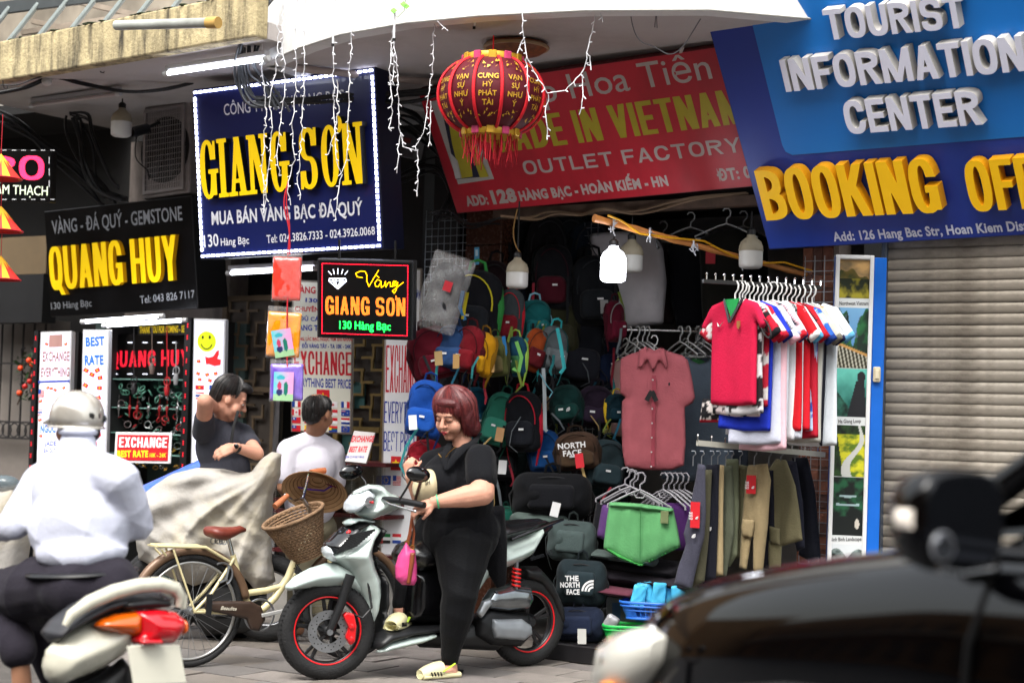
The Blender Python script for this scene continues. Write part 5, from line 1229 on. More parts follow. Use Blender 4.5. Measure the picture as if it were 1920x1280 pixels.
# pale shirt and dark jackets high inside
m = pfr(1180,520,11.0,10,0); t = thing('shirt','pale grey oversized shirt hung high behind the lit bulb','shirt',m); pl = Plane(m)
spx('shirt_cloth',Z(7,[(440,30),(640,20),(800,30),(850,120),(870,300),(850,540),(640,560),(610,560),(560,500),(480,470),(430,300)]),pl,.05,.02,cloth('#b9b5b8'),t,wr=.015,seed=31)
for i,(pts,d,c,lb) in enumerate((([(880,100),(960,30),(1080,20),(1110,130),(1100,400),(1080,560),(930,560),(890,400)],11.2,'#15161b','black jacket hung high left of the right hand bulb'),([(1050,60),(1150,10),(1290,0),(1330,80),(1320,380),(1230,500),(1070,520)],10.9,'#1d1c18','black and olive jacket with a red label hung high'),([(790,80),(850,70),(900,200),(910,540),(840,540),(800,300)],11.4,'#5d4f50','dull pink garment edge between pale shirt and black jacket'),([(1230,20),(1340,10),(1439,60),(1439,300),(1200,560),(1150,400)],11.3,'#101116','black jacket behind the jersey rail'))):
    m = pfr(1240,520,d,10,0); t = thing('jacket',lb,'jacket',m); pl = Plane(m); spx('jacket_cloth',Z(7,pts),pl,.07,.02,cloth(c),t,wr=.02,seed=40+i)
    if 'red label' in lb: u,v = pl.uv(*Z(7,[(1117,165)])[0],-.09); mb = MB(); mb.box((u,-.1,v),(.06,.004,.085)); mb.build('red_label',paint('#b01828',.5),t)
    put('hanger',HG,Matrix.Translation((pl.uv(*Z(7,[(sum(p[0] for p in pts)/len(pts),min(p[1] for p in pts))])[0])[0],0,pl.uv(*Z(7,[(900,min(p[1] for p in pts))])[0])[1]+.03)),t,[hangm])
# --- jerseys on their rail
rail0 = P(1318,527,9.0); rdir = Vector((math.cos(R(16)),math.sin(R(16)),0)); 
t = thing('clothes_rail','black hook rail with football jerseys hanging from it','rail'); mb = MB(); mb.bar(rail0,rail0+rdir*.68,.028,.02); mb.build('rail',mat('black_steel','#141414',.6),t)
for k in range(14): q = rail0+rdir*(.02+k*.051); mb = MB(); mb.tube([q+Vector((0,0,.01)),q+Vector((0,0,.035))],.004,5); mb.ball(q+Vector((0,0,.04)),.007,6,5); mb.build('peg',mat('chrome','#c8c8c8',.12,metal=1,var=0),t)
def jfn(body,sleeve,cuff,stripe=None,pat=None,seed=0,side=None):
    B2,S2,C2 = H(body),H(sleeve),H(cuff)
    def f(x,z):
        n = len(x); c = np.repeat(B2[None],n,0); sl = (np.abs(x) > .185) & (z > -.26); c[sl] = S2
        if pat:
            k = fbm(x*9,z*9,seed,4,2.0) > .55; c[k & (z < -.02)] = H(pat)
        if side: c[(np.abs(x) > .15) & (z < -.2)] = H(side)
        if stripe: c[(np.abs(np.abs(x)-.10-.9*(-z-.0)) < .012) & (z > -.14)] = H(stripe)
        e = (np.abs(x)*.78-z*1.0*.0) > 9; cf = sl & ((np.abs(x)*.62-z*.78) > .29); c[cf] = C2
        return c
    return f
JR = [('#b8143c','#b8143c','#14121a',None,None,None,'crimson football jersey with green and black collar, frontmost on the rail',0),
 ('#c9c6c8','#b0142c','#17171c',None,'#20181c',None,'jersey patterned in black and white just behind the crimson one',.0),
 ('#16161a','#16161a','#b0142c',None,'#c8b8b8',None,'black jersey with pale camouflage blotches third on the rail',0),
 ('#c8c2c0','#c4bcbc','#a01428',None,'#a81a30',None,'white jersey with red blotches before the royal blue one',0),
 ('#1b2fa8','#1b2fa8','#101c6a',None,None,None,'royal blue jersey without trim',0),
 ('#b9bccb','#b9bccb','#8d92a5',None,None,None,'pale lavender white jersey right of the royal blue one',0),
 ('#d0d0d6','#d0d0d6','#e0a8b4','#20242c',None,None,'white jersey with pink cuffs and dark shoulder stripe',0),
 ('#d9aeb8','#d9aeb8','#c01c2c','#20242c',None,None,'pale pink jersey with red cuffs and black badge',0),
 ('#ccd0d8','#ccd0d8','#1a2a5a',None,None,None,'white jersey with navy striped cuffs in the middle of the rail',0),
 ('#d4d4d8','#d4d4d8','#17181d','#141418',None,None,'white jersey with three black shoulder stripes',0),
 ('#b81420','#b81420','#e0e0e0',None,None,None,'red jersey with white cuff edge right of the striped white one',0),
 ('#c8ccd6','#c8ccd6','#4f9ac0',None,None,None,'white jersey with sky blue cuffs between the two red ones',0),
 ('#c01826','#c01826','#9a1020','#141418',None,None,'bright red jersey with black shoulder stripe',0),
 ('#a8182c','#b01a38','#2a1a3a',None,None,None,'deep red jersey with dark cuffs',0),
 ('#2a5ab0','#2a5ab0','#16347a',None,'#a8c0e0',None,'blue jersey with pale marbled print',0),
 ('#a8a69e','#b5b2a6','#6a665c',None,None,None,'greyish cream jersey third from the right end',0),
 ('#d6d6da','#d6d6da','#1b1c3c','#a8885a',None,'#14151f','white jersey with tan and navy trim second from the right end',0),
 ('#c6ccd2','#c6ccd2','#5a9cc4',None,None,None,'white jersey with blue cuffs, last at the right end',0)]
cm_ = CLOTHPRINT(); pos = [.12,.17,.20,.23,.28,.33,.38,.43,.48,.54,.60,.65,.70,.75,.80,.86,.92,.98]
for k,(bc,sc,cc,st_,pt_,sd_,lb,_) in enumerate(JR):
    q = rail0+rdir*((.30+(pos[k]-.12)*.84)*.62)+Vector((0,0,-.085)); q += Vector((0,-.0,NR.uniform(-.012,.006)))
    m = Matrix.Translation(q) @ Matrix.Rotation(-R((60 if k == 0 else 44)+NR.uniform(-8,8)),4,'Z') @ Matrix.Rotation(R(NR.uniform(-3,3)),4,'Y')
    t = thing('jersey',lb,'jersey',m,'football jerseys on the hook rail'); L_ = (.62 if k < 4 else .78)+NR.uniform(-.05,.07)
    o = shirt_outline(.36,L_,.21,.075,.035,-.005) if k else shirt_outline(.39,.60,.155,.08,.03,-.005)
    o = [(x*.93,z*.93) for x,z in o]
    soft('shirt_cloth',o,.018 if k else .024,.010,cm_,t,edge=.03,wr=.012,seed=60+k,fx=20,fz=2.5,flat=.7,colfn=jfn(bc,sc,cc,st_,pt_,k,sd_))
    put('hanger',HGS,Matrix.Translation((0,0,.0)),t,[hangm])
    if k == 0:
        mb = MB()
        for s_ in (-1,1): mb.bar((s_*.075,-.012,.002),(0,-.036,-.125),.016,.006,up=(0,1,0))
        mb.build('collar',blk,t); mb = MB(); mb.prism([(-.06,0),(.06,0),(0,-.11)],-.022,-.018); mb.build('green_lining',cloth('#1f8a45'),t)
        for s_ in (-1,1): mb = MB(); mb.torus(.05,.006,(s_*.255,-.012,-.165),n=16,k=5); mb.v = [(s_*.26+(x-s_*.255)*.6+(z+.165)*.55*s_*-1,y,z) for x,y,z in mb.v]; mb.build('cuff_band',blk if s_ > 0 else blk,t)
        mb = MB(); mb.tube([(-.10,-.036,-.125),(-.085,-.036,-.145),(-.05,-.036,-.12)],[.002,.007,.001],5,flat=.4); mb.build('chest_mark',hangm,t)
        mb = MB(); mb.prism([(.06,-.12),(.085,-.12),(.085,-.15),(.0725,-.165),(.06,-.15)],-.038,-.034); mb.build('crest',paint('#8d5a2a',.5),t)
t = thing('shorts','black shorts with white flecks and red hem under the crimson jersey','shorts',pfr(1362,765,9.15,40,0))
soft('shorts_cloth',[(-.15,.05),(.15,.05),(.17,-.08),(.0,-.075),(-.17,-.08)],.03,.01,cm_,t,wr=.01,seed=3,colfn=lambda x,z: np.where((z < -.062)[:,None],H('#b0142c'),np.where((fbm(x*14,z*14,5,4) > .62)[:,None],H('#bdb4b0'),H('#141316'))))
# --- trousers on the lower rail
r0,r1 = P(1308,830,9.15),P(1545,852,9.55); t = thing('clothes_rail','pale hook rail with trousers below the jerseys','rail'); mb = MB(); mb.bar(r0,r1,.026,.03); mb.build('rail',paint('#9c9a90',.5),t)
for k in range(10): q = r0.lerp(r1,k/9.5); mb = MB(); mb.tube([q+Vector((0,0,.01)),q+Vector((0,0,.035))],.004,5); mb.ball(q+Vector((0,0,.04)),.007,6,5); mb.build('peg',mat('chrome','#c8c8c8',.12,metal=1,var=0),t)
TR = [([(1308,868),(1325,872),(1324,960),(1319,1010),(1296,1104),(1264,1096),(1285,1020),(1281,1000),(1293,950)],9.55,'#3c3c48','slate grey trousers with a red tag, frontmost on the lower rail'),
 ([(1316,880),(1330,880),(1326,1000),(1320,1090),(1300,1102),(1305,1050),(1310,960)],9.62,'#474536','dark olive trousers behind the slate grey pair'),
 ([(1328,870),(1347,870),(1344,960),(1340,1085),(1321,1094),(1324,1000)],9.66,'#15161f','black trousers with a white emblem left of the beige pair'),
 ([(1343,870),(1355,872),(1353,1078),(1336,1080),(1342,960)],9.7,'#9c8a68','narrow beige trousers between black and sage pairs'),
 ([(1354,872),(1370,872),(1373,1000),(1362,1080),(1350,1083),(1354,960)],9.74,'#4c5042','grey sage trousers left of the long olive pair'),
 ([(1364,860),(1380,860),(1382,950),(1380,1040),(1368,1063),(1359,1058),(1364,960)],9.78,'#5f6450','sage trousers with a pinned waist'),
 ([(1377,868),(1398,873),(1400,960),(1394,1047),(1379,1046),(1376,960)],9.82,'#5a5842','olive trousers left of the khaki cargo pair'),
 ([(1404,872),(1434,868),(1439,900),(1434,980),(1426,1071),(1414,1073),(1413,985),(1404,1068),(1391,1064),(1395,980),(1399,925)],9.7,'#8d7d5e','khaki cargo trousers with a red tag'),
 ([(1434,878),(1450,880),(1452,1000),(1443,1068),(1428,1062)],9.9,'#191922','black trousers right of the khaki cargo pair'),
 ([(1443,885),(1456,860),(1472,862),(1486,910),(1496,1012),(1464,1024),(1463,1064),(1447,1066),(1445,960)],9.85,'#6b654c','wide olive khaki trousers near the right end'),
 ([(1468,862),(1492,864),(1502,940),(1506,1026),(1494,1034),(1480,960)],9.98,'#22232e','charcoal trousers behind the wide olive pair'),
 ([(1490,858),(1513,856),(1524,920),(1532,1046),(1518,1054),(1500,1040),(1500,940)],10.02,'#14161f','blue black trousers at the right end of the lower rail')]
redtag = paint('#b3141f',.5)
for k,(pts,d,c,lb) in enumerate(TR):
    d = 9.2+(d-9.55)*.75; cx = sum(p[0] for p in pts)/len(pts); pts = [(cx+(x-cx)*(1.3 if k else 1.0),y) for x,y in pts]; m = pfr(cx,960,d,30,0); t = thing('trousers',lb,'trousers',m,'trousers on the lower rail'); pl = Plane(m)
    spx('trouser_cloth',pts,pl,.022,.008,cloth(c),t,edge=.03,wr=.016,seed=80+k,fx=34,fz=5,flat=.6)
    mb = MB(); u,v = pl.uv(cx,866); mb.tube([(u,0,v-.02),(u,0,v+.03),(u+.015,0,v+.045),(u+.01,0,v+.06),(u-.01,0,v+.06)],.003,5); mb.build('clip_hook',wm,t)
    if 'red tag' in lb:
        x_,y_,h2 = (1304,965,48) if k == 0 else (1409,908,34); a,b = pl.uv(x_-9,y_,-.04),pl.uv(x_+9,y_-h2/2,-.04); c2 = pl.uv(x_,y_+h2/2,-.04)
        mb = MB(); mb.box(((a[0]+b[0])/2,-.042,(b[1]+c2[1])/2),(b[0]-a[0],.002,b[1]-c2[1])); mb.build('red_tag',redtag,t)
        for q,wd in enumerate(('THE','NORTH','FACE')): lettering(pl,wd,(x_-6,y_-2+q*5),(x_+1,y_-2+q*5),4,LG,t,bold=.02,y=-.045)
        u,v = pl.uv(x_+5,y_+8,-.045); q_ = quarter_logo(.016); q_.v = [(x+u,y-.045,z+v) for x,y,z in q_.v]; q_.build('emblem',LG,t)
    if k in (0,2):
        x_,y_ = ((1304,1008),(1334,995))[k > 0]; u,v = pl.uv(x_,y_,-.035); q_ = quarter_logo(.022); q_.v = [(x+u,y-.036,z+v) for x,y,z in q_.v]; q_.build('emblem',LG,t)
    if k == 7: spx('cargo_pocket',[(1396,972),(1418,974),(1418,988),(1414,1008),(1396,1004),(1393,988)],pl,.012,.008,cloth(c),t,edge=.02,wr=.002,curve=lambda x,z: np.full_like(x,-.03))
    if k == 9: spx('cargo_pocket',[(1446,985),(1466,990),(1466,1022),(1447,1016)],pl,.012,.008,cloth(c),t,edge=.02,wr=.002,curve=lambda x,z: np.full_like(x,-.03))
# --- green shorts
m = pfr(1203,1000,9.75,6,1); t = thing('shorts','bright green running shorts on a grey hanger','shorts',m); pl = Plane(m)
gc = cloth('#599661'); o = Z(11,[(548,262),(640,270),(720,274),(885,296),(908,302),(930,400),(948,500),(942,515),(830,570),(730,618),(716,618),(610,585),(518,525),(515,505),(530,380)])
spx('shorts_cloth',o,pl,.045,.009,gc,t,edge=.05,wr=.014,seed=5,fx=22,fz=5,flat=.6)
mb = MB(); a,b = pl.uv(1201,952,-.05),pl.uv(1200,1058,-.05); mb.bar((a[0],-.052,a[1]),(b[0],-.046,b[1]),.003,.006); mb.build('centre_seam',cloth('#2f7038'),t)
spx('waistband',Z(11,[(548,258),(720,268),(908,296),(908,325),(720,302),(545,290)]),pl,.055,.008,gc,t,edge=.02,wr=.004,fx=60,seed=2)
spx('hem',Z(11,[(517,500),(600,548),(716,604),(733,604),(840,552),(946,496),(949,512),(840,568),(733,620),(716,620),(600,575),(518,520)]),pl,.055,.008,cloth('#3d8f45'),t,edge=.02,wr=.004)
mb = MB(); u,v = pl.uv(*Z(11,[(858,345)])[0],-.05); mb.box((u,-.062,v),(.045,.004,.07)); mb.build('grey_tag',cloth('#6f7a55'),t,bevel=.002)
def clip_hanger(t,pl,x,y,w_,y0,m_): # hook above and wide arms
    u,v = pl.uv(x,y); s_ = w_*pl_m(pl); mb = MB()
    mb.tube([(u,y0,v),(u,y0,v+.03),(u+.024,y0,v+.05),(u+.028,y0,v+.08),(u+.01,y0,v+.1),(u-.016,y0,v+.095),(u-.022,y0,v+.085)],.0055,6)
    mb.tube([(u,y0,v),(u-.05,y0,v-.02),(u-s_/2,y0,v-.09),(u-s_/2,y0,v-.11)],.007,6); mb.tube([(u,y0,v),(u+.05,y0,v-.02),(u+s_/2,y0,v-.09),(u+s_/2,y0,v-.11)],.007,6)
    mb.tube([(u-.04,y0,v-.015),(u-.02,y0,v-.045),(u+.02,y0,v-.045),(u+.04,y0,v-.015)],.005,6); return mb.build('hanger',m_,t,smooth=60)
def pl_m(pl): return (pl.m.translation-CO).dot(CF)/FPX
clip_hanger(t,pl,1200,918,118,0,hangg)
for k,(x,y) in enumerate(((1182,912),(1172,908),(1188,914))):
    m = pfr(x,y,9.9+.06*k,20,0); t = thing('shorts',['purple shorts edge behind the left side of the green shorts','black shorts hidden behind the green shorts','dark violet shorts directly behind the green shorts'][k],'shorts',m); pl = Plane(m)
    clip_hanger(t,pl,x,y,112,0,hangg); soft('shorts_cloth',[(-.17,-.11),(.17,-.11),(.2,-.3),(.02,-.36),(0,-.33),(-.02,-.36),(-.2,-.3)],.03,.015,cloth(('#5a3a70','#17171c','#34204a')[k]),t,wr=.01,seed=k)
m = pfr(1278,990,9.95,15,0); t = thing('skirt','deep purple garment hanging right of the green shorts','skirt',m); pl = Plane(m)
spx('skirt_cloth',[(1240,942),(1300,942),(1304,960),(1306,1030),(1262,1032),(1250,980)],pl,.03,.01,cloth('#3f1f52'),t,wr=.012,seed=8,fx=30)
for k,x in enumerate((1244,1254,1264,1274,1284)):
    m = pfr(x,905,10.0+.03*k,40,0); t = thing('hanger','empty grey hanger in the bunch right of the green shorts','hanger',m,'grey hangers in the bunch'); pl = Plane(m); clip_hanger(t,pl,x,918,100,0,hangg)
# heap of folded black clothes under the shorts, basket, boxes
for k,(x,y,w_,h_,c,lb) in enumerate(((1190,1060,.62,.12,'#1d1c20','heap of folded black clothes under the green shorts'),(1200,1085,.7,.12,'#262228','lower layer of folded dark clothes behind the blue basket'),(1172,1045,.4,.06,'#4a5552','folded grey green cloth on the black heap'),(1150,1108,.3,.06,'#5a2f3c','folded dull pink cloth left of the cardboard box'))):
    t = thing('folded_clothes',lb,'clothes',pfr(x,y,10.0-.05*k,20,4)); soft('cloth',rrect(w_,h_,.03),.18,.015,cloth(c),t,edge=.1,wr=.02,seed=90+k,fx=12,fz=30)
def basket(px,py,d,w_,h_,dp,c,lb,yaw=15):
    t = thing('basket',lb,'basket',pfr(px,py,d,yaw,0)); bm_ = mat('plastic_'+c.strip('#'),c,.35,var=.05,spec=.6)
    fl = .8
    mb = MB(); n = 12
    def rim(z,k): return [(x*k,y*k,z) for x,y in ring(28,w_/2,dp/2,5)]
    mb.tube(rim(h_/2,1.0),.008,6,closed=True); mb.tube(rim(h_/2-.02,.985),.005,6,closed=True); mb.tube(rim(-h_/2,fl),.007,6,closed=True); mb.tube(rim(0,.9),.004,6,closed=True); mb.build('rim',bm_,t,smooth=60)
    mb = MB(); a = rim(h_/2,1); b = rim(-h_/2,fl)
    for i in range(28):
        for q in range(3):
            f_ = q/3; A_ = Vector(a[i]).lerp(Vector(a[(i+1) % 28]),f_); B_ = Vector(b[i]).lerp(Vector(b[(i+1) % 28]),f_); mb.bar(A_,B_,.005,.004)
    tag(mb.build('wall_ribs',bm_,t),kind='stuff'); mb = MB(); mb.box((0,0,-h_/2),(w_*fl*.95,dp*fl*.95,.006)); mb.build('base',bm_,t); return t
basket(1228,1142,9.75,.38,.09,.28,'#2f6fd0','blue plastic basket heaped with light blue packets')
for k,(x,y,r_) in enumerate(((1198,1118,12),(1210,1112,-8),(1224,1118,20),(1236,1113,5),(1250,1116,-12),(1262,1112,14),(1272,1118,-4))):
    t = thing('packet','light blue paper packet, %s from left in the blue basket' % ('first','second','third','fourth','fifth','sixth','seventh')[k],'packet',pfr(x,y,9.72+.05*(k % 3),20*(k % 3)-20,r_),'light blue packets in the basket'); soft('packet_body',rrect(.09,.13,.01),.012,.008,mat('sky_packet','#4bb4dc',.4,var=.1,bump=.3),t,edge=.03,wr=.008,seed=k,fx=60,fz=40)
basket(1180,1188,9.72,.30,.10,.22,'#18b04a','bright green plastic basket on the shop step',5)
t = thing('packet','silvery plastic packet in the green basket','packet',pfr(1145,1168,9.72,10,30)); soft('packet_body',rrect(.08,.1,.02),.02,.01,mat('foil','#a5a5a8',.2,metal=.4),t,wr=.01,fx=50)
t = thing('cardboard_box','printed white cardboard box behind the blue basket','box',pfr(1178,1150,9.95,12,0)); mb = MB(); mb.box((0,.1,0),(.26,.2,.18)); mb.build('carton',mat('carton_print','#8d8a90',.7,var=.15,vs=10),t,bevel=.003)
mb = MB()
for s_ in (-1,1): mb.box((s_*.07,-.002,.0),(.05,.002,.12))
mb.build('printed_mark',paint('#5d74a5',.6),t); mb = MB(); mb.box((.02,.1,.098),(.3,.14,.004),Matrix.Rotation(R(12),3,'Y')); mb.build('flap',mat('kraft','#8a6a48',.8),t)
t = thing('cardboard_sheet','flattened brown cardboard on the step by the rear wheel','cardboard',W(S(1120,1220,-.3),-.3,.012)); soft_ = MB(); soft_.box((0,0,0),(.34,.16,.006),Matrix.Rotation(R(-25),3,'Z')); soft_.build('sheet',mat('kraft','#8a6a48',.8),t)
# --- bamboo pole and bulbs
t = thing('bamboo_pole','bamboo pole with a yellow cable slanting out over the jerseys','pole'); a,b = P(1114,409,9.3),P(1545,524,10.1); bam = mat('bamboo','#b5763c',.5,var=.25,vs=8)
mb = MB(); n = 6; pts = [a.lerp(b,i/24) for i in range(25)]; rs_ = [.0185+(.004 if i % 4 == 0 else 0)-(i*.0002) for i in range(25)]; mb.tube(pts,rs_,10); mb.build('cane',bam,t,smooth=40)
mb = MB(); pts = [P(x,y,9.25+(x-1114)/431*.8) for x,y in ((1140,404),(1165,414),(1200,438),(1260,446),(1320,452),(1370,478),(1420,494),(1470,492),(1545,515))]; mb.tube(pts,.006,6); mb.build('cable',paint('#c8900c',.5),t,smooth=60)
tw = mat('bag_twine','#b9bcc4',.3,alpha=.8)
for (x,y,d) in ((1150,422,9.35),(1391,487,9.8),(1218,440,9.45),(1300,462,9.6)):
    mb = MB(); rs = np.random.RandomState(int(x))
    for q in range(6): p0 = P(x,y,d); mb.tube([p0+Vector(rs.normal(size=3))*.012+Vector((0,0,.01)),p0+Vector(rs.normal(size=3))*.015,p0+Vector((rs.normal()*.014,-.02,-.035+rs.normal()*.012))],.0035,5)
    mb.torus(.024,.005,tuple(P(x,y-3,d)),'x',14,5); mb.build('tie',tw,t)
bulbw = mat('bulb_glass_off','#bdbcb8',.35,var=.05); bulbb = mat('bulb_base','#8f8672',.5,var=.15); lampon = mat('bulb_lit','#f2f6ff',.3,emit=9,var=0)
def bulb(px,py,d,hpx,lb,lit_=False,ribs=True,cord=None):
    s_ = hpx*d/FPX; t = thing('light_bulb',lb,'light bulb',P(px,py,d)); r_ = .33*s_
    mb = MB(); mb.lathe([(.0,-.5*s_),(r_*.75,-.49*s_),(r_*.97,-.44*s_),(r_,-.36*s_),(r_,-.02*s_)],24); mb.build('diffuser',lampon if lit_ else bulbw,t,smooth=50)
    mb = MB(); mb.lathe([(r_*1.02,-.02*s_),(r_*1.0,.12*s_),(r_*.8,.26*s_),(r_*.38,.38*s_),(r_*.32,.46*s_)],24)
    if ribs:
        for q in range(16): a = q*math.pi/8; mb.bar((r_*1.0*math.cos(a),r_*math.sin(a),0),(r_*.8*math.cos(a),r_*.8*math.sin(a),.24*s_),r_*.12)
    mb.build('base',lampon if lit_ else bulbb,t,smooth=50)
    mb = MB(); mb.lathe([(r_*.36,.44*s_),(r_*.38,.56*s_),(r_*.2,.62*s_)],14); mb.tube([(0,0,.6*s_),(0,0,.6*s_+(cord or .1))],.005,6); mb.build('socket',blk,t,smooth=50)
bulb(1150,493,9.35,72,'lit white bulb hanging from the bamboo pole',True,False,.02); bulb(1184,478,10.2,66,'unlit bulb right behind the lit one'); bulb(970,510,10.0,62,'unlit beige bulb in front of the backpacks',cord=.3); bulb(1408,470,9.7,68,'unlit beige bulb under the red sign near the blue sign',cord=.1)
bulb(228,228,11.4,58,'white bulb hanging left of the air conditioner',cord=.03)
# --- lantern
lc = P(922,182,8.95); t = thing('lantern','large red silk lantern with gold lettering and tassels','lantern',lc); RW,RH = .285,.205
silk = mat('lantern_silk','#520c18',.6,var=.25,vs=10,spec=.3); redrib = mat('lantern_rib','#c81020',.7,var=.05); goldm = mat('lantern_gold','#c79a2a',.4,metal=.3); pinkb = mat('lantern_pink','#c43a6a',.6,var=.4,vs=30)
prof = [(RW*math.cos(R(a))**.75,RH*math.sin(R(a))) for a in range(-64,65,8)]
mb = MB(); mb.lathe([(r_*.97,z) for r_,z in prof],48,cap=False); mb.build('silk',silk,t,smooth=180)
for k in range(12):
    a = math.pi*2*k/12+.2; mb = MB(); mb.tube([(r_*math.cos(a),r_*math.sin(a),z) for r_,z in prof],.009,6); mb.build('rib',redrib,t,smooth=60)
rt = prof[-1][0]
for z,s_ in ((RH*.93,1),(-RH*.93,-1)):
    mb = MB(); mb.lathe([(rt*.98,z-.022),(rt*1.04,z),(rt*.96,z+.024)],24)
    tag(mb.build('collar',goldm,t,smooth=50))
    for q in range(12):
        a = q*math.pi/6; mb = MB(); mb.box((rt*1.03*math.cos(a),rt*1.03*math.sin(a),z),(.012,.042,.05),Matrix.Rotation(a,3,'Z')); mb.build('ruffle',(pinkb,goldm)[q % 2],t,bevel=.004)
def warp(v,k,z0,sc):
    out = []
    for p in v:
        z = z0+p[1]*sc; rr = RW*max(.05,(1-(z/RH)**2*.82))**.38*1.0; a = k+p[0]*sc/rr; out.append((rr*.99*math.cos(a),rr*.99*math.sin(a),z))
    return out
for k in range(12):
    am = math.pi*2*(k+.5)/12+.2
    if math.sin(am) > .25: continue
    words = (('CUNG',.045),('HỶ',.0),('PHÁT',-.045),('TÀI',-.09)) if k % 2 == 0 else (('VẠN',.045),('SỰ',0),('NHƯ',-.045),('Ý',-.09))
    vs,fs = [],[]
    for wd,z0 in words:
        v,polys,a,b = text_chars(wd,.015,res=2); v = v.copy(); v[:,0] -= (a+b)/2; o_ = len(vs); vs += warp(v,am,z0,.038); fs += [tuple(o_+i for i in f) for g in polys.values() for f in g]
    me = bpy.data.meshes.new('gold_words'); me.from_pydata(vs,[],fs); me.materials.append(goldm); put('gold_words',me,None,t)
    mb = MB(); rs = np.random.RandomState(k)
    for q in range(16):
        x,y = rs.uniform(-1.1,1.1),rs.choice([rs.uniform(2.0,3.0),rs.uniform(-3.2,-2.4)]); b_ = [(x,y,0),(x+rs.uniform(.1,.4),y+rs.uniform(-.2,.3),0),(x+rs.uniform(0,.3),y+rs.uniform(.1,.4),0)]; w2 = warp(b_,am,0,.048); mb.add(w2,[(0,1,2)])
    mb.build('gold_flecks',goldm,t)
mb = MB(); rs = np.random.RandomState(9)
for q in range(70):
    a = rs.uniform(0,6.28); r_ = rt*rs.uniform(.4,1.05); L_ = rs.uniform(.09,.17); mb.tube([(r_*math.cos(a),r_*math.sin(a),-RH-.0),(r_*math.cos(a)+rs.normal()*.004,r_*math.sin(a),-RH-L_*.5),(r_*math.cos(a)+rs.normal()*.008,r_*math.sin(a),-RH-L_)],.0025,4)
tag(mb.build('tassel',mat('tassel_red','#a80f20',.8),t),kind='stuff')
mb = MB(); mb.tube([(0,0,RH),(0,0,RH+.12)],.004,6); mb.build('cord',redrib,t)
q = gp(968,90,3.41); t = thing('ceiling_disc','round brown and gold plate fixed under the canopy above the lantern','ceiling fixture',q); mb = MB(); mb.lathe([(.17,.02),(.18,.0),(.14,-.03),(.0,-.035)],32); mb.build('plate',mat('brown_gold','#7d4a2c',.5,var=.5,vs=30),t,smooth=50); mb = MB(); mb.torus(.175,.01,(0,0,0),'z',32,6); mb.build('rim',mat('rim_tan','#a58a6a',.5),t,smooth=60)
# --- tubes of light
tubem = mat('tube_lit','#eef2ff',.3,emit=6,var=0); tubed = mat('tube_off','#b5a8a6',.3,var=0)
def tube_light(a,b,lb,m_,r_=.013,fix=True):
    t = thing('tube_light',lb,'tube light'); mb = MB(); mb.tube([a,b],r_,10); mb.build('tube',m_,t,smooth=60)
    mb = MB(); d = (b-a).normalized()
    for q in (a,b): mb.tube([q-d*.02,q+d*.02],r_*1.25,10)
    mb.build('end_cap',paint('#c9c9c9',.4),t,smooth=60)
    if fix: mb = MB(); mb.bar(a+Vector((0,.02,.035)),b+Vector((0,.02,.035)),.045,.03); mb.build('batten',paint('#a5a3a5',.5),t,bevel=.003)
tube_light(P(312,138,10.4),P(500,110,9.88),'lit fluorescent tube above the navy sign',tubem); tube_light(P(60,198,11.9),P(222,176,11.3),'unlit tube lamp on the soffit at the left',tubed)
tube_light(P(430,512,11.2),P(592,503,10.8),'lit tube under the navy sign',tubem); tube_light(P(157,603,11.7),P(303,592,11.5),'longer upper lit tube over the showcase',tubem,fix=False); tube_light(P(197,610,11.8),P(346,600,11.6),'lower lit tube over the showcase',tubem,fix=False)
t = thing('pvc_pipe','open ended grey plastic pipe jutting along the balcony edge','pipe'); a,b = P(218,48,10.2),P(402,43,9.75); mb = MB(); d = (b-a).normalized()
mb.tube([a,b],.03,16,cap=False); mb.tube([a,b],.026,16,cap=False); mb.build('pipe',paint('#a5a8a2',.5,stain='#5c5a50'),t,smooth=60); mb = MB(); mb.tube([b-d*.05,b+d*.03],.034,14); mb.build('tape',mat('old_tape','#b5904e',.8),t,smooth=60); mb = MB(); mb.tube([a+d*.03,a+d*.04],.025,14); mb.build('dark_inside',blk,t)
# ladder lying along the balcony
t = thing('ladder','aluminium ladder lying on its side above the left balcony','ladder'); al = mat('aluminium','#8d9694',.4,metal=.5,var=.08)
a,b = P(-60,24,12.3),P(420,-38,11.2); mb = MB(); mb.bar(a,b,.03,.09); mb.build('side_rail',mat('aluminium_dark','#4d5152',.4,metal=.6),t,bevel=.004)
off_ = P(-35,125,10.7)-P(50,18,10.7); mb = MB(); mb.bar(a+off_,b+off_,.03,.07); mb.build('side_rail',al,t,bevel=.004)
for k in range(9): q = a.lerp(b,.06+k*.118); mb = MB(); mb.bar(q,q+off_,.04,.028); mb.build('rung',al,t,bevel=.006)
# --- air conditioner, camera, hooks, cables
m,w_,h_ = fit_rect([(272,205),(350,193),(350,356),(268,370)],12.0,YAW); t = thing('air_conditioner','grey outdoor air conditioner unit behind the navy sign','air conditioner',m)
acm = mat('ac_case','#928a88',.6,var=.15,stain='#5a5350'); mb = MB(); mb.box((.01,.13,0),(w_+.04,.26,h_+.04)); mb.build('casing',acm,t,bevel=.015,seg=2)
mb = MB(); mb.lathe([(.0,-.002),(.235,-.002),(.235,-.004)],32,axis='y'); mb.build('fan_opening',blk,t)
for k in range(5):
    a = k*R(72); mb = MB(); mb.prism([(.04*math.cos(a),.04*math.sin(a)),(.21*math.cos(a),.21*math.sin(a)),(.2*math.cos(a+.6),.2*math.sin(a+.6)),(.04*math.cos(a+.9),.04*math.sin(a+.9))],-.009,-.006); mb.build('fan_blade',mat('fan_grey','#2c2c30',.5),t)
mb = MB()
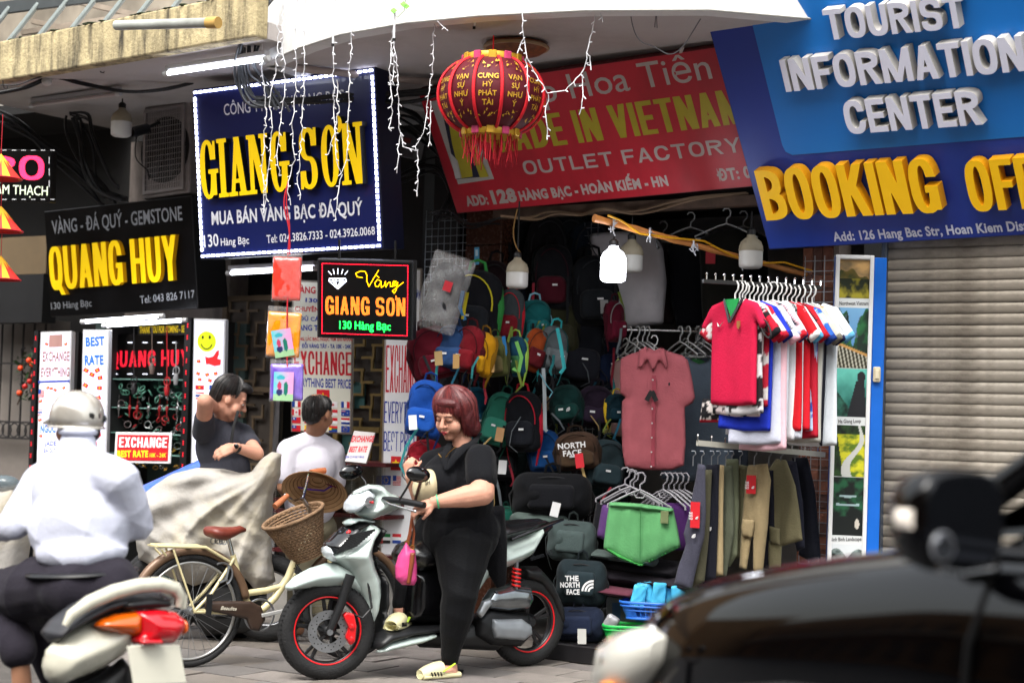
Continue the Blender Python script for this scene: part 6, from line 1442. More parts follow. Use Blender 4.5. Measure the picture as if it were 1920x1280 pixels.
for k in range(17): x = -w_/2+.03+(w_-.06)*k/16; mb.box((x,-.02,0),(.003,.003,h_-.06))
for k in range(15): z = -h_/2+.03+(h_-.06)*k/14; mb.box((0,-.024,z),(w_-.06,.003,.003))
tag(mb.build('grille',mat('grille_wire','#8d8785',.5),t),kind='stuff'); mb = MB()
for s_ in (-1,1): mb.box((0,-.01,s_*(h_/2-.02)),(w_-.02,.02,.02)); mb.box((s_*(w_/2-.02),-.011,0),(.02,.02,h_-.06))
mb.build('grille_frame',acm,t)
t = thing('security_camera','dark bullet camera left of the air conditioner','camera',P(258,250,11.7)); mb = MB(); mb.tube([(.05,.06,.045),(-.03,-.05,-.005)],.036,14); mb.build('body',paint('#1a1b20',.4),t,smooth=50); mb = MB(); mb.tube([(-.03,-.05,-.005),(-.033,-.055,-.006)],.028,14); mb.build('lens',mat('lens','#05060a',.05),t); mb = MB(); mb.bar((.05,.06,.05),(.12,.12,.1),.02); mb.build('bracket',blk,t)
t = thing('ceiling_lamp','small round white lamp on the soffit at the left','lamp',P(88,150,11.2)); mb = MB(); mb.ball((0,0,-.01),(.035,.035,.03),14,10); mb.build('dome',bulbw,t,smooth=180); mb = MB(); mb.lathe([(.03,.02),(.02,.04),(.006,.045)],12); mb.build('base',blk,t)
for i,(x,y,lb) in enumerate(((186,130,'left hook under the balcony soffit'),(300,108,'second hook under the balcony soffit'),(317,103,'third hook under the balcony soffit'),(431,78,'hook near the right end of the balcony soffit'),(5,160,'hook at the far left of the soffit'))):
    p0 = P(x,y,10.9); mb = MB(); mb.tube([p0+Vector((0,0,.03)),p0+Vector((.003,0,-.0)),p0+Vector((.012,0,-.02)),p0+Vector((.03,0,-.022)),p0+Vector((.035,0,0))],.0035,5); tag(mb.build('hook',blk),lb,'hook')
cab = mat('black_cable','#111114',.5,var=.1)
def cable(pts,d,r_,lb,k=1,sp=.03,m_=None,seed=0,grp=None):
    rs = np.random.RandomState(seed); dd = d if isinstance(d,(list,tuple)) else [d]*len(pts); t = thing('cable_bundle' if k > 1 else 'cable',lb,'cable',None,grp)
    P3 = [P(x,y,q) for (x,y),q in zip(pts,dd)]
    fine = []
    for i in range(len(P3)-1):
        p0,p1,p2,p3 = P3[max(i-1,0)],P3[i],P3[i+1],P3[min(i+2,len(P3)-1)]
        for q in range(5):
            u = q/5; fine.append(.5*((2*p1)+(p2-p0)*u+(2*p0-5*p1+4*p2-p3)*u*u+(3*p1-p0-3*p2+p3)*u**3))
    fine.append(P3[-1])
    for j in range(k):
        o = Vector(rs.normal(size=3))*sp; ph = rs.uniform(0,6); mb = MB(); mb.tube([p+o*(.6+.5*math.sin(ph+i*.35)) for i,p in enumerate(fine)],r_*rs.uniform(.8,1.2),6); mb.build('strand',m_ or cab,t,smooth=60)
cable([(-20,178),(40,165),(95,146),(150,158),(230,172),(300,168),(360,156)],11.2,.008,'black cable looping under the left soffit',2,.01)
cable([(-20,165),(30,160),(60,150),(90,143)],11.1,.004,'thin black wire at the far left of the soffit',1)
cable([(-10,205),(40,235),(90,275),(150,310),(200,370)],12.3,.012,'thick cable tangle in the dark corner left',7,.05,seed=2)
cable([(140,215),(150,260),(160,310),(185,350),(230,372)],12.2,.01,'hanging black cables in front of the dirty wall',6,.04,seed=3)
cable([(130,212),(165,218),(175,260),(205,330),(222,350)],12.1,.007,'second bunch of black cables left of the bulb',4,.03,seed=4)
cable([(243,262),(252,295),(266,320),(262,345)],11.8,.004,'thin wire hanging below the security camera',1)
cable([(520,-10),(480,40),(452,90),(455,150),(480,190),(520,195)],[9.9,9.9,10,10.1,10.1,10.1],.008,'coiled grey cables looping at the canopy corner',5,.03,paint('#35383c',.5),seed=5)
cable([(490,-10),(478,30),(470,70),(474,120),(492,150),(520,205)],10.0,.007,'second coil of cables at the canopy corner',4,.025,paint('#2a2d33',.5),seed=6)
cable([(480,186),(560,188),(640,178),(720,178),(800,172),(840,165)],[10.2,10.2,10.3,10.3,10.3,10.3],.010,'black cables running across the top of the navy sign',6,.02,seed=7)
cable([(740,200),(790,230),(830,290),(850,350),(830,400)],10.9,.01,'dark cables behind the canopy strings beside the red sign',7,.05,seed=8)
cable([(745,330),(800,310),(830,330),(860,410)],10.9,.008,'dark looping cables below the grey meter box',5,.05,seed=9)
cable([(800,400),(840,395),(880,420),(930,410)],10.6,.006,'thin cables under the corner of the red sign',4,.03,seed=10)
cable([(940,405),(1000,410),(1040,398),(1090,402),(1130,392),(1200,398),(1300,372),(1400,362)],[10.5]*4+[10.3]*2+[10.1]*2,.007,'wires tied along the bar under the red sign',3,.012,paint('#7d6650',.6),seed=11)
cable([(955,400),(960,440),(968,478)],10.0,.004,'brown wire down to the left beige bulb',1,m_=paint('#7a5a2a',.6))
cable([(1088,440),(1110,470),(1122,488)],10.8,.004,'thin black wire behind the lit bulb',1)
cable([(1205,435),(1228,450),(1225,470),(1215,472)],9.6,.004,'short wire loop under the bamboo pole',1)
cable([(1168,2),(1180,30),(1190,80),(1205,98),(1240,106),(1275,92),(1300,40),(1312,5)],8.75,.0025,'thin grey wire sagging in front of the red sign',1,m_=paint('#77777a',.6))
cable([(1228,18),(1227,52)],8.7,.0025,'short twisted wire hanging from the canopy',2,.006,paint('#77777a',.6))
t = thing('meter_box','grey meter box in the dark between the navy and red signs','box',pfr(762,272,11.1,33,12)); mb = MB(); mb.box((0,.05,0),(.14,.1,.16)); mb.build('case',paint('#77757a',.6,stain='#3a383c'),t,bevel=.006); mb = MB(); mb.box((.0,-.003,.03),(.06,.006,.03)); mb.build('label',paint('#a5504c',.6),t)
t = thing('sticker','small light blue sticker on the granite pillar','sticker',pfr(894,480,10.75,33,-2)); mb = MB(); mb.box((0,0,0),(.035,.002,.11)); mb.build('label',paint('#4a93b8',.5),t); mb = MB(); mb.box((0,-.002,.02),(.018,.001,.04)); mb.build('print',paint('#b9cfda',.5),t)
# --- icicle light strings
iw = mat('icicle_wire','#d5d5d8',.4,var=0); ibm = mat('icicle_bulb','#e6e6ea',.25,var=0)
ICN = {}
STR = [([(498,0),(492,60),(490,130),(500,200),(492,300),(496,395)],9.95),([(520,0),(522,60),(518,130),(505,190),(510,240),(506,300),(494,400)],9.7),([(532,10),(530,90),(535,160),(525,240),(520,300),(523,330)],9.6),([(556,0),(553,90),(556,160),(548,230),(551,300),(540,360),(545,385)],9.5),([(573,0),(571,80),(570,160),(565,240),(562,310),(559,345),(562,375)],9.4),
 ([(628,0),(626,80),(625,160),(628,240),(630,300),(640,325),(650,300),(653,200),(657,100),(662,0)],9.25),([(632,150),(635,210),(625,250),(615,290)],9.2),([(640,327),(634,360),(630,412)],9.2),
 ([(735,60),(737,160),(728,155)],9.1),([(740,0),(738,70),(745,150),(748,240),(758,275),(778,283),(793,250),(802,190),(812,120),(818,0)],9.0),([(738,80),(730,130),(734,180),(735,210),(730,240),(738,240)],9.0),([(750,250),(748,290),(744,325)],9.0),([(783,280),(785,320),(782,368)],9.0),([(808,190),(806,230),(803,275)],8.95),([(818,40),(840,58)],8.9),
 ([(978,0),(982,60),(988,110),(1010,150),(1026,175),(1060,170),(1090,140),(1105,90),(1118,20),(1124,0)],8.7),([(984,70),(970,100)],8.7),([(988,105),(987,150),(992,190)],8.7),([(1028,178),(1022,210),(1026,250),(1026,262)],8.65),([(1092,140),(1094,180),(1086,215)],8.65),([(1105,105),(1108,132)],8.65),([(1122,15),(1130,42)],8.65)]
for i,(pts,d) in enumerate(STR):
    x_,y_ = pts[-1]; near = 'in front of the navy sign' if x_ < 700 else 'between the navy sign and the lantern' if x_ < 900 else 'in front of the red sign'
    shp = 'long looped' if len(pts) > 8 else 'short' if len(pts) <= 4 else 'long straight'
    ICN[near] = ICN.get(near,0)+1; od_ = ('first','second','third','fourth','fifth','sixth','seventh','eighth','ninth')[ICN[near]-1]
    t = thing('icicle_light_string','%s white icicle light string, %s from left %s' % (shp,od_,near),'light string',None,'icicle light strings hanging from the white canopy '+near)
    rs = np.random.RandomState(i); fine = []
    for a,b in zip(pts[:-1],pts[1:]):
        n = max(2,int(math.hypot(b[0]-a[0],b[1]-a[1])/9))
        for q in range(n): fine.append((a[0]+(b[0]-a[0])*q/n+rs.normal()*1.3,a[1]+(b[1]-a[1])*q/n))
    fine.append(pts[-1]); P3 = [P(x,y,d+.01*math.sin(j)) for j,(x,y) in enumerate(fine)]
    mb = MB(); mb.tube(P3,.0026,5); tag(mb.build('wire',iw,t)); mb = MB()
    for p in P3[2::2]:
        if p.z > 3.52: continue
        v_ = Vector((rs.choice([-1,1])*rs.uniform(.01,.018),rs.normal()*.005,rs.uniform(-.02,.006))); mb.tube([p,p+v_],[.0035,.0028],5)
    if mb.v: tag(mb.build('bulbs',ibm,t),kind='stuff')
for (x0,y0,x1,y1) in ((627,0,624,82),(741,0,739,72),(900,0,889,50)):
    mb = MB(); mb.tube([P(x0,y0,8.95),P(x1,y1,8.95)],.005,6); mb.k = 1; mb.tube([P(x1,y1,8.95),P(x1,y1+5,8.95)],.008,6); tag(mb.build('cord',[iw,blk],smooth=60),'clear cord end with black tip hanging from the canopy edge at %s' % ('the left' if x0 < 700 else 'the middle' if x0 < 800 else 'the lantern'),'cord')
t = thing('vine','tiny green vine with two leaves at the canopy edge','plant'); mb = MB(); mb.tube([P(760,0,8.95),P(758,20,8.95),P(745,33,8.95),P(735,22,8.95)],.002,5); mb.build('stem',mossl,t)
for x,y in ((762,12),(738,20),(756,8)): mb = MB(); c = P(x,y,8.93); mb.add([c+Vector((-.018,0,0)),c+Vector((0,-.005,-.018)),c+Vector((.02,0,.0)),c+Vector((0,.01,.018))],[(0,1,2,3)]); mb.build('leaf',mat('bright_leaf','#5fae20',.5),t)
# --- raincoat packets
wrapm = lambda c: mat('wrap_'+c.strip('#'),c,.18,var=.12,vs=12,bump=.7,bs=22,coat=.7)
ins = None
def leaflet(u,v):
    c = mixc(H('#5fb8c0'),H('#c990b8'),np.clip(u*1.2+.1*np.sin(v*20),0,1)); c = np.where((v < .22)[:,None],H('#8fb58a'),c)
    c = np.where((((u-.3)/.16)**2+((v-.3)/.12)**2 < 1)[:,None],H('#28305a'),c); c = np.where((((u-.62)/.12)**2+((v-.42)/.24)**2 < 1)[:,None],H('#1f6a5a'),c); c = np.where((((u-.3)/.1)**2+((v-.52)/.14)**2 < 1)[:,None],H('#b03a5c'),c)
    return np.where(((((u-.35)/.2)**2+((v-.8)/.08)**2 < 1))[:,None],H('#3a9aa8'),c)
for i,(cs,c,lb,insr) in enumerate((([(512,470),(567,473),(565,567),(508,565)],'#d8392c','bright red raincoat packet, topmost of the three on the red string',None),([(503,571),(567,578),(563,674),(496,670)],'#e08a10','orange raincoat packet with a leaflet, middle of the three',[(511,620),(547,614),(555,666),(518,671)]),([(506,673),(571,673),(569,754),(504,753)],'#6a4ab5','purple raincoat packet with a leaflet, lowest of the three',[(516,697),(553,698),(553,752),(514,751)]))):
    m,w_,h_ = fit_rect(cs,9.6-.02*i,R(5)); t = thing('raincoat_packet',lb,'packet',m,'raincoat packets on the red string'); pl = Plane(m)
    soft('folded_raincoat',rrect(w_*.96,h_*.86,.01),.02,.006,wrapm(c),t,Matrix.Translation((0,0,-h_*.04)),edge=.03,wr=.006,seed=i+2,fx=40,fz=22,flat=.8)
    soft('clear_bag',rrect(w_,h_,.004),.026,.007,mat('clear_bag','#ffffff',.08,alpha=.07,var=0,spec=.9,bump=1.0,bs=16),t,edge=.02,wr=.008,seed=i+7,fx=50,fz=30)
    if insr: q = [pl.uv(*p) for p in insr]; cx,cz = sum(a for a,b in q)/4,sum(b for a,b in q)/4; print_panel('leaflet',math.hypot(q[1][0]-q[0][0],q[1][1]-q[0][1]),math.hypot(q[3][0]-q[0][0],q[3][1]-q[0][1]),leaflet,t,Matrix.Translation((cx,-.034,cz)) @ Matrix.Rotation(-math.atan2(q[1][1]-q[0][1],q[1][0]-q[0][0]),4,'Y'),24,32,mat('leaflet_print',rough=.25,attr=True,var=.05,coat=.5))
cable([(538,340),(532,380),(540,430),(539,480)],9.58,.004,'red string holding the raincoat packets',2,.006,paint('#b51525',.6)); cable([(537,560),(538,580),(537,690)],9.55,.004,'red string between the orange and purple packets',1,.006,paint('#b51525',.6))
# --- paper cone ornaments at the left edge
for i,(y,rx,h_,lb) in enumerate(((335,40,46,'topmost red and yellow paper cone at the left edge'),(433,42,46,'middle red and yellow paper cone at the left edge'),(524,38,44,'lowest red and yellow paper cone at the left edge'))):
    d = 9.4; t = thing('paper_cone',lb,'ornament',P(0,y,d),'paper cones strung at the left edge'); r_ = rx*d/FPX; H_ = h_*d/FPX
    mb = MB(); n = 16
    for k in range(n):
        mb.k = 1 if k % 4 == 1 else 0; a0,a1 = 2*math.pi*k/n,2*math.pi*(k+1)/n; am = (a0+a1)/2
        mb.add([(r_*math.cos(a0),r_*math.sin(a0),0),(r_*math.cos(a1),r_*math.sin(a1),0),(0,0,H_)],[(0,1,2)])
        mb.k = 1; q = .6; mb.add([(r_*q*math.cos(am),r_*q*math.sin(am),H_*(1-q)+.004),(r_*.28*math.cos(a0),r_*.28*math.sin(a0),H_*.72+.003),(0,0,H_+.004),(r_*.28*math.cos(a1),r_*.28*math.sin(a1),H_*.72+.003)],[(0,1,2,3)])
    mb.build('cone',[mat('cone_red','#c8261c',.6),mat('cone_yellow','#e0a520',.6)],t); mb = MB(); mb.torus(r_,.004,(0,0,0),'z',24,5); mb.build('rim',paint('#b51525',.6),t); mb = MB(); mb.tube([(0,0,H_),(0,0,H_+.22)],.002,4); mb.build('string',paint('#b51525',.6),t)
t = thing('signboard','dull brown board in shadow at the far left above the window','sign',FM); mb = MB(); s_a,s_b = S(-60,500,-.1),S(86,500,-.1); z1_ = fp(20,445,-.1)[2]; z0_ = fp(20,515,-.1)[2]; sbox(mb,s_a,s_b,-.1,0,z0_,z1_); mb.build('panel',mat('dull_brown','#5c4c35',.7),t); mb = MB(); z2_ = fp(20,605,-.1)[2]; sbox(mb,s_a,s_b,-.12,.02,z2_,z0_-.004); mb.build('black_fascia',blk,t)
# ================================================================== VEHICLES
rub = mat('tyre_rubber','#141415',.75,var=.25,vs=20,bump=.4,bs=90); chrome = mat('chrome','#c8c8c8',.12,metal=1,var=0); steel = mat('steel','#8f9194',.35,metal=.85,var=.12); blackp = mat('black_plastic','#101113',.45,var=.15); glossk = mat('gloss_black','#0a0a0c',.12,var=.1,coat=.5)
def off_y(y): return lambda x,z: np.full_like(x,y)
# ---- black car passing in the foreground, blurred by the lens
hd = Vector((-.5,.866,0)); p0 = P(1690,1030,3.3); cm = frame((p0.x,p0.y,-.13),hd,Vector((-hd.y,hd.x,0)))
car = thing('car','black car in the near foreground, out of focus at the right','car',cm)
cp = mat('car_black','#020203',.05,var=.0,spec=.45)
def csec(x,zs,zt,y0=0,wd=1.76,zb=.26):
    h = [(-.05,zb),(.0,.42),(.025,.62),(.02,zs-.2),(.0,zs-.07),(-.035,zs-.01),(-.10,zs+.025),(-.3,zt),(-wd/2,zt+.015)]
    pts = [(y-y0,z) for y,z in h]; return [(x,y,z) for y,z in pts]+[(x,-wd-y+0,z) for y,z in pts[-2::-1]]
st = [(1.24,.70,.72,.34,.5),(1.2,.90,.93,.22),(1.08,1.0,1.04,.10),(.9,1.07,1.11,.03),(.6,1.14,1.18),(.3,1.195,1.235),(.02,1.235,1.27),(-.1,1.25,1.27),(-.8,1.27,1.27),(-1.8,1.28,1.28),(-2.9,1.25,1.25),(-3.2,1.0,1.0,.1),(-3.25,.6,.62,.2)]
mb = MB(); mb.loft([csec(*((s + (0,)*(4-len(s)))[:4])) for s in st]); mb.build('body',cp,car,smooth=75,sub=2)
blk2 = mat('panel_gap','#020203',.8,var=0)
mb = MB(); mb.tube([(-.18,.022,.3),(-.17,.029,.7),(-.2,.02,1.1),(-.22,-.03,1.25)],.007,5); mb.build('panel_gap',blk2,car); mb = MB(); mb.tube([(.95,-.10,.965),(.6,-.10,1.125),(.2,-.10,1.215),(-.05,-.12,1.28)],.006,5); mb.build('panel_gap',blk2,car)
mb = MB(); mb.tube([(.8,.03,.86),(.3,.032,.95),(-.3,.034,1.0),(-1.5,.034,1.02)],.010,6); mb.build('crease_trim',cp,car,smooth=60)
gls = mat('car_glass','#0b0d10',.03,var=0,spec=.8,coat=.6)
mb = MB(); mb.prism([(-.12,1.275),(-.95,1.74),(-2.6,1.74),(-3.0,1.27)],-.2,-.16); mb.v = [(x,y-(z-1.27)*.3,z) for x,y,z in mb.v]; mb.build('side_window',gls,car)
mb = MB(); mb.tube([(.06,-.10,1.25),(-.35,-.15,1.52),(-.9,-.27,1.76),(-1.6,-.3,1.80)],[.035,.032,.03,.03],8); mb.build('windscreen_pillar',cp,car,smooth=60)
mb = MB(); mb.loft([[(x,y,z) for y in (-.3,-.6,-1.2,-1.5)]+[(x,y,z-.05) for y in (-1.5,-1.2,-.6,-.3)] for x,z in ((-.85,1.76),(-1.4,1.82),(-2.4,1.8),(-2.9,1.7))]); mb.build('roof',cp,car,smooth=60)
mb = MB(); mb.add([(.02,-.15,1.27),(.10,-.88,1.29),(.02,-1.6,1.27),(-.88,-1.45,1.75),(-.84,-.88,1.78),(-.88,-.32,1.75)],[(0,1,4,5),(1,2,3,4)]); mb.build('windscreen',gls,car)
mb = MB(); mb.tube([(-.05,-.02,1.262),(-.8,-.02,1.285),(-2.6,-.02,1.29)],.012,6); mb.build('window_trim',cp,car,smooth=60)
mb = MB(); mb.loft([[(x,y0+.0+a*dy,z+b*dz) for a,b in ring(12,1,1,2.5)] for x,y0,dy,z,dz in ((.80,-.05,.08,.96,.03),(.90,-.06,.10,.92,.085),(1.04,-.11,.14,.87,.11),(1.18,-.24,.13,.82,.10),(1.22,-.3,.1,.8,.06))]); hl = mb.build('headlight',mat('headlight_lens','#c9c7bd',.08,var=.05,coat=.8),car,smooth=70)
mb = MB(); mb.ball((1.0,-.03,.90),(.06,.06,.06),12,8); mb.build('reflector',chrome,hl,smooth=180); mb = MB(); mb.ball((.95,.04,.83),(.05,.02,.04),10,6); mb.build('amber_reflector',mat('amber','#d87a20',.2,coat=.5),hl,smooth=180)
mb = MB(); mb.box((1.0,-.05,.55),(.16,.12,.12)); mb.build('bumper_insert',blackp,car,bevel=.03,seg=3)
for x in (.42,-2.35):
    for y in (-.08,-1.68):
        mb = MB(); mb.lathe([(.2,-.1),(.32,-.1),(.345,-.06),(.345,.06),(.32,.1),(.2,.1)],32,(0,0,0),'y',False); w_o = mb.build('wheel',rub,car,Matrix.Translation((x,y,.345)),smooth=40)
        mb = MB(); mb.lathe([(0,.07),(.06,.08),(.21,.09),(.215,-.08)],24,axis='y'); mb.build('rim',steel,w_o,smooth=40)
# mirror
mb = MB(); T_ = Matrix.Translation((-.33,.2,1.337)); mb.T = T_
mb.loft([[(x,a,b-.002) for a,b in ring(24,sy,sz,3.2)] for x,sy,sz in ((-.035,.092,.080),(-.03,.098,.086),(.0,.100,.088),(.05,.088,.078),(.085,.06,.052),(.1,.02,.02))]); dm_ = mb.build('door_mirror',cp,car,smooth=50)
mb = MB(); mb.T = T_; mb.loft([[(x,a,b) for a,b in ring(24,.088,.076,3.2)] for x in (-.036,-.040)]); mb.build('mirror_glass',mat('mirror_glass','#3a3d44',.04,metal=.9,var=0),dm_)
mb = MB(); mb.T = T_ @ Matrix.Translation((-.042,.055,-.045)); mb.lathe([(0,-.006),(.02,-.006),(.024,.002)],20,axis='x'); mb.build('blind_spot_mirror',mat('spot_mirror','#5d6066',.1,metal=.9,var=0),dm_,smooth=50); mb = MB(); mb.T = T_ @ Matrix.Translation((-.042,.055,-.045)); mb.torus(.024,.003,axis='x',n=20,k=5); mb.build('spot_ring',paint('#6d6f74',.3),dm_)
mb = MB(); mb.T = T_ @ Matrix.Translation((-.005,.1,-.0)); mb.loft([[(x,.0+a,b) for a,b in ring(10,.010,.016,3)] for x in (-.012,.02)]); mb.build('indicator',mat('indicator_lens','#e8ddd0',.2,emit=.12),dm_,smooth=50)
mb = MB(); mb.tube([(-.28,.11,1.27),(-.22,.03,1.24),(-.2,-.02,1.24)],[.035,.03,.03],8); mb.build('mirror_arm',blackp,dm_,smooth=60)
mb = MB(); mb.T = Matrix.Translation((-.33,.2,1.337)); mb.tube([(-.037,-.07,-.083),(-.037,.0,-.09),(-.037,.06,-.082)],.004,6); mb.build('chrome_lip',chrome,dm_,smooth=60)
mb = MB(); mb.loft([[(x,.033+a,.98+b) for a,b in ring(10,.012,.018)] for x in (-.55,-.62,-.78,-.85)]); mb.build('door_handle',chrome,car,smooth=60)
# ---- grey scooter ----------------------------------------------------------
A_,B_w = gp(609,1273),gp(985,1247); hx = (A_-B_w); hx.z = 0; WB = hx.length; hx.normalize(); SM = frame((A_+B_w)/2,hx,Vector((-hx.y,hx.x,0)))
sc = thing('scooter','pale grey motor scooter with red rimmed wheels under the woman in black','scooter',SM); sp = Plane(SM)
gp_ = mat('scooter_grey','#a6b3ae',.16,var=.02,vs=3,coat=.6); gp2 = mat('scooter_grey2','#8b9896',.16,var=.02,coat=.6); redm = mat('brake_red','#c81018',.3,coat=.4)
def Q(n_,y): return lambda pts: [sp.uv(*p,y) for p in Z(n_,pts)]
def panel(name,pts,y,th,m_,parent=sc,edge=.04,s=.011,flat=.6,wr=0,seed=0,zz=10,back=1.0,**k):
    y_ = y; return soft(name,[sp.uv(*p,y_+th) for p in (Z(zz,pts) if zz else pts)],th,s,m_,parent,edge=edge,wr=wr,seed=seed,flat=flat,curve=off_y(y),back=back,**k)
def wheel(parent,x,r_,m_,steer=0.0,disc=False,cx=0):
    TT = Matrix.Translation((x,0,r_)) @ Matrix.Rotation(steer,4,'Z')
    mb = MB(); mb.torus(r_-.045,.047,n=56,k=12,sq=.95); w_ = mb.build('wheel',rub,parent,TT,smooth=180)
    mb = MB()
    for k in range(64):
        a = 2*math.pi*k/64
        for s_ in (-1,1): mb.bar(((r_-.001)*math.cos(a),s_*.008,(r_-.001)*math.sin(a)),((r_-.010)*math.cos(a+.05),s_*.034,(r_-.010)*math.sin(a+.05)),.003,.005)
    tag(mb.build('tread',mat('tread_groove','#050506',.9),w_),kind='stuff')
    mb = MB(); mb.torus(r_-.082,.013,n=48,k=8,sq=2.2); mb.build('rim',mat('rim_black','#151517',.3,coat=.3),w_,smooth=180)
    for s_ in (-1,1): mb = MB(); mb.torus(r_-.079,.0045,(0,s_*.030,0),n=48,k=6); mb.build('red_stripe',mat('stripe_red','#d0141c',.35),w_,smooth=180)
    for k in range(5):
        a = 2*math.pi*k/5+.3
        for q in (-.13,.13): mb = MB(); mb.bar((.035*math.cos(a),0,.035*math.sin(a)),((r_-.085)*math.cos(a+q),0,(r_-.085)*math.sin(a+q)),.02,.014,up=(0,1,0)); mb.build('spoke',mat('rim_black','#151517',.3),w_,bevel=.003)
    mb = MB(); mb.lathe([(.0,-.06),(.02,-.06),(.04,-.03),(.045,.03),(.02,.06),(0,.06)],18,axis='y'); mb.build('hub',blackp,w_,smooth=50)
    if disc:
        mb = MB(); mb.loft([[(r*math.cos(a),y,r*math.sin(a)) for a in np.linspace(0,2*math.pi,40,endpoint=False)] for r,y in ((.062,.05),(.108,.05),(.108,.054),(.062,.054))],False,True); d_ = mb.build('brake_disc',steel,w_,smooth=30)
        mb = MB()
        for k in range(36):
            a = 2*math.pi*k/36; rr = .072+.011*(k % 3); mb.lathe([(.0035,.0545),(0,.0547)],6,(rr*math.cos(a),0,rr*math.sin(a)),'y')
        tag(mb.build('drill_holes',blk2,d_),kind='stuff'); mb = MB()
        for k in range(6): a = k*math.pi/3; mb.bar((.02*math.cos(a),.048,.02*math.sin(a)),(.066*math.cos(a+.3),.051,.066*math.sin(a+.3)),.012,.004,up=(0,1,0))
        mb.build('disc_carrier',blackp,d_)
    return w_
R1 = .252; steer = R(17)
wf = wheel(sc,WB/2,R1,None,-steer if (Matrix.Rotation(-steer,3,'Z') @ Vector((1,0,0))).dot(Vector((hx.x,0,0))) > 0 else steer,True)
st_s = 1
# pick the steering sign that turns the wheel flatter to the view
v1 = (SM.to_3x3() @ Matrix.Rotation(steer,3,'Z') @ Vector((1,0,0))); v2 = (SM.to_3x3() @ Matrix.Rotation(-steer,3,'Z') @ Vector((1,0,0))); st_s = 1 if abs(v1.y) < abs(v2.y) else -1
STM = Matrix.Translation((WB/2,0,0)) @ Matrix.Rotation(st_s*steer,4,'Z'); wf.matrix_local = STM @ Matrix.Translation((0,0,R1))
wr_ = wheel(sc,-WB/2,R1-.006,None,0,False)
for s_ in (-1,1):
    mb = MB(); mb.tube([(0,s_*.075,R1),(-.055,s_*.075,R1+.14),(-.10,s_*.075,R1+.29)],[.02,.024,.027],12); mb.build('fork_leg',blackp,sc,STM,smooth=60)
mb = MB(); mb.tube([(.0,.062,R1),(.0,.095,R1)],.016,10); mb.build('axle',steel,sc,STM,smooth=50)
mb = MB(); mb.prism([(-.10,R1+.02),(-.065,R1+.085),(-.085,R1+.10),(-.125,R1+.09),(-.14,R1+.03),(-.135,R1-.05),(-.11,R1-.07),(-.085,R1-.03)],.035,.085); mb.build('brake_caliper',redm,sc,STM,bevel=.008,seg=2)
for dz in (-.035,.03): mb = MB(); mb.lathe([(.014,0),(.014,.012),(.006,.014)],10,(-.11,.083,R1+dz),'y'); mb.build('caliper_piston',redm,sc,STM)
mb = MB(); mb.tube([(-.12,.07,R1+.09),(-.17,.075,R1+.07),(-.22,.06,R1+.12),(-.18,.05,R1+.35)],.006,6); mb.build('brake_hose',blackp,sc,STM,smooth=60)
# front mudguard
fo = [(205,757),(215,735),(262,685),(340,640),(430,612),(490,606),(560,630),(605,675),(640,745),(635,790),(600,798),(560,772),(470,752),(370,748),(280,762),(225,768)]
panel('front_mudguard',fo,0.0,.085,gp_,edge=.085,s=.009,flat=.75)
# apron, grille, nose
ap = [(700,388),(745,390),(785,418),(768,452),(740,500),(728,555),(745,630),(775,700),(780,790),(765,890),(735,960),(692,1022),(687,940),(668,830),(630,730),(590,665),(545,625),(500,600),(505,565),(560,515),(640,448)]
panel('front_apron',ap,.0,.185,gp_,edge=.16,s=.010,flat=.85)
gr = [(452,560),(462,500),(520,440),(590,385),(680,372),(745,384),(690,402),(640,440),(570,505),(505,560),(480,575)]
g_o = panel('grille',gr,.0,.13,glossk,edge=.1,s=.009,flat=.8)
for k in range(8):
    a = (470+k*10,545-k*13); b = (560+k*14,500-k*12); y = .135; pa,pb = sp.uv(*Z(10,[a])[0],y),sp.uv(*Z(10,[b])[0],y-.02); mb = MB(); mb.bar((pa[0],y-.025,pa[1]),(pb[0],y+.0,pb[1]),.006,.012); mb.build('grille_slat',blackp,g_o)
panel('top_shroud',[(545,390),(575,360),(640,355),(700,368),(740,378),(700,388),(620,380),(560,405)],.02,.10,gp2,edge=.06,s=.008)
panel('front_indicator',[(440,520),(455,508),(470,560),(500,600),(480,605),(450,585),(438,550)],.05,.10,mat('clear_lens','#b9c0c4',.06,var=.05,coat=.8),edge=.05,s=.007)
panel('badge',[(512,430),(530,415),(545,425),(535,440),(515,440)],.12,.012,redm,edge=.01,s=.004)
panel('inner_shield',[(745,390),(790,420),(752,500),(742,560),(768,640),(800,720),(800,850),(780,960),(820,990),(700,1090),(690,1030),(740,950),(765,870),(770,700),(735,600),(722,540)],-.02,.15,blackp,edge=.06,s=.011)
panel('handlebar_cowl',[(590,240),(620,200),(690,165),(760,170),(800,205),(862,232),(872,262),(850,310),(790,335),(740,352),(690,372),(640,350),(610,330),(660,290),(700,250),(710,225),(680,200)],.0,.11,gp_,edge=.09,s=.008,flat=.75)
hl_ = panel('headlight',[(566,318),(575,265),(610,220),(670,188),(715,212),(708,250),(660,295),(620,328),(590,332)],.0,.115,mat('scooter_lens','#b5bcc2',.05,var=.25,vs=25,coat=1.0,spec=.8),edge=.08,s=.007,flat=.8)
u,v = sp.uv(*Z(10,[(640,262)])[0],.115); mb = MB(); mb.lathe([(.03,.0),(.022,-.012),(.008,-.016)],16,(u,.115,v),'y'); mb.build('bulb_reflector',chrome,hl_,smooth=60)
u,v = sp.uv(*Z(10,[(652,262)])[0],.12); mb = MB(); mb.ball((u,.125,v),.007,8,6); mb.build('bulb',redm,hl_)
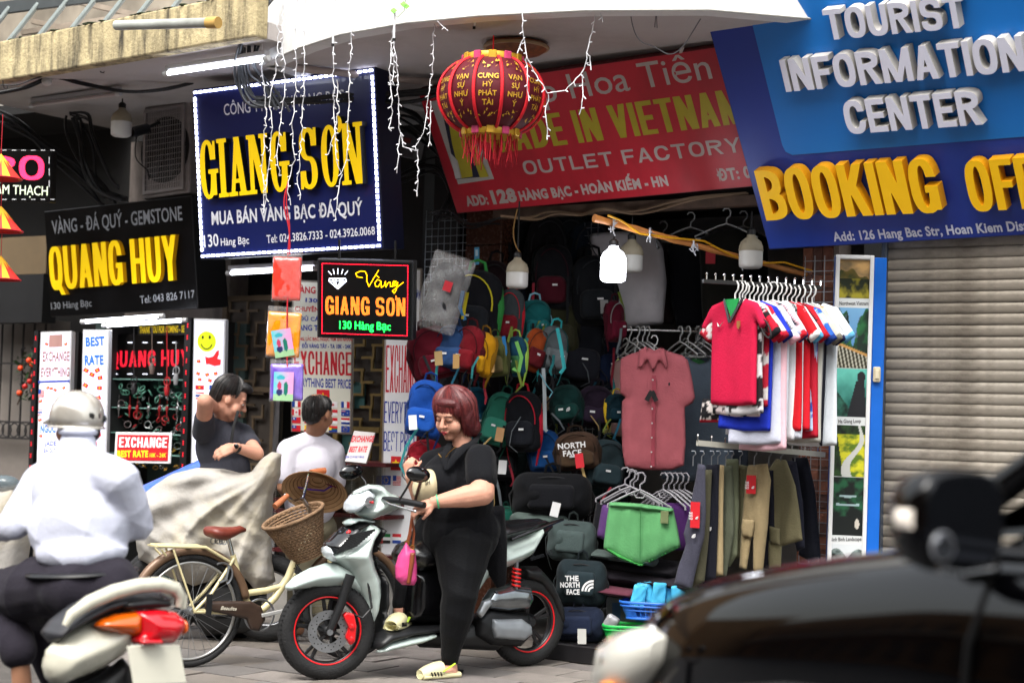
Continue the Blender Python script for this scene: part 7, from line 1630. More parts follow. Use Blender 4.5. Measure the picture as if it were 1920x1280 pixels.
def mirror(px,py,dx,y,stem):
    u,v = sp.uv(px,py,y); mb = MB(); mb.T = Matrix.Translation((u,y,v)) @ Matrix.Rotation(dx,4,'Y'); mb.ball((0,0,0),(.072,.03,.042),20,12); o = mb.build('rear_view_mirror',glossk,sc,smooth=180)
    a,b = sp.uv(*stem[0],y),sp.uv(*stem[1],y*.8); mb = MB(); mb.tube([(a[0],y,a[1]),((a[0]+b[0])/2-.01,y*.9,(a[1]+b[1])/2+.01),(b[0],y*.8,b[1])],.006,8); mb.build('stem',blackp,o,smooth=60)
mirror(658,884,R(10),-.28,((676,892),(688,920))); mirror(784,889,R(-8),.30,((770,900),(748,938)))
mb = MB(); a = sp.uv(750,938,.2); mb.tube([(a[0]+.02,.05,a[1]),(a[0]-.0,.2,a[1]),(a[0]-.05,.36,a[1]-.015)],.017,10); mb.build('handlebar_grip',blackp,sc,smooth=60); mb = MB(); mb.tube([(a[0]+.03,.05,a[1]),(a[0]+.05,.2,a[1]-.02),(a[0]+.01,.37,a[1]-.045)],.006,8); mb.ball((a[0]+.01,.37,a[1]-.045),.009,8,6); mb.build('brake_lever',chrome,sc,smooth=60)
mb = MB(); mb.tube([(a[0]+.02,-.05,a[1]),(a[0]-.0,-.2,a[1]),(a[0]-.05,-.36,a[1]-.015)],.017,10); mb.build('handlebar_grip',blackp,sc,smooth=60)
# floor, body, seat
panel('floorboard',[(692,1100),(700,1040),(760,985),(860,970),(1060,955),(1230,955),(1230,1010),(1060,1010),(900,1030),(780,1070),(720,1105)],.0,.17,blackp,edge=.03,s=.012,flat=.95)
panel('side_skirt',[(700,1112),(760,1060),(880,1030),(1040,1000),(1038,1030),(960,1062),(840,1090),(740,1115)],.12,.055,gp_,edge=.03,s=.008)
panel('seat_base',[(905,650),(1030,600),(1180,590),(1240,700),(1250,960),(1050,965),(880,955),(890,800)],.0,.13,glossk,edge=.06,s=.011)
panel('seat',[(770,1045),(782,1022),(806,1012),(850,1004),(900,1000),(930,990),(960,980),(1000,976),(1042,974),(1044,984),(1004,1004),(960,1018),(900,1032),(850,1048),(822,1074),(800,1078),(778,1064)],.0,.15,mat('seat_vinyl','#101012',.22,var=.15,coat=.3,bump=.2,bs=150),zz=0,edge=.08,s=.01,flat=.85)
panel('side_body',[(872,1112),(884,1070),(905,1042),(955,1024),(1002,1006),(1036,984),(1040,1000),(1016,1046),(990,1062),(958,1074),(928,1094),(905,1130),(884,1142)],.0,.165,gp_,zz=0,edge=.09,s=.009,flat=.85)
lettering(sp,'SH mode',(1004,1034),(962,1046),10,mat('badge_chrome','#2a2c30',.3,metal=.5),sc,y=.17,bold=.01,shear=.3)
panel('tail_cowl',[(1000,1000),(1046,976),(1052,990),(1030,1010),(1010,1030)],.0,.12,glossk,zz=0,edge=.05,s=.009)
mb = MB(); g = [sp.uv(x,y,.14) for x,y in ((955,1014),(990,1000),(1030,984),(1052,976))]; mb.tube([(u,.16,v+.01) for u,v in g],[.01,.012,.012,.008],8); mb.build('grab_rail',glossk,sc,smooth=60)
panel('rear_mudguard',[(985,1062),(1020,1062),(1044,1090),(1066,1140),(1068,1172),(1056,1165),(1040,1125),(1018,1096),(990,1086)],.0,.07,blackp,zz=0,edge=.03,s=.009)
panel('engine_case',[(900,1160),(925,1140),(1000,1150),(1010,1190),(985,1215),(930,1212),(900,1195)],.04,.08,mat('engine_dark','#1d1e20',.5,metal=.4),zz=0,edge=.03,s=.009)
panel('engine_cover',[(928,1160),(985,1160),(1002,1172),(1004,1190),(988,1202),(932,1198),(925,1180)],.10,.04,mat('engine_silver','#8c9196',.4,metal=.5,var=.15),zz=0,edge=.02,s=.007)
panel('air_box',[(916,1126),(930,1104),(968,1096),(1004,1100),(1010,1124),(1000,1144),(960,1148),(924,1144)],.09,.055,mat('smoke_chrome','#7d8286',.12,metal=.9,var=.3),zz=0,edge=.04,s=.007)
panel('passenger_foot_peg',[(896,1150),(908,1126),(924,1120),(926,1132),(906,1160)],.15,.02,mat('peg_silver','#a5a9ac',.3,metal=.6),zz=0,edge=.015,s=.006)
panel('under_frame',[(770,1190),(880,1172),(900,1160),(960,1210),(940,1222),(800,1216)],.0,.07,blackp,zz=0,edge=.03,s=.01)
u,v = sp.uv(968,1082,.12); mb = MB(); pts = [(u+.012*0+.022*math.cos(a),.12+.022*math.sin(a),v+.05-a*.0035) for a in np.arange(0,30,.45)]; mb.tube(pts,.006,6); mb.build('shock_spring',mat('spring_red','#d01818',.35),sc,smooth=60); mb = MB(); mb.tube([(u,.12,v+.09),(u-.0,.12,v-.10)],.012,10); mb.build('shock_absorber',steel,sc,smooth=60)
mb = MB(); mb.tube([(-.1,.06,.16),(-.12,.1,.02),(-.14,.12,.012)],.01,6); mb.build('side_stand',blackp,sc)
# ---- pink handbag, cream helmet ------------------------------------------------
hp = P(762,1060,8.85); t = thing('handbag','pink handbag with a brown stripe hanging from the scooter handlebar','handbag',Matrix.Translation(hp)); bp = Plane(Matrix.Translation(hp))
pinkm = mat('pink_leather','#c8447e',.4,var=.08,bump=.2,bs=40); brl = mat('brown_leather','#7d3f22',.45,var=.15)
soft('bag_body',[bp.uv(*p) for p in Z(10,[(825,520),(845,480),(870,520),(895,530),(905,620),(905,700),(890,728),(820,725),(785,690),(782,620),(800,560)])],.045,.006,pinkm,t,edge=.04,wr=.004,fx=30)
soft('brown_stripe',[bp.uv(*p,-.045) for p in Z(10,[(868,545),(895,545),(890,600),(868,722),(845,722),(862,600)])],.012,.005,brl,t,edge=.01,wr=0,curve=off_y(-.04))
mb = MB(); mb.tube([bpv := Vector((*[bp.uv(*Z(10,[(850,500)])[0])[0]],0,bp.uv(*Z(10,[(850,500)])[0])[1])),Vector((bp.uv(*Z(10,[(866,440)])[0])[0],-.01,bp.uv(*Z(10,[(866,440)])[0])[1])),Vector((bp.uv(*Z(10,[(878,330)])[0])[0],.0,bp.uv(*Z(10,[(878,330)])[0])[1])),Vector((bp.uv(*Z(10,[(888,440)])[0])[0],.01,bp.uv(*Z(10,[(885,440)])[0])[1])),Vector((bp.uv(*Z(10,[(880,520)])[0])[0],0,bp.uv(*Z(10,[(880,520)])[0])[1]))],.009,8,flat=.5); mb.build('strap',brl,t,smooth=60)
for q in ((850,490),(880,515)): u,v = bp.uv(*Z(10,[q])[0]); mb = MB(); mb.torus(.011,.003,(u,-.005,v),n=14,k=5); mb.build('buckle',mat('brass','#a5813a',.3,metal=.9),t)
hp = P(800,911,8.95); t = thing('helmet','cream open face helmet hung behind the scooter mirror','helmet',Matrix.Translation(hp)); mb = MB(); mb.T = Matrix.Rotation(R(15),4,'Y'); mb.ball((0,0,0),(.075,.085,.092),24,16); mb.build('shell',mat('helmet_cream','#c4b795',.2,coat=.5,var=.05),t,smooth=180); mb = MB(); mb.T = Matrix.Rotation(R(15),4,'Y'); mb.torus(.082,.008,(-.035,0,0),'x',28,6); mb.build('edge_trim',mat('trim_brown','#3a2018',.5),t,smooth=60)
lettering(Plane(Matrix.Translation(hp)),'SH',(799,908),(808,907),9,mat('badge_chrome','#2a2c30',.3),t,y=-.086)
# ---- cream bicycle ----------------------------------------------------------------
a,b = gp(352,1250),P(650,1250,9.55); b.z = 0; bx = (b-a).normalized(); BWB = .96; BM = frame(a,bx,Vector((-bx.y,bx.x,0))); bpn = Plane(BM)
by = thing('bicycle','cream city bicycle with brown saddle and wicker basket','bicycle',BM)
crm = mat('bike_cream','#c9bd90',.3,var=.06,coat=.4); tan = mat('saddle_leather','#6e3024',.4,var=.25,vs=12,bump=.2); brf = mat('fender_brown','#6b5340',.35,var=.2,metal=.2)
BR = .298
def bwheel(x):
    mb = MB(); mb.torus(BR-.017,.019,n=60,k=8); w_ = mb.build('wheel',rub,by,Matrix.Translation((x,0,BR)),smooth=180); mb = MB(); mb.torus(BR-.042,.009,n=60,k=6,sq=1.6); mb.build('rim',mat('alloy','#aaa9a6',.3,metal=.8,var=.1),w_,smooth=180)
    mb = MB(); mb.lathe([(.016,-.05),(.022,-.03),(.014,0),(.022,.03),(.016,.05)],14,axis='y'); mb.build('hub',steel,w_,smooth=40)
    for k in range(32):
        a = 2*math.pi*k/32; s_ = 1 if k % 2 else -1; a2 = a+(.5 if (k//2) % 2 else -.5)
        if k == 0 or True: mb = MB(); mb.bar((.02*math.cos(a2),s_*.03,.02*math.sin(a2)),((BR-.045)*math.cos(a),0,(BR-.045)*math.sin(a)),.0022); mb.build('spoke',steel,w_)
bwheel(0); bwheel(BWB)
mb = MB(); mb.torus(BR+.022,.026,(0,0,BR),n=40,k=8,a0=10,a1=190,sq=1.0); mb.build('rear_mudguard',brf,by,smooth=180); mb = MB(); mb.torus(BR+.02,.024,(BWB,0,BR),n=36,k=8,a0=20,a1=150); mb.build('front_mudguard',brf,by,smooth=180)
def bpx(x,y,yy=0.0): u,v = bpn.uv(x,y,yy); return Vector((u,yy,v))
BB = bpx(478,1150); seatc = bpx(438,1045)
mb = MB(); mb.tube([bpx(592,985),bpx(588,996),bpx(572,1018),bpx(552,1052),bpx(540,1082),bpx(515,1120),bpx(495,1140),BB],.021,12); mb.tube([bpx(552,1075),bpx(530,1098),bpx(500,1106),bpx(458,1112)],.018,10); mb.tube([bpx(436,1040),bpx(446,1075),bpx(460,1120),BB],.017,10)
for s_ in (-1,1):
    mb.tube([bpx(437,1046)+Vector((0,s_*.015,0)),bpx(390,1110)+Vector((0,s_*.05,0)),Vector((0,s_*.055,BR))],.009,8); mb.tube([BB+Vector((0,s_*.03,0)),Vector((.14,s_*.05,BR-.01)),Vector((0,s_*.055,BR))],.009,8)
mb.build('frame',crm,by,smooth=60)
mb = MB(); ht = bpx(578,945); mb.tube([bpx(592,982),bpx(600,1020)],.022,10); mb.tube([bpx(598,1010),bpx(602,1035),Vector((BWB-.06,-.04,BR+.15)),Vector((BWB,-.05,BR))],.013,8); mb.tube([bpx(598,1010),bpx(602,1035),Vector((BWB-.06,.04,BR+.15)),Vector((BWB,.05,BR))],.013,8); mb.build('fork',crm,by,smooth=60)
mb = MB(); mb.tube([bpx(590,985),bpx(578,950),bpx(568,935)],.013,10); mb.tube([bpx(492,945,-.0)+Vector((0,-.2,0)),bpx(508,925)+Vector((0,-.18,0)),bpx(535,938)+Vector((0,-.1,0)),bpx(568,934),bpx(586,908)+Vector((0,.08,0)),bpx(602,888)+Vector((0,.16,0)),bpx(625,884)+Vector((0,.18,0))],.010,10); mb.build('handlebar',chrome,by,smooth=60)
for q,e in (((bpx(512,925)+Vector((0,-.19,0))),(bpx(484,945)+Vector((0,-.22,0)))),((bpx(606,887)+Vector((0,.17,0))),(bpx(636,884)+Vector((0,.18,0))))): mb = MB(); mb.tube([q,q.lerp(e,.5),e],[.014,.017,.018],10); mb.build('grip',mat('grip_tan','#9c5a35',.5,var=.1),by,smooth=60)
sdl = MB(); sdl.loft([[bpx(x,y)+Vector((0,a,b_)) for a,b_ in ring(14,wy,hz,2.4)] for x,y,wy,hz in ((386,995,.03,.012),(392,996,.085,.028),(405,998,.09,.034),(420,1000,.07,.036),(436,997,.042,.028),(450,992,.028,.02),(460,993,.012,.01))]); sdl.build('saddle',tan,by,smooth=70); mb = MB(); mb.tube([bpx(428,1008),bpx(437,1044)],.012,8); mb.build('seat_post',chrome,by,smooth=60)
mb = MB()
for k in range(5): mb.torus(.016,.003,tuple(bpx(404+k*4,1014)+Vector((0,(-1)**k*.03,0))),n=12,k=5)
mb.build('saddle_springs',steel,by)
mb = MB(); ra = bpx(288,1022); rb = bpx(378,1024); rc_ = bpx(428,1052)
for s_ in (-1,1): mb.tube([ra+Vector((0,s_*.05,0)),rb+Vector((0,s_*.055,0)),rc_+Vector((0,s_*.02,0))],.009,8); mb.tube([bpx(318,1028)+Vector((0,s_*.055,0)),Vector((.0,s_*.07,BR))],.006,6); mb.tube([bpx(296,1028)+Vector((0,s_*.05,0)),bpx(306,1040)+Vector((0,s_*.04,0))],.006,6)
for k in range(4): q = ra.lerp(rb,k/3); mb.box(q,(.03,.1,.008))
mb.build('luggage_rack',crm,by,smooth=50)
cg = soft('chain_guard',[bpn.uv(*p,-.07) for p in [(384,1126),(470,1126),(490,1136),(498,1160),(486,1182),(470,1180),(462,1160),(384,1142)]],.012,.008,mat('guard_brown','#3a2c24',.35,var=.2),by,edge=.012,wr=0,curve=off_y(-.07))
lettering(bpn,'Beaulite',(402,1139),(432,1141),7,mat('badge_pale','#c9c2b0',.5),by,y=-.084,shear=.3); lettering(bpn,'Vivamontel',(553,1068),(582,1010),8,blk2,by,y=-.024,shear=.3)
mb = MB(); mb.bar(BB+Vector((0,-.09,0)),bpx(532,1138)+Vector((0,-.09,0)),.02,.012,up=(0,1,0)); mb.build('crank',mat('crank_silver','#c9c9c6',.3,metal=.5),by,bevel=.003); mb = MB(); mb.box(bpx(535,1137)+Vector((0,-.13,0)),(.08,.08,.02)); mb.build('pedal',blackp,by,bevel=.004); mb = MB(); mb.box(bpx(428,1160)+Vector((0,.13,0)),(.08,.08,.02)); mb.build('pedal',blackp,by,bevel=.004)
mb = MB(); mb.torus(.085,.006,tuple(BB+Vector((0,-.06,0))),n=32,k=6); mb.lathe([(.02,-.075),(.02,.05)],12,tuple(BB),'y'); mb.build('chain_ring',steel,by)
mb = MB(); mb.bar(bpx(382,1110)+Vector((0,-.08,0)),bpx(380,1150)+Vector((0,-.08,0)),.03,.01,up=(0,1,0)); mb.build('reflector_plate',blackp,by)
mb = MB(); mb.tube([bpx(425,1060)+Vector((0,-.03,0)),bpx(418,1085)+Vector((0,-.04,0)),bpx(404,1090)+Vector((0,-.05,0))],.008,6,); mb.torus(.06,.006,tuple(bpx(412,1075)+Vector((0,-.03,0))),n=20,k=5,a0=-60,a1=120); mb.build('ring_lock',steel,by)
# basket
wkr = mat('wicker','#7d6248',.75,var=.35,vs=30,bump=.5); wk = thing('wicker_basket','brown woven basket mounted on the front of the cream bicycle','basket',BM)
wk.parent = by; wk.matrix_local = Matrix.Identity(4); del wk['category']; del wk['label']
top = [bpx(495,990),bpx(603,940)]; ctr = (bpx(550,968)); bot = bpx(577,1042); axx = (bpx(603,943)-bpx(495,990)); nrm = (ctr-bot).normalized(); xx = (axx-nrm*axx.dot(nrm)).normalized(); yy_ = nrm.cross(xx)
def rg(t_): c = bot.lerp(ctr,t_); A2 = .085+.085*t_; B2 = .085+.075*t_; return c,A2,B2
nst = 34
for lv in range(17):
    t_ = lv/16; c,A2,B2 = rg(t_); pts = []
    for k in range(nst*2): a = math.pi*2*k/(nst*2); w_ = 1+.022*(1 if (k+lv) % 2 else -1); pts.append(c+xx*A2*w_*math.cos(a)+yy_*B2*w_*math.sin(a))
    mb = MB(); mb.tube(pts,.0068,5,closed=True,flat=1); o = mb.build('woven_band',wkr,wk,smooth=60)
mb = MB()
for k in range(nst): a = math.pi*2*(k+.5)/nst; c0,A0,B0 = rg(0); c1,A1,B1 = rg(1); mb.tube([c0+xx*A0*math.cos(a)+yy_*B0*math.sin(a),c1+xx*A1*math.cos(a)+yy_*B1*math.sin(a)],.004,4)
c,A2,B2 = rg(0); mb.add([c+xx*A2*math.cos(a)+yy_*B2*math.sin(a) for a in np.linspace(0,6.28,20)],[tuple(range(20))]); tag(mb.build('stakes',wkr,wk),kind='stuff')
c,A2,B2 = rg(1.02); mb = MB(); mb.tube([c+xx*A2*1.02*math.cos(a)+yy_*B2*1.02*math.sin(a) for a in np.linspace(0,6.283,40,endpoint=False)],.011,8,closed=True); mb.build('rim',wkr,wk,smooth=60)
# conical hat in the basket
hc = P(590,922,9.75); t = thing('conical_hat','conical palm leaf hat resting in the bicycle basket with purple ribbon','hat',frame(hc,(.99,-.02,-.12),(.11,-.766,.63),(.1,.64,.76)))
palm = mat('palm_leaf','#c39c72',.75,var=.25,vs=25,bump=.4); mb = MB(); HR = .19
mb.loft([[(r_*math.cos(a),r_*math.sin(a),h2) for a in np.linspace(0,2*math.pi,48,endpoint=False)] for r_,h2 in ((.005,.105),(.06,.075),(.12,.045),(HR,.0),(HR-.002,-.004),(.12,.04),(.06,.07),(.004,.1))]); mb.build('shell',palm,t,smooth=60)
mb = MB()
for k in range(9): r_ = HR*(1-k/9.5); mb.torus(r_,.0028,(0,0,.105*(k/9.5)-.002),'z',36,4)
mb.build('hoops',mat('palm_hoop','#8a6744',.7),t); mb = MB(); mb.tube([(-.1,-.02,.03),(-.03,.03,-.01),(.05,-.0,.02),(.09,.04,.03)],.008,6,flat=.4); mb.build('ribbon',cloth('#5a3aa0'),t); mb = MB(); mb.tube([(.06,.03,.045),(.09,.045,.03),(.12,.035,.03)],.006,6,flat=.4); mb.build('embroidery',cloth('#7a1c4a'),t)
# ---- motorbikes under cloth covers --------------------------------------------------
t = thing('covered_motorbike','motorbike under a beige cloth cover behind the bicycle','motorbike',Matrix.Translation(P(390,1000,10.1))); cpn = Plane(Matrix.Translation(P(390,1000,10.1)))
cvm = mat('cover_cloth','#a19d97',.9,var=.16,vs=5,bump=.8,bs=22,stain='#a5945f',stain_amt=.4,stain_scale=(2.2,2.2,2.2))
o = [(262,930),(285,912),(322,888),(372,876),(420,878),(452,886),(474,884),(492,860),(512,846),(530,850),(529,890),(515,925),(508,990),(510,1050),(516,1090),(480,1110),(455,1075),(420,1082),(360,1100),(300,1070),(255,1050),(248,1000)]
def cvf(x,z):
    r_ = np.hypot(x-.42,z-.42); th_ = np.arctan2(z-.42,x-.42); f1 = np.abs(np.sin(th_*5.5+.8*np.sin(r_*4)+.5)); f2 = np.sin(th_*13+2*np.sin(r_*6)+x*3)
    return np.clip(r_,0,.9)*(.12*f1**.6+.035*f2+.02*np.sin(th_*29+r_*5))-.05+.02*np.sin(z*9+x*4)+.012*np.abs(np.sin(x*19+z*14+2*np.sin(z*9)))
spx('cloth_cover',o,cpn,.2,.013,cvm,t,edge=.16,wr=.012,seed=14,fx=8,fz=5,flat=.8,curve=cvf)
for x,y,r_ in ((500,1165,.26),(300,1150,.25)): u,v = cpn.uv(x,y,.1); mb = MB(); mb.torus(r_-.05,.05,(u,.1,-(P(390,1000,10.1).z)+r_),n=40,k=10); w_ = mb.build('wheel',rub,t,smooth=180); mb = MB(); mb.torus(r_-.095,.012,(u,.1,-(P(390,1000,10.1).z)+r_),n=30,k=6,sq=2); mb.build('rim',steel,w_,smooth=180)
spx('engine',[(360,1090),(470,1085),(490,1150),(470,1190),(380,1195),(340,1150)],cpn,.1,.015,blackp,t,curve=off_y(.1))
t = thing('covered_motorbike','second motorbike under a blue plastic sheet behind the beige one','motorbike',Matrix.Translation(P(330,900,10.6))); c2 = Plane(Matrix.Translation(P(330,900,10.6)))
spx('blue_sheet',[(262,925),(262,912),(300,895),(340,876),(380,858),(400,868),(402,886),(350,900),(300,935),(290,1000),(262,1000)],c2,.12,.012,mat('blue_tarp','#3a63c4',.35,var=.12,bump=.6,bs=18,spec=.6),t,edge=.08,wr=.025,seed=3,fx=14)
u,v = c2.uv(300,1150,.1); mb = MB(); mb.torus(.2,.05,(u,.1,.25-P(330,900,10.6).z),n=36,k=8); mb.build('wheel',rub,t,smooth=180)
t = thing('covered_motorbike','pale covered motorbike cut by the left edge behind the rider','motorbike',Matrix.Translation(P(20,960,9.9))); c3 = Plane(Matrix.Translation(P(20,960,9.9)))
spx('cloth_cover',[(-60,920),(0,912),(40,905),(55,935),(60,1000),(40,1100),(-60,1100)],c3,.2,.018,cvm,t,wr=.02,seed=6); mb = MB(); u,v = c3.uv(18,905); mb.ball((u,-.1,v),(.09,.06,.05),16,10); mb.build('windshield',mat('smoked','#5c6a70',.08,alpha=.6,var=0),t,smooth=180)
mb = MB(); mb.torus(.2,.05,(0,0,.25-P(20,960,9.9).z),n=36,k=8); mb.build('wheel',rub,t,smooth=180)
# ---- rider's motorbike, seen from behind ---------------------------------------------
dR = 6.15; RM = pfr(250,1150,dR,-38,0); rb = thing('motorbike','white motorbike with orange and red tail light ridden by the man in the white shirt','motorbike',RM); rp = Plane(RM)
wp = mat('bike_white','#b9b6a6',.25,var=.04,coat=.5)
def rpan(name,pts,y,th,m_,edge=.05,s=.009,flat=.7,parent=rb): return soft(name,[rp.uv(*p,y) for p in Z(9,pts)],th,s,m_,parent,edge=edge,wr=0,flat=flat,curve=off_y(y))
rpan('side_panel',[(250,1245),(238,1180),(260,1090),(330,1020),(430,965),(530,925),(640,885),(760,868),(800,900),(760,1010),(735,1060),(690,1120),(600,1180),(500,1225),(400,1262),(350,1290),(280,1275)],.02,.10,wp,edge=.12,s=.012)
rpan('seat',[(240,1000),(300,920),(420,830),(560,760),(700,735),(860,740),(950,790),(900,860),(700,860),(560,900),(400,980),(280,1060)],.05,.13,mat('seat_dark','#2a2a2e',.4),edge=.08)
mb = MB(); g = [rp.uv(*p,-.06) for p in Z(9,[(365,955),(400,895),(500,825),(640,765),(780,730),(900,722),(985,745),(1015,790),(1005,850)])]; mb.tube([(u,-.06,v) for u,v in g],[.012,.02,.026,.028,.028,.028,.026,.022,.014],10); g = [rp.uv(*p,.2) for p in Z(9,[(1005,850),(1000,790),(940,755),(860,750),(700,780)])]; mb.tube([(u,.16,v) for u,v in g],[.014,.02,.02,.018,.012],10); mb.build('grab_rail',wp,rb,smooth=60)
tl = rpan('tail_light',[(755,872),(870,860),(980,872),(1025,905),(1038,960),(1005,1010),(960,1058),(745,1060),(738,1020),(770,985)],-.06,.07,mat('tail_red','#b80f1c',.12,coat=.8,var=.05),edge=.05,s=.008)
rpan('orange_indicator',[(522,952),(570,915),(640,890),(760,868),(790,872),(790,1000),(740,1016),(660,1005),(590,985)],-.045,.06,mat('indicator_orange','#c8560a',.12,coat=.8,var=.1),edge=.04,s=.008)
rpan('orange_indicator',[(1005,895),(1040,920),(1042,985),(1010,1010),(990,1000)],-.05,.06,mat('indicator_orange','#c8560a',.12,coat=.8),edge=.03,s=.007)
rpan('reflector',[(790,1030),(910,1030),(920,1060),(780,1062)],-.12,.02,mat('tail_red','#b80f1c',.12),edge=.01,s=.006)
rpan('tail_black',[(640,850),(700,800),(850,780),(950,800),(960,850),(860,862),(700,870)],-.03,.06,blackp,s=.01)
q = [rp.uv(*p,-.1) for p in Z(9,[(712,1068),(1008,1062),(1048,1275),(748,1288)])]; mb = MB(); mb.prism(q,-.104,-.098); mb.build('number_plate',mat('plate_white','#d8d5c4',.4,var=.06,vs=12),rb,bevel=.006,seg=2)
rpan('rear_mudguard',[(440,1290),(560,1230),(690,1130),(740,1200),(760,1340),(700,1400),(500,1400)],.05,.06,blackp)
mb = MB(); u,v = rp.uv(250,1150); mb.torus(.235,.05,(-.08,.14,.27-RM.translation.z-.13),n=48,k=10); w_ = mb.build('wheel',rub,rb,smooth=180); mb = MB(); mb.torus(.19,.012,(-.08,.14,.27-RM.translation.z-.13),n=30,k=6,sq=2); mb.build('rim',steel,w_)
mb = MB(); mb.torus(.235,.05,(-1.25,.14,.27-RM.translation.z-.13),n=48,k=10); mb.build('wheel',rub,rb,smooth=180)
mb = MB(); mb.tube([(-1.2,.14,-.75),(-1.05,.14,-.1),(-1.0,.14,.1)],.05,10); mb.tube([(-1.0,-.18,.12),(-1.0,.14,.1),(-1.0,.45,.12)],.018,8); mb.tube([(-.9,.14,-.55),(-.2,.14,-.5)],.09,8); mb.build('front_fork',blackp,rb,smooth=60)
for s_ in (-.2,.48): mb = MB(); mb.ball((-.98,s_,.26),(.06,.02,.045),12,8); mb.tube([(-1.0,s_+.02,.12),(-.98,s_,.24)],.006,6); mb.build('rear_view_mirror',glossk,rb,smooth=180)
# ================================================================== PEOPLE
skin = mat('skin','#bf8c76',.55,var=.14,vs=18,spec=.35,bump=.15,bs=120); skin2 = mat('skin_tan','#9a6f56',.55,var=.14,vs=18,spec=.35)
def basis(f,u=(0,0,1)):
    f = Vector(f).normalized(); r_ = f.cross(Vector(u)).normalized(); return Matrix((r_,f,r_.cross(f))).transposed()
def head(c,f,s=1.0,roll=0,female=False):
    """skull, jaw, nose, lips, brow, ears as pieces of one surface; returns pieces and a placer for hair and eyes"""
    B_ = basis(f); c = Vector(c)
    if roll: B_ = B_ @ Matrix.Rotation(roll,3,'Y')
    L = lambda x,y,z: c+B_ @ Vector((x,y,z))*s
    R4 = B_.to_4x4(); e = lambda p,r_: ('e',L(*p),tuple(q*s for q in r_),R4)
    k = .93 if female else 1.0
    pr = [e((0,-.012,.03),(.074,.092,.088)),e((0,.03,-.045),(.056*k,.052,.062)),e((0,.055,-.088),(.026,.024,.022)),e((.03,.050,-.035),(.036*(1.12 if female else 1),.032,.038)),e((-.03,.050,-.035),(.036*(1.12 if female else 1),.032,.038)),
          e((0,.068,.028),(.05,.018,.02)),('c',L(0,.082,.012),L(0,.102,-.022),.008*s,.0125*s),e((.012,.092,-.026),(.009,.009,.007)),e((-.012,.092,-.026),(.009,.009,.007)),
          e((0,.083,-.052),(.022,.010,.006)),e((0,.081,-.062),(.019,.010,.007)),e((.076,-.005,-.008),(.010,.02,.031)),e((-.076,-.005,-.008),(.010,.02,.031)),e((.03,.070,.008),(.019,.014,.010)),e((-.03,.070,.008),(.019,.014,.010))]
    return pr,L,R4,s
def face_bits(H_,body,closed=False,lips='#9a4a44',brow='#1d1512'):
    pr,L,R4,s = H_
    for sx in (-1,1):
        if closed:
            mb = MB(); mb.tube([L(sx*x,.0845-.35*(x-.03)**2*30,.001-(.004-(abs(x-.03)*.2))) for x in (.016,.023,.03,.038,.045)],[.0008,.0016,.002,.0016,.0008],5); mb.build('eyelash',mat('lash','#120d0c',.7),body)
        else:
            mb = MB(); T0 = mb.T; mb.T = Matrix.Translation(L(sx*.03,.076,.004)) @ R4; mb.ball((0,0,0),(.013*s,.010*s,.0075*s),12,8); mb.build('eye',mat('eye_white','#c9c2bc',.25,var=0),body,smooth=180)
            mb = MB(); mb.T = Matrix.Translation(L(sx*.03,.0845,.004)) @ R4; mb.ball((0,0,0),(.005*s,.003*s,.0055*s),10,6); mb.build('iris',mat('iris','#120b08',.15,var=0),body)
        mb = MB(); mb.tube([L(sx*.014,.0905,.024),L(sx*.03,.090,.030),L(sx*.05,.072,.025)],[.002*s,.0032*s,.0012*s],6); mb.build('eyebrow',mat('brow_'+brow[1:],brow,.8),body)
    mb = MB(); mb.tube([L(-.019,.0885,-.056),L(-.008,.0935,-.0525),L(0,.094,-.054),L(.008,.0935,-.0525),L(.019,.0885,-.056)],[.001,.004*s,.0035*s,.004*s,.001],6); mb.tube([L(-.016,.087,-.060),L(0,.0925,-.0645),L(.016,.087,-.060)],[.001,.005*s,.001],6); mb.build('lips',mat('lips_'+lips[1:],lips,.4),body,smooth=60)
def hand(w_,d,n,s=1.0,curl=.5,thumb=1):
    """w wrist, d towards the fingers, n out of the back of the hand"""
    w_ = Vector(w_); d = Vector(d).normalized(); n = Vector(n).normalized(); n = (n-d*n.dot(d)).normalized(); x = d.cross(n)*thumb
    L = lambda a,b,c: w_+x*a*s+d*b*s+n*c*s
    pr = [('c',L(.022,.02,0),L(.030,.075,0),.015*s,.013*s),('c',L(.006,.02,.002),L(.008,.08,.002),.016*s,.013*s),('c',L(-.008,.02,.002),L(-.012,.078,.002),.016*s,.013*s),('c',L(-.02,.022,0),L(-.030,.070,0),.014*s,.012*s),('c',L(0,-.02,0),L(0,.03,0),.022*s,.024*s,.8)]
    for a,b,ln,r_ in ((.030,.078,.068,.0088),(.009,.084,.076,.0092),(-.012,.081,.070,.0088),(-.031,.072,.055,.0078)):
        p = [L(a,b-.01,0)]; an = curl*.5; q = Vector((a,b,0))
        for k,f_ in enumerate((.45,.32,.25)): q = q+Vector((a*.12*0,math.cos(an),-math.sin(an)))*ln*f_; p.append(L(*q)); an += curl*(.9,.7,0)[k]
        pr.append(('p',p,[r_*s,r_*s,r_*.92*s,r_*.72*s]))
    pr.append(('p',[L(.020,.012,-.004),L(.042,.035,-.014),L(.052,.060,-.022),L(.050,.085,-.030-.02*curl)],[.014*s,.0125*s,.0105*s,.008*s])); return pr
def person(label,org): return thing('person',label,'person',Matrix.Translation(Vector(org)))
def hairball(name,prims,m_,par,seed=1,amp=.006,vx=.006,f=60):
    rs = np.random.RandomState(seed)
    def g(v): return amp*np.abs(np.sin((v[:,0]*.8+v[:,1]*.9)*f+1.5*np.sin(v[:,2]*25)+rs.uniform(0,6)))-.3*amp
    return blob(name,prims,vx,m_,par,smooth=3,disp=g)
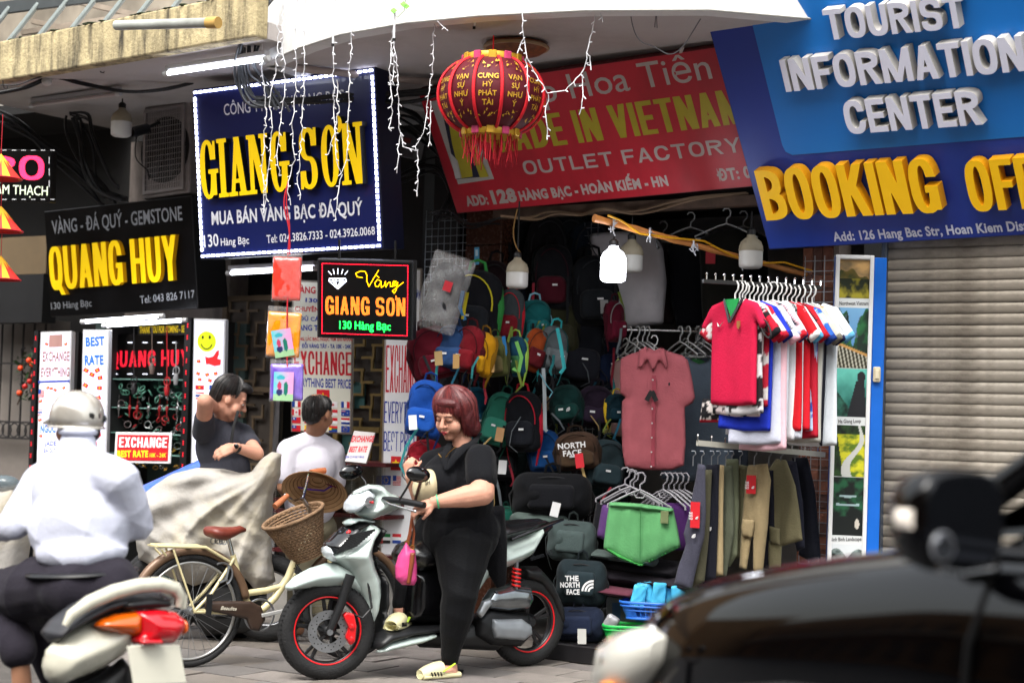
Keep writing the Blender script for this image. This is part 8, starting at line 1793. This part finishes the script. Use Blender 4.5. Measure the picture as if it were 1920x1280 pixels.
def strands(L,s,m_,par,n=420,fr=.035,side=-.09,back=-.11,rx=.100,ry=.104,rz=.10,seed=1,r_=.0016,part=.02,cz=.035,jit=.004):
    rs = np.random.RandomState(seed); mb = MB()
    for i in range(n):
        a = rs.uniform(0,2*math.pi); fy = math.cos(a)       # a = 0 is the front
        end = fr if fy > .62 else side if fy > -.3 else back; end += rs.uniform(-.012,.012); w_ = rs.normal(size=2)*jit; pts = []; rr = rs.uniform(.97,1.05)
        e_ = math.asin(max(-.35,min(.6,(end-cz)/rz)))
        for k in range(8):
            q = k/7; el = math.pi/2*(1-q)+e_*q if q < 1 else e_; x = rx*math.cos(el)*math.sin(a+w_[0]*8*q)*rr; y = ry*math.cos(el)*math.cos(a+w_[0]*8*q)*rr-.028; z = cz+rz*math.sin(el)*rr
            if k >= 6 and end < cz-.35*rz: z = z+(end-z)*(k-5)/2.0; x *= 1-.04*(k-5)+w_[1]*4; y *= 1-.05*(k-5)
            pts.append(L(x+part*(1-q),y,z))
        mb.k = 1 if i % 3 == 0 else 0; mb.tube(pts,[r_*s]*6+[r_*.8*s,r_*.3*s],4)
    hi_ = mat('red_highlight','#6c2b29',.35,var=.3,vs=30) if m_.name.startswith('auburn') else mat('black_highlight','#2a2422',.35,var=.3)
    return tag(mb.build('hair_strands',[m_,hi_],par,smooth=60),kind='stuff')
# ---- woman in black --------------------------------------------------------------
org = gp(828,1268); K = lambda x,y,d: P(x,y,d)-org
t = person('woman with auburn bob, black shirt and leggings standing astride the grey scooter',org)
hc = K(850,779,9.1); hf = (-.55,-.76,-.36); Hd = head(hc,hf,1.09,R(-4),True); Lh = Hd[1]
shN,shF = K(902,862,8.95),K(812,866,9.22); elN = K(905,925,8.80); wrN = K(813,941,8.78); wrF = K(768,893,9.0); elF = K(792,950,9.1)
neck = K(872,838,9.12); hipN,hipF = K(872,1000,9.0),K(822,1000,9.18); knN,knF = K(862,1112,8.92),K(768,1075,9.1); anN,anF = K(843,1236,8.97),K(749,1140,9.05)
B_ = Hd[0]+[('c',Lh(0,-.02,-.05),neck+Vector((.0,0,-.03)),.052,.058),('c',neck+Vector((0,0,-.05)),shN,.05,.055),('c',neck+Vector((0,0,-.05)),shF,.05,.05),('e',(shN+shF)/2+Vector((0,.0,-.10)),(.12,.10,.14)),('c',shN,elN,.072,.062),('c',elN,elN.lerp(wrN,.35),.062,.058),('c',elN.lerp(wrN,.35),wrN,.057,.030),('c',shF,elF,.055,.045),('c',elF,wrF,.043,.026),
  ('e',K(860,960,9.08),(.12,.10,.2)),('c',hipN,knN,.08,.06),('c',knN,anN,.07,.036),('c',hipF,knF,.08,.06),('c',knF,anF,.06,.034),
  ('c',anN,K(846,1258,8.97),.036,.036),('p',[K(852,1258,8.97),K(825,1264,8.93),K(800,1270,8.9)],[.036,.035,.026]),('c',anF,K(752,1160,9.05),.034,.032),('p',[K(756,1160,9.05),K(742,1168,9.0)],[.034,.028])]
B_ += hand(wrN,wrN*0+(K(768,958,8.78)-wrN),(-.2,-.65,.75),.98,.55,-1)+hand(wrF,K(766,868,9.0)-wrF,(-.5,-.6,.1),.9,1.5,1)
body = blob('body',B_,.0048,skin,t,smooth=5)
face_bits(Hd,t,True,'#b03a42','#3a1f1a')
hair = mat('auburn_hair','#4d1518',.42,var=.4,vs=35,bump=.5,bs=120,spec=.5)
R4 = Hd[2]; he = lambda p,r_: ('e',Lh(*p),tuple(q*1.09 for q in r_),R4)
hairball('hair',[he((0,-.03,.052),(.096,.098,.086)),he((0,-.055,.0),(.10,.075,.11)),he((.075,-.02,-.015),(.034,.055,.088)),he((-.075,-.02,-.015),(.034,.055,.088)),he((.07,-.045,-.07),(.04,.05,.05)),he((-.07,-.045,-.07),(.04,.05,.05)),he((0,-.075,-.06),(.075,.045,.06)),he((.0,.048,.082),(.06,.03,.026)),he((-.03,.042,.08),(.042,.03,.026)),he((.058,.035,.045),(.024,.035,.045)),he((-.06,.035,.045),(.022,.03,.045))],hair,t,2,.002,.0055,60)
strands(lambda x,y,z: Lh(x,y,z),1.09,hair,t,700,.030,-.088,-.10,.108,.107,.104,3,.0020)
top = cloth('#0a0b0f'); chest = (shN+shF)/2
blob('shirt',[('c',neck+Vector((.01,.02,-.035)),shN+Vector((.0,0,0)),.078,.082),('c',neck+Vector((0,.02,-.035)),shF,.075,.075),('c',shN,shN.lerp(elN,.58),.088,.088),('c',shF,shF.lerp(elF,.6),.072,.068),('e',chest+Vector((0,0,-.10)),(.185,.16,.17)),('e',K(835,905,9.0),(.14,.12,.11)),('e',K(860,940,9.05),(.195,.17,.2)),('e',K(866,990,9.07),(.205,.18,.17)),('p',[K(905,960,9.1),K(922,1020,9.15),K(930,1060,9.18),K(942,1098,9.2)],[.12,.095,.07,.03],.6)],.008,top,t,smooth=7,disp=folds(3,.010,16))
leg = cloth('#07080b',rough=.7)
blob('leggings',[('e',K(864,1000,9.07),(.205,.175,.2)),('c',K(868,1020,9.02),knN,.165,.098),('c',knN,knN.lerp(anN,.35),.098,.090),('c',knN.lerp(anN,.35),anN,.090,.046),('c',hipF,knF,.14,.085),('c',knF,anF+Vector((0,0,.03)),.08,.043)],.008,leg,t,smooth=6,disp=folds(5,.004,20))
mb = MB(); mb.T = Matrix.Translation(wrN.lerp(elN,.08)) @ (wrN-elN).to_track_quat('Z','Y').to_matrix().to_4x4(); mb.torus(.034,.0055,axis='z',n=24,k=8); mb.build('jade_bracelet',mat('jade_green','#4fa878',.15,coat=.6),t,smooth=180)
mb = MB(); mb.T = Matrix.Translation(K(787,948,8.745)) @ Matrix.Rotation(R(70),4,'Y'); mb.torus(.011,.003,axis='z',n=16,k=5); mb.ball((0,0,.012),.006,8,6); mb.build('ring',chrome,t)
mb = MB(); mb.tube([neck+Vector((-.05,-.05,-.0)),K(842,848,8.93),K(832,862,8.93),K(822,850,9.0)],.0022,5); mb.build('necklace',mat('gold_chain','#c79a3a',.25,metal=.9),t)
mb = MB(); mb.tube([K(900,812,9.2),K(888,828,9.05),K(866,842,8.95),K(848,862,8.90),K(838,880,8.88)],[.012,.022,.026,.022,.006],8,flat=.35); mb.tube([K(845,826,9.12),K(838,842,9.02),K(834,862,8.92),K(836,880,8.88)],[.012,.02,.02,.006],8,flat=.35); mb.build('shirt_collar',top,t,smooth=60)
cl = mat('clog_cream','#c9c39a',.5,var=.04)
def clog(a,b,lbl,st_=False):
    """a heel, b toe"""
    a,b = Vector(a),Vector(b); d = (b-a); L_ = d.length; d.normalize(); y = Vector((0,0,1)).cross(d).normalized(); T_ = frame(a,d,y); mb = MB(); mb.T = T_
    mb.loft([[(x,p,q*hz+hz) for p,q in ring(16,wy,1,3)] for x,wy,hz in ((-.01,.02,.012),(.0,.04,.016),(.06,.043,.016),(.15,.050,.015),(.22,.044,.014),(L_,.018,.011))]); o = mb.build('clog',cl,t,smooth=50)
    mb = MB(); mb.T = T_; mb.loft([[(x,p,q*hz+hz) for p,q in ring(18,wy,1,2.3)] for x,wy,hz in ((.105,.050,.044),(.14,.052,.042),(.19,.047,.034),(.23,.035,.024),(L_-.004,.014,.012))]); mb.build('clog_upper',cl,o,smooth=60)
    mb = MB(); mb.T = T_; mb.tube([(.12,.05,.04),(.05,.046,.075),(.02,0,.08),(.05,-.046,.075),(.12,-.05,.04)],.008,6,flat=.5); mb.build('lime_strap',mat('lime','#a5c83a',.5),o,smooth=60)
    for k in range(4):
        for s_ in (-1,1): mb = MB(); mb.T = T_; mb.box((.13+k*.018,s_*.0505,.03),(.007,.004,.022),Matrix.Rotation(R(25),3,'Y')); mb.build('vent_hole',blk2,o)
fN = K(858,1272,8.98); fN.z = .002-org.z; fT = K(788,1274,8.86); fT.z = .002-org.z; clog(fN,fT,''); clog(K(760,1176,9.07),K(738,1180,8.9),'')
# ---- rider ------------------------------------------------------------------------
org = Vector((P(60,1100,6.3).x,P(60,1100,6.3).y,-.13)); K = lambda x,y,d: P(x,y,d)-org
t = person('rider in white shirt, dark trousers and silver helmet, seen from behind',org); hc = K(142,797,6.55); Hd = head(hc,(-.80,.58,-.12),.86); Lh = Hd[1]
shL,shR = K(82,905,6.65),K(222,898,6.35); nk = K(145,838,6.5); elL,elR = K(28,985,6.45),K(258,985,6.45); wrL,wrR = K(-40,1010,6.9),K(150,1010,7.0)
hpL,hpR = K(100,1100,6.35),K(200,1105,6.3); knL,anL = K(-20,1115,6.6),K(38,1245,6.4); knR,anR = K(60,1150,6.8),K(110,1290,6.7)
blob('body',Hd[0]+[('c',Lh(0,-.02,-.06),nk,.055,.06),('c',nk+Vector((0,0,-.1)),shL,.05,.05),('c',nk+Vector((0,0,-.1)),shR,.05,.05),('c',shL,elL,.05,.045),('c',elL,wrL,.042,.028),('c',shR,elR,.055,.045),('c',elR,wrR,.042,.028),('e',K(150,975,6.42),(.12,.09,.2)),('c',hpL,knL,.09,.06),('c',knL,anL,.055,.036),('c',hpR,knR,.09,.06),('c',knR,anR,.055,.036),('p',[anL,K(42,1290,6.4),K(15,1310,6.5)],[.036,.04,.03]),('p',[anR,K(110,1325,6.7),K(80,1340,6.8)],[.036,.04,.03])]+hand(wrL,(-.9,.5,-.1),(0,0,1),1,.9)+hand(wrR,(-.9,.5,-.1),(0,0,1),1,.9),.006,skin2,t,smooth=5)
face_bits(Hd,t)
he = lambda p,r_: ('e',Lh(*p),r_,Hd[2]); bkh = mat('black_hair','#0d0b0b',.5,var=.3,vs=60,bump=.4,bs=150)
hairball('hair',[he((0,-.03,.035),(.083,.088,.085)),he((0,-.06,-.03),(.066,.045,.055))],bkh,t,3,.003,.006)
hel = mat('helmet_silver','#b9b5ad',.2,metal=.4,var=.1,coat=.7,stain='#8a7f6c',stain_scale=(9,9,9),stain_amt=.4)
mb = MB(); mb.T = Matrix.Translation(Lh(0,-.012,.038)) @ Hd[2] @ Matrix.Rotation(R(13),4,'X') @ Matrix.Scale(.88,4); mb.lathe([(.118,-.035),(.119,.0),(.112,.04),(.092,.078),(.06,.103),(.025,.113),(.003,.115)],36); o = mb.build('helmet_shell',hel,t,smooth=180,sub=0); mb = MB(); mb.T = Matrix.Translation(Lh(0,-.012,.038)) @ Hd[2] @ Matrix.Rotation(R(13),4,'X') @ Matrix.Scale(.88,4); mb.loft([[(r_*math.cos(a),r_*math.sin(a)*1.0,z-.012*(math.cos(a-math.pi/2)) ) for a in np.linspace(0,2*math.pi,36,endpoint=False)] for r_,z in ((.118,-.04),(.126,-.045),(.126,-.052),(.116,-.05))],False); mb.build('rim',hel,o,smooth=60)
mb = MB(); mb.T = Matrix.Translation(Lh(0,.09,.02)) @ Hd[2]; mb.loft([[(x,y+.03*(1-(x/.09)**2),z) for x in np.linspace(-.09,.09,12)]+[(x,y+.03*(1-(x/.09)**2),z-.008) for x in np.linspace(.09,-.09,12)] for y,z in ((-.03,.012),(.008,.002))]); mb.build('peak',hel,o,smooth=60)
mb = MB(); mb.tube([Lh(.09,-.05,-.01),Lh(.075,.0,-.08),Lh(.0,.05,-.115)],.007,6,flat=.4); mb.build('chin_strap',webb,o,smooth=60); mb = MB(); mb.ball(Lh(.06,-.105,.02),(.02,.012,.02),10,6); mb.build('badge',blackp,o)
def rdf(v):
    z0 = v[:,2]; lo_ = np.clip((1.15-z0)/.35,0,1); a = folds(8,.008,12)(v); u = v[:,0]*9+z0*14; c = np.abs(np.sin(u+1.5*np.sin(z0*11+v[:,0]*4))); c2 = np.abs(np.sin(v[:,0]*17-z0*11+2*np.sin(z0*7)))
    return a+.020*lo_*(.5-c**.5)+.012*lo_*(.5-c2**.5)+.005*(.5-c2**.5)
ws_ = mat('shirt_white','#b9bccb',.8,var=.05,vs=6,bump=.2,bs=60,sheen=.1)
blob('shirt',[('c',nk+Vector((0,0,.045)),nk+Vector((0,0,-.06)),.066,.11),('c',nk+Vector((0,0,-.06)),shL,.085,.085),('c',nk+Vector((0,0,-.06)),shR,.085,.085),('c',shL,elL,.085,.066),('c',elL,wrL,.064,.04),('c',shR,elR,.085,.066),('c',elR,wrR,.064,.04),('e',K(150,925,6.45),(.19,.15,.18)),('e',K(150,985,6.40),(.20,.155,.18)),('e',K(156,1035,6.36),(.175,.15,.09))],.008,ws_,t,smooth=8,disp=lambda v: rdf(v))
mb = MB(); mb.tube([nk+Vector((.062*math.cos(a),.062*math.sin(a),.06)) for a in np.linspace(0,6.28,18,endpoint=False)],.014,8,closed=True); mb.build('collar',ws_,t,smooth=60)
tr_ = cloth('#26232b')
blob('trousers',[('e',K(150,1100,6.34),(.185,.17,.13)),('c',hpL,knL,.125,.095),('c',knL,anL+Vector((0,0,.05)),.09,.07),('c',hpR,knR,.125,.09),('c',knR,anR,.088,.065)],.009,tr_,t,smooth=7,disp=folds(12,.015,17))
mb = MB(); c_ = K(154,1072,6.36); mb.tube([c_+Vector((.190*math.cos(a),.172*math.sin(a),.012*math.cos(a))) for a in np.linspace(0,6.28,28,endpoint=False)],.02,8,closed=True,flat=.5); mb.build('belt',mat('belt_black','#0b0b0d',.35),t,smooth=60)
# ---- man in grey T shirt ---------------------------------------------------------------
org = gp(430,1190); org.z = 0; org = Vector((P(430,900,10.3).x,P(430,900,10.3).y,0)); K = lambda x,y,d: P(x,y,d)-org
t = person('man in grey T shirt with hand behind head beside the smiley light box',org); hc = K(432,748,10.25); Hd = head(hc,(.88,.10,-.42),1.05); Lh = Hd[1]
nk = K(420,782,10.3); shA,shB = K(382,808,10.2),K(455,812,10.45); elA = K(384,752,9.95); wrA = K(408,768,10.3); elB = K(482,850,10.1); wrB = K(440,838,9.98); hp = K(425,940,10.3)
blob('body',Hd[0]+[('c',Lh(0,-.02,-.05),nk,.056,.06),('c',nk+Vector((0,0,-.05)),shA,.045,.045),('c',nk+Vector((0,0,-.05)),shB,.045,.045),('e',K(418,850,10.3),(.11,.08,.2)),('c',shA,elA,.052,.046),('c',elA,wrA,.045,.03),('c',shB,elB,.05,.042),('c',elB,wrB,.042,.027),('c',K(405,940,10.3),K(400,1060,10.3),.09,.06),('c',K(400,1060,10.3),K(400,1185,10.3),.055,.04),('c',K(445,940,10.35),K(450,1060,10.35),.09,.06),('c',K(450,1060,10.35),K(450,1185,10.35),.055,.04)]+hand(wrB,K(412,848,9.98)-wrB,(0,-.8,.6),1,.5,1)+hand(wrA,(.8,.3,.2),(-.3,-.6,.4),.9,.6),.006,skin,t,smooth=5)
face_bits(Hd,t)
he = lambda p,r_: ('e',Lh(*p),tuple(q*1.05 for q in r_),Hd[2]); hairball('hair',[he((0,-.028,.05),(.083,.092,.08)),he((0,-.065,-.005),(.07,.045,.06)),he((0,.045,.095),(.055,.05,.028))],bkh,t,5,.002,.006)
strands(lambda x,y,z: Lh(x,y,z),1.05,bkh,t,380,.09,.02,-.06,.088,.098,.098,5,.0017,.0)
gt = cloth('#34353d'); blob('t_shirt',[('c',nk+Vector((0,0,-.05)),shA,.065,.068),('c',nk+Vector((0,0,-.05)),shB,.065,.065),('c',shA,shA.lerp(elA,.45),.072,.068),('c',shB,shB.lerp(elB,.55),.07,.066),('e',K(415,840,10.3),(.16,.13,.17)),('e',K(422,890,10.3),(.165,.14,.19))],.009,gt,t,smooth=7,disp=folds(21,.009,15))
blob('trousers',[('e',hp,(.17,.14,.13)),('c',K(405,940,10.3),K(400,1175,10.3),.11,.075),('c',K(445,940,10.35),K(450,1175,10.35),.11,.075)],.012,cloth('#1c1d24'),t,smooth=6)
mb = MB(); mb.T = Matrix.Translation(wrB.lerp(elB,.1)) @ (wrB-elB).to_track_quat('Z','Y').to_matrix().to_4x4(); mb.lathe([(.030,-.01),(.032,0),(.030,.01)],20,cap=False); mb.build('watch_strap',blackp,t); mb = MB(); mb.ball(wrB.lerp(elB,.1)+Vector((0,-.032,.01)),(.016,.007,.016),12,8); mb.build('watch_face',glossk,t)
mb = MB(); mb.tube([K(448,770,10.22)+Vector((0,-.03,0)),K(438,800,10.15),K(432,840,10.13)],.009,6,flat=.4); mb.build('shoulder_strap',webb,t,smooth=60)
# ---- balding man in white -----------------------------------------------------------------
org = Vector((P(580,900,10.5).x,P(580,900,10.5).y,0)); K = lambda x,y,d: P(x,y,d)-org
t = person('balding man in white T shirt seen from behind beside the EXCHANGE poster',org); hc = K(598,775,10.4); Hd = head(hc,(.55,.82,-.1),1.0); Lh = Hd[1]
nk = K(590,812,10.45); shA,shB = K(542,845,10.4),K(622,848,10.5); elA,elB = K(532,915,10.35),K(630,925,10.55); wrA,wrB = K(560,960,10.7),K(612,975,10.8)
blob('body',Hd[0]+[('c',Lh(0,-.02,-.05),nk,.055,.06),('c',nk+Vector((0,0,-.05)),shA,.045,.045),('c',nk+Vector((0,0,-.05)),shB,.045,.045),('e',K(580,890,10.45),(.11,.08,.2)),('c',shA,elA,.05,.042),('c',elA,wrA,.04,.027),('c',shB,elB,.05,.042),('c',elB,wrB,.04,.027),('c',K(565,990,10.5),K(560,1090,10.5),.08,.055),('c',K(560,1090,10.5),K(560,1180,10.5),.05,.036),('c',K(600,990,10.55),K(608,1090,10.55),.08,.055),('c',K(608,1090,10.55),K(608,1180,10.55),.05,.036)]+hand(wrA,(.6,.6,-.3),(0,0,1),.9,.5)+hand(wrB,(0,.8,-.3),(0,0,1),.9,.5),.006,skin2,t,smooth=5)
he = lambda p,r_: ('e',Lh(*p),r_,Hd[2]); hairball('hair',[he((0,-.03,.028),(.080,.086,.070)),he((0,-.062,-.02),(.064,.042,.055)),he((0,.0,.065),(.072,.08,.05))],bkh,t,7,.003,.006)
blob('bald_spot',[he((0,-.045,.098),(.036,.036,.012))],.004,skin2,t)
strands(lambda x,y,z: Lh(x,y,z),.95,bkh,t,300,.03,.02,-.05,.083,.09,.075,6,.0016,.0)
wt_ = mat('tee_white','#c2bfc9',.85,var=.05,vs=6,bump=.2,bs=60); blob('t_shirt',[('c',nk+Vector((0,0,-.045)),shA,.072,.078),('c',nk+Vector((0,0,-.045)),shB,.072,.078),('c',shA,shA.lerp(elA,.7),.08,.07),('c',shB,shB.lerp(elB,.7),.08,.07),('e',K(580,875,10.45),(.165,.13,.17)),('e',K(582,940,10.45),(.165,.14,.17))],.009,wt_,t,smooth=7,disp=folds(31,.008,15))
blob('trousers',[('e',K(584,985,10.5),(.15,.13,.11)),('c',K(565,990,10.5),K(560,1150,10.5),.10,.075),('c',K(602,990,10.55),K(608,1150,10.55),.10,.075)],.012,cloth('#77705c'),t,smooth=6,disp=folds(33,.008,18))
